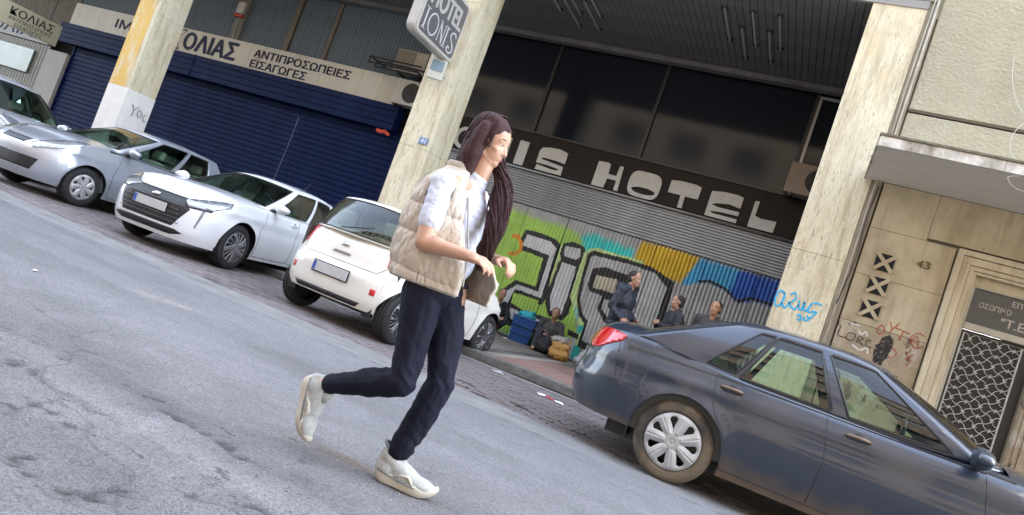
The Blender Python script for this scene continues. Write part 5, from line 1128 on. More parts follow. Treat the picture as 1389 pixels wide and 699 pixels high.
SED = dict(ro=1.08, wb=2.60, fo=0.95, W=1.76, rt=0.318, rw=0.226, sill=0.20, xc=-0.50, xa=2.20, paint=sed_paint, hi=0.105, crease=0.80, fb=0.2, rb=0.30,
  top=[(-1.08, 0.95), (-1.02, 1.08), (-0.85, 1.115), (-0.5, 1.12), (0.2, 1.02), (1.5, 0.97), (2.15, 1.01), (2.7, 0.965), (3.2, 0.84), (3.45, 0.72), (3.55, 0.62)],
  belt=[(-1.08, 0.84), (-0.95, 1.0), (-0.5, 1.01), (0.5, 0.95), (1.5, 0.925), (2.2, 0.91), (2.9, 0.84), (3.4, 0.70), (3.55, 0.58)],
  front=[(0.2, 0.06), (0.45, 0.0), (0.6, 0.02), (0.75, 0.16), (0.9, 0.4)], rear=[(0.25, 0.10), (0.42, 0.02), (0.55, 0.0), (0.70, 0.035), (0.95, 0.08), (1.1, 0.16)],
  green=dict(zb=0.945, wb=0.775, wr=0.59, xa=2.30, xc=-0.70, r1=1.34, r2=0.10, rbow=.10, bow=0.2, zbf=pchip([(-0.75, 1.045), (-0.4, 1.005), (0.2, 0.945), (1.5, 0.93), (2.3, 0.97)]),
     roof=[(-0.1, 1.37), (0.2, 1.43), (0.6, 1.465), (0.95, 1.465), (1.3, 1.43), (1.6, 1.36)]),
  win=[(0, 0.93, 'windshield', .05, .93), (1.12, 1.68, 'side_window1', .05, .90), (1.79, 2.34, 'side_window2', .05, .90), (2.38, 2.58, 'side_window3', .08, .88), (3.08, 4, 'rear_window', .05, .93)],
  seats=[(1.40, 1), (0.50, 1)], wheel=('cap', 7, 0, 0), tyre=M_TYD, cover=pm('silver_plastic', (0.46, 0.46, 0.45), 0.42, 0.3, nscale=9, namt=0.12), mirror=(1.93, 0.93, 1.0), plate_f=0.42, plate_r=0.72, details=det_sedan)
build_car('parked_sedan', 'slate grey sedan parked by the kerb with dusty rear wheel and red tail lamp', (-0.66, 6.63, 0), 0, SED)
# ---------------- small white hatch seen from behind
def det_mini(car, patch, seam, hitp, pt):
    patch('tail_lamp', -140, [(-0.3, -0.60, 1.04), (-0.36, -0.66, 0.80), (-0.3, -0.74, 0.78), (-0.2, -0.77, 0.86), (-0.15, -0.76, 1.02)], M_RED, 0.008, 0.016, mir=True)
    patch('reflector', '-x', [(0.57, 0.46), (0.63, 0.46), (0.63, 0.53), (0.57, 0.53)], M_RED, 0.004, 0.006, mir=True)
    seam('-x', [(0.0, 0.70), (0.55, 0.70), (0.64, 0.80), (0.60, 1.02)], mir=True)
    patch('bumper_insert', '-x', [(-0.5, 0.34), (0.5, 0.34), (0.45, 0.285), (-0.45, 0.285)], M_BK, 0.004, 0.01)
    patch('badge', '-x', [(-0.05, 0.87), (0.05, 0.87), (0.05, 0.92), (-0.05, 0.92)], M_CH, 0.006, 0.006)
    patch('latch_handle', '-x', [(-0.13, 0.78), (0.13, 0.78), (0.13, 0.81), (-0.13, 0.81)], M_CH, 0.008, 0.012)
    patch('head_lamp', 40, [(2.45, 0.48, 0.72), (2.2, 0.76, 0.82), (2.2, 0.77, 0.70), (2.45, 0.5, 0.62)], M_CLR, 0.006, 0.014, mir=True)
    for pts in ([(0.55, 0.92), (0.45, 0.6), (0.42, 0.26)], [(1.50, 0.26), (1.55, 0.6), (1.45, 0.92)], [(0.42, 0.26), (1.50, 0.26)]): seam('-y', pts)
    for s in (-1, 1): handle(car, hitp, pt, 0.68, 0.82, s)
    w_ = hitp('-x', 0, 1.10)[0]; 
    obj('rear_wiper', tube(bmesh.new(), [(w_.x-0.03, 0.05, 1.06), (w_.x-0.005, -0.12, 1.10), (w_.x+0.06, -0.34, 1.16)], 0.008, 6), M_BK, car, True)
white = paint('pearl_white', (0.76, 0.74, 0.66), 0, 0.25)
MINI = dict(ro=0.46, wb=2.00, fo=0.52, W=1.68, rt=0.30, rw=0.212, sill=0.22, xc=-0.10, xa=1.75, paint=white, crease=0.70, rb=0.27, D=0.42, m=2.2, n=4.0, hi=0.12,
  top=[(-0.46, 0.90), (-0.40, 1.02), (-0.2, 1.06), (0.4, 1.04), (1.0, 1.0), (1.75, 1.03), (2.1, 0.96), (2.4, 0.80), (2.52, 0.62)],
  belt=[(-0.46, 0.82), (-0.3, 1.0), (0.4, 0.99), (1.7, 0.95), (2.2, 0.84), (2.52, 0.56)],
  front=[(0.2, 0.06), (0.45, 0.0), (0.6, 0.02), (0.8, 0.16), (0.9, 0.25)], rear=[(0.2, 0.06), (0.40, 0.0), (0.60, 0.0), (0.70, 0.05), (1.05, 0.12)],
  green=dict(zb=1.0, wb=0.72, wr=0.58, xa=1.95, xc=-0.36, r1=1.15, r2=-0.08, rbow=0.16, bow=0.2, zbf=pchip([(-0.5, 1.02), (0.3, 0.99), (1.5, 0.97), (1.95, 0.98)]),
     roof=[(-0.3, 1.42), (0.0, 1.475), (0.5, 1.50), (1.0, 1.485), (1.4, 1.40)]),
  win=[(0, 0.93, 'windshield', .05, .93), (1.12, 2.1, 'side_window1', .05, .90), (2.18, 2.70, 'side_window2', .05, .88), (3.06, 4, 'rear_window', .05, .93)],
  seats=[(1.05, 1), (0.35, 1)], wheel=('alloy', 9, 0, True), tyre=M_TY, cover=pm('alloy_grey', (0.20, 0.20, 0.21), 0.3, 0.8), mirror=(1.55, 0.86, 1.03), plate_f=0.40, plate_r=0.56, details=det_mini)
build_car('parked_small_car', 'tiny white hatchback parked nose to the kerb, seen from behind beside the walking woman', (-4.78, 6.98, 0), R(90-5), MINI)
# ---------------- white hatch, nose to the street
def det_hatch(car, patch, seam, hitp, pt):
    patch('grille', '+x', [(-0.42, 0.75), (0.42, 0.75), (0.54, 0.62), (0.40, 0.36), (-0.40, 0.36), (-0.54, 0.62)], M_BK, 0.005, 0.012)
    for q in range(5): seam('+x', [(-0.48+0.02*q, 0.41+q*0.055), (0.48-0.02*q, 0.41+q*0.055)], 0.005, pm('grille_bar', (0.12, 0.12, 0.13), 0.3, 0.6), 'grille_bar', False, 0.012)
    patch('badge', '+x', [(-0.05, 0.665), (0.05, 0.665), (0.05, 0.70), (-0.05, 0.70)], M_CH, 0.018, 0.01)
    patch('head_lamp', 38, [(3.3, 0.46, 0.74), (3.2, 0.62, 0.79), (3.0, 0.78, 0.85), (2.86, 0.84, 0.87), (2.9, 0.84, 0.80), (3.1, 0.76, 0.70), (3.3, 0.54, 0.66)], M_CLR, 0.006, 0.014, mir=True)
    patch('lamp_surround', 38, [(3.3, 0.44, 0.70), (3.3, 0.50, 0.64), (3.1, 0.74, 0.67), (3.1, 0.76, 0.70), (3.3, 0.54, 0.66)], M_BK, 0.007, 0.01, mir=True)
    patch('lamp_blade', 38, [(3.2, 0.68, 0.66), (3.2, 0.73, 0.66), (3.2, 0.66, 0.42), (3.2, 0.64, 0.42)], pm('lamp_grey', (0.22, 0.22, 0.23), 0.3), 0.006, 0.008, mir=True)
    patch('lower_intake', '+x', [(-0.55, 0.30), (-0.40, 0.25), (0.40, 0.25), (0.55, 0.30), (0.45, 0.33), (-0.45, 0.33)], M_BK, 0.004, 0.01)
    patch('tail_lamp', 140, [(-0.6, 0.5, 0.92), (-0.4, 0.80, 0.94), (-0.4, 0.80, 0.80), (-0.6, 0.5, 0.80)], M_RED, 0.006, 0.014, mir=True)
    for pts in ([(0.55, 0.93), (0.45, 0.55), (0.40, 0.25)], [(1.22, 0.25), (1.25, 0.6), (1.20, 0.93)], [(2.12, 0.26), (2.16, 0.6), (2.05, 0.93)], [(0.4, 0.25), (2.12, 0.25)]): seam('-y', pts)
    seam('+x', [(0.62, 0.82), (0.50, 0.755), (0, 0.745)], mir=True)
    for s in (-1, 1): handle(car, hitp, pt, 0.66, 0.84, s); handle(car, hitp, pt, 1.36, 0.84, s)
    for s in (-1, 1):
        l_, n_ = hitp('-y' if s < 0 else '+y', 2.95, 0.5); 
    obj('aerial', tube(bmesh.new(), [(0.15, 0.0, 1.44), (-0.05, 0.0, 1.66)], [0.006, 0.003], 5), M_BK, car)
pwhite = paint('bluish_white', (0.76, 0.78, 0.80), 0, 0.22)
HAT = dict(ro=0.66, wb=2.54, fo=0.80, W=1.75, rt=0.315, rw=0.222, sill=0.20, xc=-0.25, xa=2.15, paint=pwhite, crease=0.76, rb=0.28, fb=0.19,
  top=[(-0.66, 0.90), (-0.58, 1.02), (-0.3, 1.02), (0.5, 0.97), (1.6, 0.96), (2.1, 1.01), (2.6, 0.97), (3.05, 0.87), (3.25, 0.76), (3.34, 0.66)],
  belt=[(-0.70, 0.84), (-0.5, 0.99), (0.5, 0.96), (1.6, 0.94), (2.2, 0.93), (2.8, 0.87), (3.2, 0.73), (3.34, 0.60)],
  front=[(0.19, 0.05), (0.35, 0.0), (0.6, 0.01), (0.75, 0.08), (0.9, 0.25)], rear=[(0.25, 0.08), (0.45, 0.0), (0.6, 0.03), (0.9, 0.10), (1.05, 0.2)],
  green=dict(zb=0.96, wb=0.745, wr=0.56, xa=2.28, xc=-0.52, r1=1.30, r2=-0.12, rbow=.12, bow=0.2, zbf=pchip([(-0.6, 1.0), (0.3, 0.965), (1.5, 0.94), (2.3, 0.97)]),
     roof=[(-0.3, 1.36), (0.1, 1.415), (0.6, 1.445), (1.0, 1.43), (1.35, 1.385), (1.5, 1.34)]),
  win=[(0, 0.93, 'windshield', .05, .93), (1.12, 1.86, 'side_window1', .05, .90), (1.98, 2.60, 'side_window2', .05, .90), (3.08, 4, 'rear_window', .05, .9)],
  seats=[(1.40, 1), (0.50, 1)], wheel=('alloy', 5, 0.3, True), tyre=M_TY, cover=pm('wheel_grey', (0.30, 0.30, 0.31), 0.35, 0.6), mirror=(1.90, 0.92, 1.02), plate_f=0.55, plate_r=0.60, details=det_hatch, darkglass=True)
build_car('parked_hatchback', 'white hatchback with dark grille parked nose to the street beside the tiny white car', (-8.30, 9.84, 0), R(-90+8), HAT)
# ---------------- silver hatch further left
def det_silver(car, patch, seam, hitp, pt):
    patch('grille', '+x', [(-0.30, 0.78), (0.30, 0.78), (0.26, 0.70), (-0.26, 0.70)], M_BK, 0.005, 0.012)
    patch('lower_intake', '+x', [(-0.62, 0.52), (0.62, 0.52), (0.56, 0.34), (-0.56, 0.34)], M_BK, 0.004, 0.012)
    patch('head_lamp', 38, [(3.2, 0.40, 0.72), (3.1, 0.55, 0.84), (2.9, 0.74, 0.95), (2.66, 0.83, 0.99), (2.7, 0.83, 0.90), (3.0, 0.76, 0.76), (3.2, 0.52, 0.66)], M_CLR, 0.006, 0.014, mir=True)
    patch('tail_lamp', 140, [(-0.6, 0.58, 1.02), (-0.4, 0.80, 1.02), (-0.4, 0.80, 0.74), (-0.6, 0.6, 0.74)], M_RED, 0.006, 0.014, mir=True)
    for pts in ([(0.50, 1.0), (0.42, 0.55), (0.36, 0.25)], [(1.12, 0.25), (1.15, 0.6), (1.10, 1.0)], [(2.02, 0.26), (2.06, 0.6), (1.95, 1.0)], [(0.4, 0.25), (2.02, 0.25)]): seam('-y', pts)
    seam('+x', [(0.60, 0.88), (0.42, 0.80), (0, 0.80)], mir=True)
    for s in (-1, 1): handle(car, hitp, pt, 0.62, 0.88, s); handle(car, hitp, pt, 1.26, 0.88, s)
silver = paint('silver_metallic', (0.42, 0.45, 0.50), 0.5, 0.28)
SIL = dict(ro=0.72, wb=2.46, fo=0.78, W=1.74, rt=0.31, rw=0.205, sill=0.21, xc=-0.25, xa=2.10, paint=silver, crease=0.80, rb=0.28, fb=0.2,
  top=[(-0.72, 0.92), (-0.62, 1.08), (-0.3, 1.08), (0.5, 1.03), (1.6, 1.02), (2.05, 1.08), (2.5, 1.03), (2.95, 0.90), (3.15, 0.80), (3.24, 0.68)],
  belt=[(-0.72, 0.86), (-0.5, 1.05), (0.5, 1.02), (1.6, 1.0), (2.1, 0.99), (2.7, 0.93), (3.1, 0.77), (3.24, 0.60)],
  front=[(0.19, 0.05), (0.35, 0.0), (0.6, 0.01), (0.75, 0.06), (0.95, 0.25)], rear=[(0.25, 0.08), (0.45, 0.0), (0.6, 0.03), (0.9, 0.06), (1.05, 0.12)],
  green=dict(zb=1.02, wb=0.755, wr=0.58, xa=2.30, xc=-0.52, r1=1.30, r2=-0.22, rbow=.12, bow=0.2, zbf=pchip([(-0.6, 1.05), (0.3, 1.02), (1.5, 1.0), (2.3, 1.04)]),
     roof=[(-0.4, 1.46), (0.1, 1.50), (0.6, 1.52), (1.0, 1.51), (1.35, 1.45), (1.5, 1.40)]),
  win=[(0, 0.93, 'windshield', .05, .93), (1.12, 1.86, 'side_window1', .05, .90), (1.98, 2.60, 'side_window2', .05, .90), (3.08, 4, 'rear_window', .05, .9)],
  seats=[(1.40, 1), (0.50, 1)], wheel=('capfine', 7, 0.3, 0), tyre=M_TY, cover=MATS['silver_plastic'], mirror=(1.86, 0.93, 1.08), plate_f=0.60, plate_r=0.60, pf=False, details=det_silver)
build_car('parked_hatchback', 'silver blue hatchback with pale headlamps parked nose out behind the white hatchback', (-11.38, 9.96, 0), R(-90+1), SIL)
SIL2 = dict(SIL); SIL2['paint'] = paint('pale_silver', (0.50, 0.52, 0.55), 0.45, 0.3); SIL2['green'] = dict(SIL['green'], roof=[(-0.4, 1.60), (0.1, 1.66), (0.6, 1.68), (1.0, 1.66), (1.35, 1.60), (1.5, 1.54)])
build_car('parked_hatchback', 'taller pale silver car cut off by the left edge of the picture', (-15.95, 8.45, 0), R(0), SIL2)
# ================================================================== PEOPLE
def blob(name, prims, mat, parent=None, vox=0.006, sm=4, fac=0.6, post=None, collide=None):
    """one continuous surface grown from overlapping tapered limbs: ('c',p0,r0,p1,r1) capsules and ('e',centre,(rx,ry,rz),euler) ellipsoids"""
    bm = bmesh.new()
    for pr in prims:
        if pr[0] == 'c':
            p0, r0_, p1, r1_ = Vector(pr[1]), pr[2], Vector(pr[3]), pr[4]; d = p1-p0; L = max(d.length, 1e-5); q = d.to_track_quat('Z', 'Y')
            prof = [(r0_*math.sin(a), -r0_*math.cos(a)) for a in np.linspace(0.02, math.pi/2, 6)]+[(r1_*math.cos(a), L+r1_*math.sin(a)) for a in np.linspace(0, math.pi/2-0.02, 6)]
            rings = []
            for (r_, h) in prof: rings.append([bm.verts.new(p0+q @ Vector((r_*math.cos(2*math.pi*k/14), r_*math.sin(2*math.pi*k/14), h))) for k in range(14)])
            for A, B in zip(rings, rings[1:]):
                for k in range(14): bm.faces.new((A[k], A[(k+1) % 14], B[(k+1) % 14], B[k]))
            bm.faces.new(rings[0][::-1]); bm.faces.new(rings[-1])
        else:
            c = Vector(pr[1]); rx, ry, rz = pr[2]; from mathutils import Euler
            rot = Euler(pr[3]).to_matrix() if len(pr) > 3 else Matrix.Identity(3)
            r = bmesh.ops.create_uvsphere(bm, u_segments=22, v_segments=14, radius=1)
            for v in r['verts']: v.co = c+rot @ Vector((v.co.x*rx, v.co.y*ry, v.co.z*rz))
    me = bpy.data.meshes.new(name); bm.to_mesh(me); bm.free(); o = bpy.data.objects.new(name, me); COL.objects.link(o)
    md = o.modifiers.new('r', 'REMESH'); md.mode = 'VOXEL'; md.voxel_size = vox; md.adaptivity = 0
    ms = o.modifiers.new('s', 'SMOOTH'); ms.iterations = sm; ms.factor = fac
    dg = bpy.context.evaluated_depsgraph_get(); m2 = bpy.data.meshes.new_from_object(o.evaluated_get(dg)); bpy.data.objects.remove(o); m2.name = name
    if post:
        n = len(m2.vertices); co = np.empty(n*3); m2.vertices.foreach_get('co', co); no = np.empty(n*3); m2.vertices.foreach_get('normal', no)
        co = post(co.reshape(-1, 3), no.reshape(-1, 3)); m2.vertices.foreach_set('co', co.ravel())
    m2.materials.clear(); m2.update()
    return mesh_obj(name, m2, mat, parent, True)
def vn(P, s, seed=0):
    return fbm(P[:, 0]*s[0]+P[:, 1]*s[1]*0.7+50+seed, P[:, 2]*s[2]+P[:, 1]*s[1]+50, seed, 3)-0.5
def skin_mat(name, col):
    m = pm(name, col, 0.5, nscale=14, namt=0.10, bump=0.06, bscale=220); b = m.node_tree.nodes['Principled BSDF']
    b.inputs['Subsurface Weight'].default_value = 0.12; b.inputs['Subsurface Radius'].default_value = (0.02, 0.008, 0.004); b.inputs['Subsurface Scale'].default_value = 0.5; return m
M_SKIN = skin_mat('skin_light', (0.52, 0.30, 0.20)); M_SKIN2 = skin_mat('skin_tanned', (0.38, 0.21, 0.14))
M_EYE = pm('eye_dark', (0.02, 0.015, 0.012), 0.15); M_LIP = pm('lip', (0.40, 0.15, 0.13), 0.45)
def head_prims(c, yaw_, s=1.0, tilt=0.0):
    """head of height ~0.23 centred at c, looking along yaw_"""
    c = Vector(c); Rz = Matrix.Rotation(yaw_, 3, 'Z') @ Matrix.Rotation(tilt, 3, 'Y')
    def p(x, y, z): return tuple(c+Rz @ Vector((x*s, y*s, z*s)))
    from mathutils import Euler
    e = Rz.to_euler()
    P = [('e', p(-0.012, 0, 0.030), (0.094*s, 0.074*s, 0.088*s), e), ('e', p(0.020, 0, -0.030), (0.062*s, 0.058*s, 0.078*s), e), ('e', p(0.050, 0, -0.084), (0.026*s, 0.028*s, 0.022*s), e),
         ('c', p(0.068, 0, -0.002+.02), 0.009*s, p(0.088, 0, -0.028), 0.012*s), ('e', p(0.082, 0.010, -0.032), (0.009*s, 0.008*s, 0.007*s), e), ('e', p(0.082, -0.010, -0.032), (0.009*s, 0.008*s, 0.007*s), e),
         ('e', p(0.070, 0, -0.056), (0.012*s, 0.022*s, 0.006*s), e), ('e', p(0.069, 0, -0.066), (0.012*s, 0.020*s, 0.006*s), e),
         ('c', p(0.066, 0.014, 0.026), 0.009*s, p(0.058, 0.044, 0.022), 0.008*s), ('c', p(0.066, -0.014, 0.026), 0.009*s, p(0.058, -0.044, 0.022), 0.008*s),
         ('e', p(0.045, 0.038, -0.025), (0.024*s, 0.020*s, 0.018*s), e), ('e', p(0.045, -0.038, -0.025), (0.024*s, 0.020*s, 0.018*s), e),
         ('c', p(0.0, 0.048, -0.060), 0.016*s, p(0.042, 0.026, -0.088), 0.014*s), ('c', p(0.0, -0.048, -0.060), 0.016*s, p(0.042, -0.026, -0.088), 0.014*s)]
    for sy in (-1, 1): P += [('e', p(-0.012, sy*0.076, -0.006), (0.016*s, 0.007*s, 0.030*s), e)]
    return P, p
def face_bits(p, s, parent):
    for sy in (-1, 1):
        b = bmesh.new(); bmesh.ops.create_uvsphere(b, u_segments=12, v_segments=8, radius=0.0105*s)
        o = obj('eye', b, pm('eye_white', (0.6, 0.58, 0.55), 0.2), parent, True); o.location = p(0.0595, sy*0.028, 0.006)
        b = bmesh.new(); bmesh.ops.create_uvsphere(b, u_segments=10, v_segments=6, radius=0.0055*s); q = obj('iris', b, M_EYE, o, True); q.location = Vector(p(0.0675, sy*0.028, 0.006))-o.location
        b = bmesh.new(); tube(b, [p(0.074, sy*0.013, 0.029), p(0.075, sy*0.030, 0.034), p(0.064, sy*0.048, 0.028)], [0.002*s, 0.0024*s, 0.0015*s], 5); obj('eyebrow', b, pm('brow_hair', (0.03, 0.018, 0.014), 0.8), parent, True)
    b = bmesh.new(); tube(b, [p(0.066, -0.020, -0.061), p(0.0835, 0, -0.060), p(0.066, 0.020, -0.061)], [0.002*s, 0.0045*s, 0.002*s], 6); obj('lips', b, M_LIP, parent, True)
def hand_prims(w, d, up, s=1.0, curl=0.5, side=1, spread=0.25, thumb=0.6, rf=1.0):
    """palm from wrist w along d; up = back-of-hand normal; side=+1 thumb towards d x up"""
    w = Vector(w); d = Vector(d).normalized(); up = Vector(up); up = (up-d*up.dot(d)).normalized(); sd_ = d.cross(up)*side; P = []
    P += [('c', tuple(w), 0.024*s, tuple(w+d*0.035*s), 0.026*s)]
    for k, (off, L, r_) in enumerate(((0.026, 0.074, .0088), (0.009, 0.082, .0090), (-0.009, 0.076, .0086), (-0.025, 0.060, .0078))):
        base = w+d*0.082*s*(1-0.06*abs(k-1))+sd_*off*s
        P += [('c', tuple(w+d*0.018*s+sd_*off*0.55*s), 0.0155*s, tuple(base), 0.0118*s)]
        ang = 0.15; p0 = base; dirf = (d+sd_*off*spread*8).normalized()
        for j, fr_ in enumerate((0.46, 0.30, 0.24)):
            ang += curl*(0.75+0.12*k)*(1.0 if j else 0.7); v = dirf*math.cos(ang)-up*math.sin(ang); p1 = p0+v*L*fr_*s
            P += [('c', tuple(p0), r_*rf*s*(1-0.05*j), tuple(p1), r_*rf*s*(0.93-0.06*j))]; p0 = p1
    b0 = w+d*0.022*s+sd_*0.024*s-up*0.006*s; b1 = b0+(sd_*0.75+d*0.65-up*0.35*thumb).normalized()*0.040*s; b2 = b1+(sd_*0.25+d*0.85-up*0.5*thumb).normalized()*0.030*s; b3 = b2+(d*0.85-up*0.55*thumb-sd_*.15).normalized()*0.024*s
    P += [('c', tuple(b0), 0.0165*s, tuple(b1), 0.0125*s), ('c', tuple(b1), 0.0115*s, tuple(b2), 0.0100*s), ('c', tuple(b2), 0.0098*s, tuple(b3), 0.0082*s)]
    return P
def shoe(parent, heel, fwd, up, L=0.27, side=1):
    """running shoe: white upper, thick cream sole, laces. heel = sole point under the heel"""
    heel = Vector(heel); f = Vector(fwd).normalized(); u = Vector(up); u = (u-f*u.dot(f)).normalized(); s = f.cross(u)
    def P(x, y, z): return tuple(heel+f*x*L+s*y*L+u*z*L)
    m_up = pm('trainer_mesh', (0.46, 0.475, 0.45), 0.7, nscale=60, namt=0.25, bump=0.3, bscale=260); m_so = pm('trainer_sole', (0.56, 0.52, 0.43), 0.6, nscale=12, namt=0.2)
    rot = Matrix((f, s, u)).transposed().to_euler()
    up_ = blob('shoe', [('e', P(.16, 0, .22), (.17*L, .14*L, .17*L), rot), ('c', P(.13, 0, .40), .135*L, P(.30, 0, .30), .145*L), ('c', P(.30, 0, .30), .145*L, P(.55, 0, .20), .14*L), ('e', P(.72, 0, .15), (.27*L, .165*L, .125*L), rot), ('e', P(.5, 0, .17), (.34*L, .155*L, .14*L), rot), ('c', P(.03, 0, .46), .05*L, P(.03, 0, .2), .09*L)], m_up, parent, 0.0055, 3)
    b = bmesh.new(); n_ = 40; rings = []
    for (zz, k) in ((-0.005, 0.93), (0.01, 1.0), (0.10, 1.06), (0.145, 0.99)):
        ring = []
        for i in range(n_):
            a = 2*math.pi*i/n_; x = 0.5+0.52*math.copysign(abs(math.cos(a))**0.8, math.cos(a)); wd = 0.115+0.055*math.exp(-((x-0.72)/0.2)**2)+0.02*math.exp(-((x-0.12)/0.15)**2)
            y = wd*math.copysign(abs(math.sin(a))**0.75, math.sin(a)); lift = 0.10*max(0, (x-0.78)/0.24)**2+0.05*max(0, (0.1-x)/0.1)**2
            heelup = 0.04*(1-x) if zz > 0.05 else 0
            ring.append(b.verts.new(P((x-0.5)*k+0.5, y*k, zz+lift+heelup)))
        rings.append(ring)
    for A, B in zip(rings, rings[1:]):
        for i in range(n_): b.faces.new((A[i], A[(i+1) % n_], B[(i+1) % n_], B[i]))
    b.faces.new(rings[0][::-1]); b.faces.new(rings[-1]); bmesh.ops.recalc_face_normals(b, faces=b.faces[:]); obj('sole', b, m_so, up_, True)
    m_l = pm('lace_white', (0.7, 0.7, 0.68), 0.7)
    for i in range(5):
        x = .36+i*.065; z = .405-i*.030; obj('lace', tube(bmesh.new(), [P(x, -.085, z-.035), P(x+.02, 0, z+.006), P(x+.005, .085, z-.035)], 0.0035, 5), m_l, up_, True)
    m_sh = pm('trainer_grey', (0.16, 0.18, 0.19), 0.7)
    for sg in (-1, 1):
        b = bmesh.new(); tube(b, [P(.66, sg*.165, .13), P(.55, sg*.160, .24), P(.42, sg*.145, .22), P(.34, sg*.150, .17)], [.004, .008, .006, .003], 6); obj('side_stripe', b, m_so, up_, True)
        b = bmesh.new(); tube(b, [P(.02, sg*.10, .17), P(.20, sg*.150, .16), P(.42, sg*.160, .13), P(.7, sg*.172, .12)], 0.0035, 5); obj('foxing_line', b, m_sh, up_, True)
    b = bmesh.new(); tube(b, [P(.14+.15*math.cos(t*math.pi/9), .105*math.sin(t*math.pi/9), .50-.10*math.cos(t*math.pi/9)) for t in range(18)], 0.008, 6, True); obj('collar', b, m_sh, up_, True)
    obj('tongue', tube(bmesh.new(), [P(.34, 0, .36), P(.28, 0, .46), P(.27, 0, .55)], [0.028, 0.024, 0.014], 8), m_up, up_, True)
    return up_
def hair_strand_post(seed, s=90, amp=0.006):
    def f(P, N):
        a = np.arctan2(P[:, 1]-P[:, 1].mean(), P[:, 0]-P[:, 0].mean()); n = fbm(a*7+P[:, 2]*1.5+30, P[:, 2]*2.5+20, seed, 4)-0.5
        n2 = np.sin(a*46+np.sin(P[:, 2]*22)*1.6)*0.22; return P+N*((n*2.2+n2)*amp)[:, None]
    return f
# ---------------------------------------------------------------- the walking woman
wm = empty('person', 'walking person in cream quilted vest, dark trousers and white trainers crossing the street', 'person', (-1.5, 2.88, 0))
wm_off = Vector((-1.5, 2.88, 0))
def wo(p): return tuple(Vector(p)-wm_off)
HC = (-1.530, 2.89, 1.625)
hp, hpf = head_prims(HC, R(4), 0.98, R(6))
shR, shL = (-1.600, 2.715, 1.355), (-1.58, 3.045, 1.37)
elR, wrR = (-1.560, 2.665, 1.080), (-1.345, 2.675, 1.085)
elL, wrL = (-1.52, 3.10, 1.11), (-1.285, 2.90, 1.12)
hipR, knR, anR = (-1.55, 2.80, 0.90), (-1.485, 2.775, 0.470), (-1.865, 2.775, 0.315)
hipL, knL, anL = (-1.50, 2.96, 0.90), (-1.375, 2.915, 0.500), (-1.455, 2.895, 0.105)
body = hp+[('c', (-1.535, 2.89, 1.42), 0.050, (-1.530, 2.89, 1.56), 0.050), ('e', (-1.565, 2.89, 1.25), (0.095, 0.155, 0.17)), ('e', (-1.54, 2.89, 1.05), (0.085, 0.13, 0.14)), ('e', (-1.53, 2.88, 0.93), (0.10, 0.15, 0.10)),
  ('c', (-1.57, 2.82, 1.38), 0.055, shR, 0.046), ('c', (-1.56, 2.96, 1.38), 0.055, shL, 0.046), ('c', shR, 0.047, elR, 0.041), ('c', elR, 0.041, wrR, 0.027), ('c', shL, 0.045, elL, 0.036), ('c', elL, 0.037, wrL, 0.0235),
  ('e', (-1.50, 2.665, 1.083), (0.06, 0.036, 0.040)),
  ('c', hipR, 0.075, knR, 0.052), ('c', knR, 0.05, anR, 0.034), ('c', hipL, 0.075, knL, 0.052), ('c', knL, 0.05, anL, 0.034), ('c', anR, 0.034, (-1.90, 2.775, 0.22), 0.036), ('c', anL, 0.034, (-1.42, 2.9, 0.06), 0.038)]
body += hand_prims(wrR, (1, 0.12, -0.02), (0.1, -0.45, 0.9), 0.95, 0.52, -1, 0.2)
body += hand_prims(wrL, (0.80, -0.50, -0.05), (0.35, -0.1, 0.90), 0.95, 0.70, 1, 0.2)
def towm(prims):
    out = []
    for p in prims:
        if p[0] == 'c': out.append(('c', wo(p[1]), p[2], wo(p[3]), p[4]))
        else: out.append(('e', wo(p[1]))+tuple(p[2:]))
    return out
bo = blob('body', towm(body), M_SKIN, wm, 0.0052, 3, 0.5)
face_bits(lambda x, y, z: wo(hpf(x, y, z)), 0.98, wm)
# hair: cap plus long locks over the chest and back
def hq(x, y, z): return wo(hpf(x, y, z))
hair = [('e', hq(-0.030, 0, 0.050), (0.098, 0.084, 0.088)), ('e', hq(-0.055, 0, -0.01), (0.072, 0.080, 0.095)), ('c', hq(-0.065, 0, -0.03), 0.070, hq(-0.075, 0, -0.14), 0.055), ('c', hq(0.045, -0.015, 0.078), 0.022, hq(-0.02, -0.045, 0.095), 0.035), ('c', hq(0.045, 0.015, 0.078), 0.022, hq(-0.02, 0.045, 0.095), 0.035)]
def lock(pts, rs):
    return [('c', wo(pts[i]), rs[i], wo(pts[i+1]), rs[i+1]) for i in range(len(pts)-1)]
hair += lock([(-1.55, 2.815, 1.68), (-1.56, 2.82, 1.60), (-1.575, 2.83, 1.52)], [.028, .032, .026])
LK = [(-1.525, 2.965, 1.62), (-1.485, 2.96, 1.54), (-1.42, 2.94, 1.46), (-1.385, 2.90, 1.36), (-1.355, 2.86, 1.26), (-1.345, 2.84, 1.17), (-1.345, 2.85, 1.07)]
hair += lock(LK, [.020, .026, .034, .042, .040, .028, .005])
hair += lock([(-1.56, 2.83, 1.64), (-1.575, 2.825, 1.54), (-1.57, 2.84, 1.46)], [.045, .046, .03])
hair += lock([(-1.60, 2.85, 1.62), (-1.605, 2.86, 1.52), (-1.60, 2.86, 1.46)], [.045, .042, .03])
sb_ = bmesh.new(); rsn = random.Random(4)
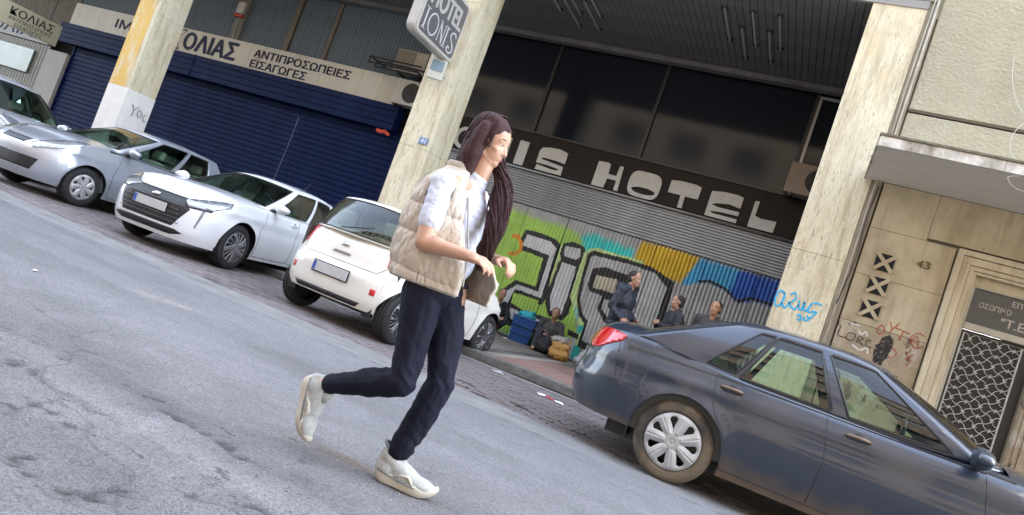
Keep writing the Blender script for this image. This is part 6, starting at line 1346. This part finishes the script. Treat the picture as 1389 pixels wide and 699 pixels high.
for i in range(190):
    ph = rsn.uniform(0, 6.28); rr_ = rsn.uniform(.5, 1.45); w1 = rsn.uniform(1, 3); n0 = rsn.choice([0, 0, 1, 2]); pts_ = []
    for k, p in enumerate(LK[n0:]):
        rad = [.024, .030, .036, .040, .036, .028, .02][k+n0]*rr_; a_ = ph+k*0.35*w1
        pts_.append((p[0]+rad*math.cos(a_), p[1]+rad*math.sin(a_), p[2]+rsn.uniform(-.012, .012)-(.03*rsn.random() if k+n0 == 6 else 0)))
    cp = curve_pts([wo(p) for p in pts_], 5); tube(sb_, cp, [0.0024*(1-0.7*(j/len(cp))**2) for j in range(len(cp))], 4)
for i in range(90):
    a_ = rsn.uniform(-2.2, 2.2)+math.pi; el_ = [hq(0.02, 0.0, 0.142)]
    for t in (0.3, 0.6, 0.9): el_.append(hq(-0.030+0.100*math.cos(a_)*math.sin(t*1.75)*1.0, 0.088*math.sin(a_)*math.sin(t*1.75), 0.050+0.092*math.cos(t*1.75)))
    e3 = el_[-1]; el_.append((e3[0]-.01+rsn.uniform(-.01, .01), e3[1]+rsn.uniform(-.01, .01), e3[2]-0.08)); cp = curve_pts(el_, 5); tube(sb_, cp, [0.003]*len(cp), 4)
ho_ = blob('hair', hair, pm('hair_plum_brown', (0.060, 0.024, 0.026), 0.62, spec=0.25, nscale=30, namt=0.5, stretch=(3, 3, .4), bump=0.5, bscale=60), wm, 0.006, 2, 0.4, hair_strand_post(3, amp=.003))
obj('hair_strands', sb_, MATS['hair_plum_brown'], ho_, True, 'stuff')
# t-shirt with short sleeves
def cloth_post(seed, amp, sc=(9, 9, 14)):
    def f(P, N): return P+N*(vn(P, sc, seed)*amp+vn(P, tuple(c*2.4 for c in sc), seed+5)*amp*0.5)[:, None]
    return f
m_tee = pm('white_tee', (0.60, 0.63, 0.72), 0.85, nscale=30, namt=0.08, bump=0.15, bscale=120)
slR = tuple(Vector(shR).lerp(Vector(elR), 0.66)); slL = tuple(Vector(shL).lerp(Vector(elL), 0.62))
blob('t_shirt', towm([('e', (-1.535, 2.89, 1.23), (0.105, 0.155, 0.17)), ('e', (-1.52, 2.89, 1.06), (0.100, 0.145, 0.13)), ('c', (-1.58, 2.83, 1.37), 0.055, shR, 0.055), ('c', (-1.57, 2.95, 1.37), 0.055, shL, 0.055), ('c', shR, 0.052, slR, 0.055), ('c', shL, 0.060, slL, 0.060), ('c', (-1.55, 2.89, 1.40), 0.07, (-1.54, 2.89, 1.435), 0.058)]), m_tee, wm, 0.006, 4, 0.5, cloth_post(11, 0.010, (14, 14, 34)))
# quilted vest, open at the front, the far panel swinging
m_vest = pm('quilted_nylon', (0.52, 0.455, 0.37), 0.45, nscale=5, namt=0.1, bump=0.25, bscale=70)
def make_vest():
    zk = [.905, .93, 1.0, 1.1, 1.2, 1.3, 1.36, 1.40, 1.43, 1.455, 1.48]
    C = np.interp; cxk = [-1.583, -1.585, -1.595, -1.610, -1.622, -1.628, -1.628, -1.625, -1.620, -1.615, -1.615]; rxk = [.158, .166, .176, .172, .160, .140, .120, .098, .078, .066, .068]; ryk = [.172, .180, .188, .190, .184, .172, .158, .128, .094, .076, .078]
    nz, nt_ = 120, 200; zs = np.linspace(.905, 1.48, nz); T0, T1 = R(27), R(360-37); th = np.linspace(T0, T1, nt_)   # far front edge round the back to the near front edge
    Z, TH = np.meshgrid(zs, th, indexing='ij'); cx = C(Z, zk, cxk); rx = C(Z, zk, rxk); ry = C(Z, zk, ryk)
    ct, st_ = np.cos(TH), np.sin(TH); pw = 0.82; X = cx+rx*np.sign(ct)*np.abs(ct)**pw; Y = 2.885+ry*np.sign(st_)*np.abs(st_)**pw
    up = sstep(1.25, 1.33, Z); seams = (0.945, 1.105, 1.235); dz = np.min([np.abs(Z-q_-0.012*np.sin(TH*2)) for q_ in seams], axis=0); puff = 1-np.exp(-(dz/0.020)**1.3)
    w1 = np.abs(fbm(TH*9+3, Z*11+TH*3, 61, 3)-0.5); w2 = np.abs(fbm(TH*5+8, Z*20-TH*6, 62, 3)-0.5)
    yoke = fbm(TH*2.4+3, Z*5, 7, 4)-0.5
    gather = np.sin(TH*44+(fbm(TH*3+3, Z*7, 17, 3)-0.5)*26)*0.0022
    off = (puff*0.011-0.008)*(1-up*0.6)+up*yoke*0.02+gather*np.exp(-(dz/0.03)**2)*1.2+(0.5*w1+0.5*w2)*0.030*(1-0.5*up)+(fbm(TH*3+9, Z*8, 27, 2)-0.5)*0.02
    lowb = np.clip((Z-1.4)/.05, 0, 1); off = off*(1-0.7*lowb)
    far = np.clip((R(75)-TH)/R(48), 0, 1)*np.clip((1.30-Z)/0.3, 0, 1); X = X+far*0.13; Y = Y-far*0.03
    nearf = np.clip((TH-R(290))/R(30), 0, 1)*np.clip((1.35-Z)/0.35, 0, 1); X = X+nearf*0.075; Y = Y-nearf*0.010
    nl = np.sqrt((ct/rx)**2+(st_/ry)**2); X = X+off*(ct/rx)/nl; Y = Y+off*(st_/ry)/nl
    q = grid_faces(nz, nt_); XC = X.ravel()[q].mean(1); YC = Y.ravel()[q].mean(1); ZC = Z.ravel()[q].mean(1)
    hole = (((XC+1.605)/0.064)**2+((ZC-1.310)/0.090)**2 < 1) & (np.abs(YC-2.885) > .10)
    v = np.stack([X-wm_off.x, Y-wm_off.y, Z-wm_off.z], -1).reshape(-1, 3)
    o = np_mesh('vest', v, q[~hole], m_vest, wm, True); bm = bmesh.new(); bm.from_mesh(o.data); bmesh.ops.delete(bm, geom=[w_ for w_ in bm.verts if not w_.link_faces], context='VERTS')
    # bound edges of hem, armholes and fronts
    bind = bmesh.new(); 
    for e in bm.edges:
        if len(e.link_faces) == 1: tube(bind, [e.verts[0].co, e.verts[1].co], 0.0085, 5)
    bm.to_mesh(o.data); bm.free(); md = o.modifiers.new('t', 'SOLIDIFY'); md.thickness = 0.012; md.offset = -1
    obj('binding', bind, m_vest, o, True); return o
ve = make_vest()
obj('zip', tube(bmesh.new(), curve_pts([wo((-1.490, 2.780, 1.34)), wo((-1.430, 2.765, 1.2)), wo((-1.385, 2.765, 1.08)), wo((-1.362, 2.770, 0.95))], 5), 0.004, 6), pm('zip_grey', (0.35, 0.33, 0.30), 0.4), ve, True)
# trousers
m_tr = pm('navy_trousers', (0.0065, 0.008, 0.018), 0.8, nscale=30, namt=0.2, spec=0.2, bump=0.2, bscale=180)
def tr_post(P, N):
    kn = np.exp(-((P[:, 2]-0.5)/0.10)**2); f = np.sin(P[:, 2]*62+P[:, 0]*40+vn(P, (5, 5, 5), 44)*26)*0.0035*(0.15+1.2*np.exp(-((P[:, 2]-0.17)/0.06)**2)+kn*0.5)
    return P+N*(f+vn(P, (7, 7, 5), 41)*0.022+vn(P, (20, 20, 12), 47)*0.008)[:, None]
def mid(a, b_, t): return tuple(Vector(a).lerp(Vector(b_), t))
tro = [('e', (-1.535, 2.88, 0.90), (0.118, 0.170, 0.105)), ('e', (-1.57, 2.83, 0.855), (0.10, 0.095, 0.10)), ('e', (-1.56, 2.93, 0.86), (0.10, 0.095, 0.10)), ('c', (-1.555, 2.80, 0.87), 0.098, mid(hipR, knR, 0.45), 0.080), ('c', mid(hipR, knR, 0.45), 0.081, knR, 0.062),
  ('c', knR, 0.066, mid(knR, anR, 0.4), 0.064), ('c', mid(knR, anR, 0.4), 0.064, mid(knR, anR, 0.90), 0.052),
  ('c', (-1.515, 2.95, 0.87), 0.098, mid(hipL, knL, 0.45), 0.079), ('c', mid(hipL, knL, 0.45), 0.080, knL, 0.062), ('c', knL, 0.066, mid(knL, anL, 0.35), 0.067), ('c', mid(knL, anL, 0.35), 0.067, mid(knL, anL, 0.86), 0.055)]
trs = blob('trousers', towm(tro), m_tr, wm, 0.006, 4, 0.5, tr_post)
obj('waistband', tube(bmesh.new(), [wo((-1.535+0.112*math.cos(t*math.pi/14), 2.88+0.16*math.sin(t*math.pi/14), 0.955)) for t in range(28)], 0.012, 8, True), m_tr, trs, True)
shoe(wm, wo((-1.51, 2.868, 0.010)), (0.95, 0.28, -0.02), (0.03, 0, 1), 0.285)
shoe(wm, wo((-1.975, 2.775, 0.315)), (0.28, 0.0, -0.96), (0.96, 0.0, 0.28), 0.285)
# ---------------------------------------------------------------- the three men by the shutter
m_jk = pm('navy_jacket', (0.016, 0.020, 0.036), 0.6, nscale=8, namt=0.3, bump=0.2, bscale=60); m_jk2 = pm('dark_jacket', (0.022, 0.022, 0.030), 0.7, nscale=8, namt=0.3, bump=0.2, bscale=60); m_jk3 = pm('grey_jacket', (0.06, 0.058, 0.058), 0.75, nscale=8, namt=0.3)
m_dt = pm('dark_denim', (0.020, 0.024, 0.036), 0.85, nscale=20, namt=0.3); m_dsh = pm('dark_shoe', (0.02, 0.018, 0.016), 0.5); m_hr = pm('short_dark_hair', (0.022, 0.017, 0.014), 0.7, nscale=50, namt=0.4, bump=0.6, bscale=120)
def standing(label, x, y, yw, H, skin, jk, arms, hood=False, group=None, hair_c=None):
    e = empty('person', label, 'person', (x, y, 0.12), yw); s = H/1.75
    def S(p): return tuple(c*s for c in p)
    hpz, pf = head_prims(S((0.04, 0, 1.63)), 0.0, s)
    aR = arms[0]; aL = arms[1]
    shr, shl = (0, -0.19, 1.42), (0, 0.19, 1.42)
    B = hpz+[('c', S((0, 0, 1.42)), .056*s, S((0.02, 0, 1.56)), .054*s), ('e', S((0, 0, 1.25)), (.11*s, .17*s, .2*s)), ('e', S((0, 0, 1.0)), (.10*s, .15*s, .14*s)),
      ('c', S(shr), .05*s, S(aR[0]), .042*s), ('c', S(aR[0]), .04*s, S(aR[1]), .027*s), ('c', S(shl), .05*s, S(aL[0]), .042*s), ('c', S(aL[0]), .04*s, S(aL[1]), .027*s)]
    for sy in (-.1, .1): B += [('c', S((0, sy, .92)), .085*s, S((0.02, sy*1.05, .50)), .055*s), ('c', S((0.02, sy*1.05, .50)), .052*s, S((-0.02, sy*1.1, .09)), .038*s), ('c', S((-0.02, sy*1.1, .06)), .04*s, S((0.16, sy*1.3, .03)), .03*s)]
    B += hand_prims(S(aR[1]), Vector(aR[2]), Vector(aR[3]), s*1.05, .5, -1); B += hand_prims(S(aL[1]), Vector(aL[2]), Vector(aL[3]), s*1.05, .5, 1)
    blob('body', B, skin, e, 0.009, 3); face_bits(pf, s, e)
    J = [('e', S((-.015, 0, 1.28)), (.165*s, .22*s, .20*s)), ('e', S((0, 0, 1.05)), (.17*s, .20*s, .18*s)), ('e', S((0, 0, .93)), (.155*s, .19*s, .09*s)), ('c', S((0, -.12, 1.44)), .06*s, S(shr), .066*s), ('c', S((0, .12, 1.44)), .06*s, S(shl), .066*s),
      ('c', S(shr), .070*s, S(aR[0]), .062*s), ('c', S(aR[0]), .060*s, tuple(Vector(S(aR[0])).lerp(Vector(S(aR[1])), .88)), .046*s), ('c', S(shl), .070*s, S(aL[0]), .062*s), ('c', S(aL[0]), .060*s, tuple(Vector(S(aL[0])).lerp(Vector(S(aL[1])), .88)), .046*s), ('c', S((-.01, -.04, 1.48)), .062*s, S((-.01, .04, 1.48)), .062*s)]
    if hood: J += [('e', S((-.10, 0, 1.46)), (.09*s, .12*s, .075*s))]
    blob('jacket', J, jk, e, 0.009, 4, .5, cloth_post(int(x*100) % 50+3, .03, (7, 7, 11)))
    T = [('e', S((0, 0, .93)), (.125*s, .17*s, .12*s))]
    for sy in (-.1, .1): T += [('c', S((0, sy, .90)), .10*s, S((0.02, sy*1.05, .50)), .075*s), ('c', S((0.02, sy*1.05, .50)), .074*s, S((-0.02, sy*1.1, .12)), .062*s)]
    blob('trousers', T, m_dt, e, 0.010, 4, .5, cloth_post(8, .02))
    for sy in (-.1, .1): blob('shoe', [('c', S((-.04, sy*1.1, .05)), .045*s, S((.10, sy*1.25, .04)), .042*s), ('e', S((.14, sy*1.3, .035)), (.09*s, .045*s, .035*s))], m_dsh, e, .008)
    c = S((0.04, 0, 1.63)); blob('hair', [('e', (c[0]-.028*s, 0, c[2]+.048*s), (.092*s, .080*s, .074*s)), ('e', (c[0]-.052*s, 0, c[2]-.01*s), (.060*s, .074*s, .075*s))], hair_c or m_hr, e, .008, 2, .5, hair_strand_post(9, amp=.004))
    return e
G3 = None
standing('person in navy hooded jacket standing sideways behind the grey sedan, leftmost of three', -2.46, 10.3, R(-12), 1.80, M_SKIN2, m_jk, [((-.06, -.24, 1.15), (.12, -.20, 1.02), (.9, .2, -.3), (0, -.8, .6)), ((-.02, .25, 1.15), (.16, .18, 1.05), (.9, -.2, -.2), (0, .8, .6))], True)
standing('person with clasped hands and dark jacket behind the grey sedan, middle of three', -1.80, 10.9, R(-150), 1.70, M_SKIN2, m_jk2, [((.02, -.25, 1.16), (.24, -.06, 1.20), (.5, .8, .2), (.7, -.2, .5)), ((.02, .25, 1.16), (.24, .06, 1.22), (.5, -.8, .2), (.7, .2, .5))])
standing('person in dark grey jacket behind the roof of the sedan, rightmost of three', -1.27, 11.0, R(-100), 1.80, skin_mat('skin_olive', (0.42, 0.24, 0.14)), m_jk3, [((-.02, -.25, 1.14), (.10, -.24, .90), (.3, 0, -.95), (0, -1, 0)), ((-.02, .25, 1.14), (.10, .24, .90), (.3, 0, -.95), (0, 1, 0))])
# ---------------------------------------------------------------- two people sitting on the pavement
def sitting(label, x, y, yw, skin, jk, lean_, hand_ground=True):
    e = empty('person', label, 'person', (x, y, 0.12), yw)
    hx = 0.06+lean_; hpz, pf = head_prims((hx, 0, .78), 0, .98, R(12))
    sr, sl_ = (lean_*.8, -.18, .58), (lean_*.8, .18, .58)
    er, wr_ = (lean_+.02, -.30, .34), (lean_+.16, -.36, .07) if hand_ground else (lean_+.30, -.12, .36)
    el_, wl = (lean_+.06, .26, .36), (lean_+.28, .16, .34)
    kr, ar, kl, al = (.42, -.16, .40), (.66, -.16, .07), (.36, .18, .30), (.20, -.02, .07)
    B = hpz+[('c', (lean_*.9, 0, .60), .052, (hx-.02, 0, .71), .05), ('e', (lean_*.5, 0, .42), (.11, .16, .18)), ('e', (0, 0, .16), (.13, .17, .13)), ('c', sr, .048, er, .04), ('c', er, .04, wr_, .026), ('c', sl_, .048, el_, .04), ('c', el_, .04, wl, .026),
       ('c', (0, -.1, .13), .09, kr, .06), ('c', kr, .058, ar, .04), ('c', (0, .1, .13), .09, kl, .06), ('c', kl, .058, al, .04), ('c', ar, .04, (ar[0]+.16, ar[1], .04), .035), ('c', al, .04, (al[0]+.14, al[1]-.05, .04), .035)]
    B += hand_prims(wr_, (.8, .1, -.45) if hand_ground else (.9, .4, 0), (0, -.2, 1), 1, .35, -1); B += hand_prims(wl, (.8, -.5, 0), (0, .3, 1), 1, .5, 1)
    blob('body', B, skin, e, .009, 3); face_bits(pf, .98, e)
    blob('jacket', [('e', (lean_*.5-.01, 0, .42), (.14, .195, .20)), ('e', (0, 0, .22), (.15, .19, .12)), ('c', (lean_*.8, -.11, .60), .06, sr, .064), ('c', (lean_*.8, .11, .60), .06, sl_, .064), ('c', sr, .066, er, .058), ('c', er, .056, tuple(Vector(er).lerp(Vector(wr_), .86)), .044), ('c', sl_, .066, el_, .058), ('c', el_, .056, tuple(Vector(el_).lerp(Vector(wl), .86)), .044)], jk, e, .009, 4, .5, cloth_post(4, .03, (7, 7, 11)))
    blob('trousers', [('e', (0, 0, .14), (.15, .18, .125)), ('c', (0, -.1, .14), .10, kr, .078), ('c', kr, .076, tuple(Vector(kr).lerp(Vector(ar), .9)), .058), ('c', (0, .1, .14), .10, kl, .078), ('c', kl, .076, tuple(Vector(kl).lerp(Vector(al), .9)), .058)], m_dt, e, .010, 4, .5, cloth_post(6, .02))
    for a_, dy in ((ar, 0), (al, -.05)): blob('shoe', [('c', (a_[0], a_[1], .045), .045, (a_[0]+.13, a_[1]+dy, .04), .042)], m_dsh, e, .008)
    blob('hair', [('e', (hx-.028, 0, .828), (.092, .080, .074)), ('e', (hx-.052, 0, .77), (.060, .074, .075))], m_hr, e, .008, 2, .5, hair_strand_post(9, amp=.004))
m_blk = pm('black_coat', (0.012, 0.012, 0.013), 0.8, nscale=9, namt=0.3)
sitting('person in black sitting on the pavement with one hand down, beyond the tiny white car', -5.62, 13.25, R(-60), M_SKIN2, m_blk, .05)
sitting('person in dark clothes sitting among bags against the painted shutter', -4.42, 13.35, R(-75), M_SKIN2, m_jk3, .02, False)
# ---------------------------------------------------------------- bags, bin and litter
bn = empty('crate_bin', 'blue plastic bin with a turquoise bag in it by the painted shutter', 'bin', (-4.92, 13.25, 0.12), R(8))
b = bmesh.new(); 
r0_ = [(-.20, -.16), (.20, -.16), (.20, .16), (-.20, .16)]; r1_ = [(-.24, -.20), (.24, -.20), (.24, .20), (-.24, .20)]; r2_ = [(x*.96, y*.95) for x, y in r1_]; r3_ = [(x*.93, y*.93) for x, y in r0_]
A = [b.verts.new((x, y, 0)) for x, y in r0_]; B = [b.verts.new((x, y, .50)) for x, y in r1_]; C2 = [b.verts.new((x, y, .50)) for x, y in r2_]; D2 = [b.verts.new((x, y, .03)) for x, y in r3_]
for P_, Q_ in ((A, B), (B, C2), (C2, D2)):
    for i in range(4): b.faces.new((P_[i], P_[(i+1) % 4], Q_[(i+1) % 4], Q_[i]))
b.faces.new(A[::-1]); b.faces.new(D2); m_bin = pm('blue_plastic', (0.012, 0.06, 0.22), 0.4, nscale=9, namt=0.2); obj('tub', b, m_bin, bn)
b = bmesh.new(); tube(b, [(-.24, -.20, .5), (.24, -.20, .5), (.24, .20, .5), (-.24, .20, .5)], .016, 6, True); obj('rim', b, m_bin, bn)
for zz in (.16, .32): obj('rib', bx(-.222, .222, -.196-.02*(zz > .2), -.17, zz, zz+.02, .004), m_bin, bn)
tag(blob('carrier_bag', [('e', (-4.94, 13.25, .66), (.19, .15, .10)), ('c', (-4.85, 13.2, .70), .05, (-4.78, 13.15, .78), .03)], pm('turquoise_film', (0.01, 0.30, 0.36), 0.35, bump=.6, bscale=30), None, .010, 3, .5, cloth_post(3, .05, (14, 14, 14))), 'turquoise bag stuffed into the blue bin', 'bag')
bp_ = empty('backpack', 'black backpack slumped on the pavement between the blue bin and the orange bag', 'backpack', (-4.18, 12.62, .12), R(-20))
blob('bag_body', [('e', (0, 0, .17), (.22, .16, .17)), ('e', (.05, -.10, .12), (.14, .08, .10)), ('e', (-.12, .02, .08), (.16, .15, .08))], m_blk, bp_, .010, 3, .5, cloth_post(5, .03, (10, 10, 10)))
obj('strap', tube(bmesh.new(), curve_pts([(-.12, -.1, .3), (-.05, -.16, .42), (.06, -.14, .40), (.10, -.12, .28)], 6), .012, 6), pm('strap_grey', (0.10, 0.10, 0.10), 0.7), bp_, True)
ob_ = empty('paper_bag', 'orange brown paper shopping bag standing on the pavement beside the black backpack', 'bag', (-3.80, 12.35, .12), R(-15))
def crumple(P, N): return P+N*(np.abs(vn(P, (12, 12, 12), 8))*.09+vn(P, (30, 30, 30), 3)*.02)[:, None]
blob('bag_body', [('e', (0, 0, .10), (.20, .12, .10)), ('c', (-.12, 0, .12), .09, (.12, 0, .12), .09), ('c', (-.13, 0, .26), .05, (.14, 0, .27), .045), ('e', (0, 0, .2), (.17, .08, .12))], pm('orange_paper', (0.42, 0.23, 0.055), 0.6, nscale=5, namt=0.15, bump=.6, bscale=25), ob_, .009, 2, .4, crumple)
obj('handle', tube(bmesh.new(), curve_pts([(.12, 0, .26), (.16, 0, .34), (.18, 0, .42), (.15, 0, .36)], 5), .010, 6), pm('orange_paper2', (0.45, 0.28, 0.03), 0.6), ob_, True)
tag(blob('plastic_bag', [('e', (-3.86, 12.44, .47), (.14, .10, .07)), ('c', (-3.98, 12.44, .46), .05, (-3.80, 12.42, .50), .05)], pm('grey_film', (0.30, 0.28, 0.25), 0.35, bump=.5, bscale=30), None, .009, 2, .4, lambda P, N: P+N*(np.abs(vn(P, (22, 22, 22), 12))*.08)[:, None]), 'crumpled pale grey film bag lying on top of the orange paper bag', 'bag')
tag(blob('white_sack', [('c', (-3.50, 13.0, .24), .12, (-3.44, 13.02, .46), .07), ('e', (-3.52, 12.98, .20), (.14, .12, .09))], pm('white_sackcloth', (0.42, 0.42, 0.40), 0.7, bump=.5, bscale=30), None, .009, 3, .4, crumple), 'pale sack leaning against the shutter right of the orange bag', 'sack')
def litter(name, label, pts, z, col, th=0.004):
    b = bmesh.new(); cx = sum(p[0] for p in pts)/len(pts); cy = sum(p[1] for p in pts)/len(pts)
    c = b.verts.new((cx, cy, z+.018)); v = [b.verts.new((x, y, z+random.uniform(.002, .014))) for x, y in pts]
    for i in range(len(v)): b.faces.new((v[i], v[(i+1) % len(v)], c))
    o = obj(name, b, pm('litter_%d' % int(col[0]*100+col[2]*10), col, 0.6)); md = o.modifiers.new('t', 'SOLIDIFY'); md.thickness = 0.002; tag(o, label, 'litter')
litter('paper_scrap', 'white paper scrap on the setts by the kerb, left one beside the red ribbon', [(-2.52, 7.90), (-2.42, 7.93), (-2.38, 7.84), (-2.46, 7.80)], 0.0, (0.75, 0.74, 0.72))
litter('paper_scrap', 'white paper scrap on the setts by the kerb, right one beside the red ribbon', [(-2.26, 7.80), (-2.18, 7.86), (-2.12, 7.76), (-2.22, 7.70)], 0.0, (0.74, 0.74, 0.73))
litter('ribbon', 'red ribbon scrap lying between two white papers on the setts', [(-2.40, 7.84), (-2.27, 7.81), (-2.26, 7.78), (-2.39, 7.81)], 0.0, (0.55, 0.03, 0.03))
litter('paper_scrap', 'small white paper on the pavement beside the seated person in black', [(-5.42, 13.0), (-5.30, 13.03), (-5.28, 12.95), (-5.40, 12.92)], 0.12, (0.72, 0.70, 0.66))
litter('paper_scrap', 'crumpled white tissue on the pavement edge near the tiny white car', [(-5.08, 12.75), (-4.98, 12.78), (-4.97, 12.70), (-5.06, 12.67)], 0.12, (0.70, 0.69, 0.66))
litter('wrapper', 'clear plastic wrapper on the setts below the kerb near the tiny white car', [(-3.32, 8.30), (-3.20, 8.36), (-3.12, 8.28), (-3.24, 8.20)], 0.0, (0.45, 0.45, 0.46))
litter('wrapper', 'tiny white fleck of litter on the asphalt at the far left', [(-4.98, 3.44), (-4.95, 3.46), (-4.92, 3.43), (-4.95, 3.41)], 0.0, (0.70, 0.70, 0.70))
gv = bmesh.new(); rs = random.Random(9)
for i in range(420):
    y = rs.uniform(1.0, 3.4) if i % 3 else rs.uniform(3.4, 6.2); x = rs.uniform(-5.2, -0.3) ; s = rs.uniform(.0015, .0055); a = rs.uniform(0, 3)
    vs = [gv.verts.new((x+s*math.cos(a+k*2.1)*rs.uniform(.7, 1.3), y+s*math.sin(a+k*2.1), 0.0+s*.1)) for k in range(3)]; t = gv.verts.new((x, y, .004+s))
    for k in range(3): gv.faces.new((vs[k], vs[(k+1) % 3], t))
tag(obj('grit', gv, pm('pale_grit', (0.42, 0.41, 0.40), 0.8, nscale=3, namt=0.5), None), 'loose pale grit scattered over the asphalt', None, None, 'stuff')
lf_ = bmesh.new()
for i in range(260):
    x = rs.uniform(-3.6, 0.2); y = rs.choice([rs.gauss(8.52, .05), rs.gauss(6.25, .16), rs.uniform(12.9, 13.7)]); z = .12 if y > 9 else 0.0; s = rs.uniform(.006, .018); a = rs.uniform(0, 6)
    vs = [lf_.verts.new((x+s*math.cos(a+k*2.1)*1.5, y+s*math.sin(a+k*2.1)*.7, z+rs.uniform(.001, .006))) for k in range(3)]; lf_.faces.new(vs)
tag(obj('street_dirt', lf_, pm('brown_litter', (0.16, 0.11, 0.06), 0.9, nscale=6, namt=.5, col2=(.05, .04, .03)), None), 'brown leaf crumbs gathered along the kerb', None, None, 'stuff')
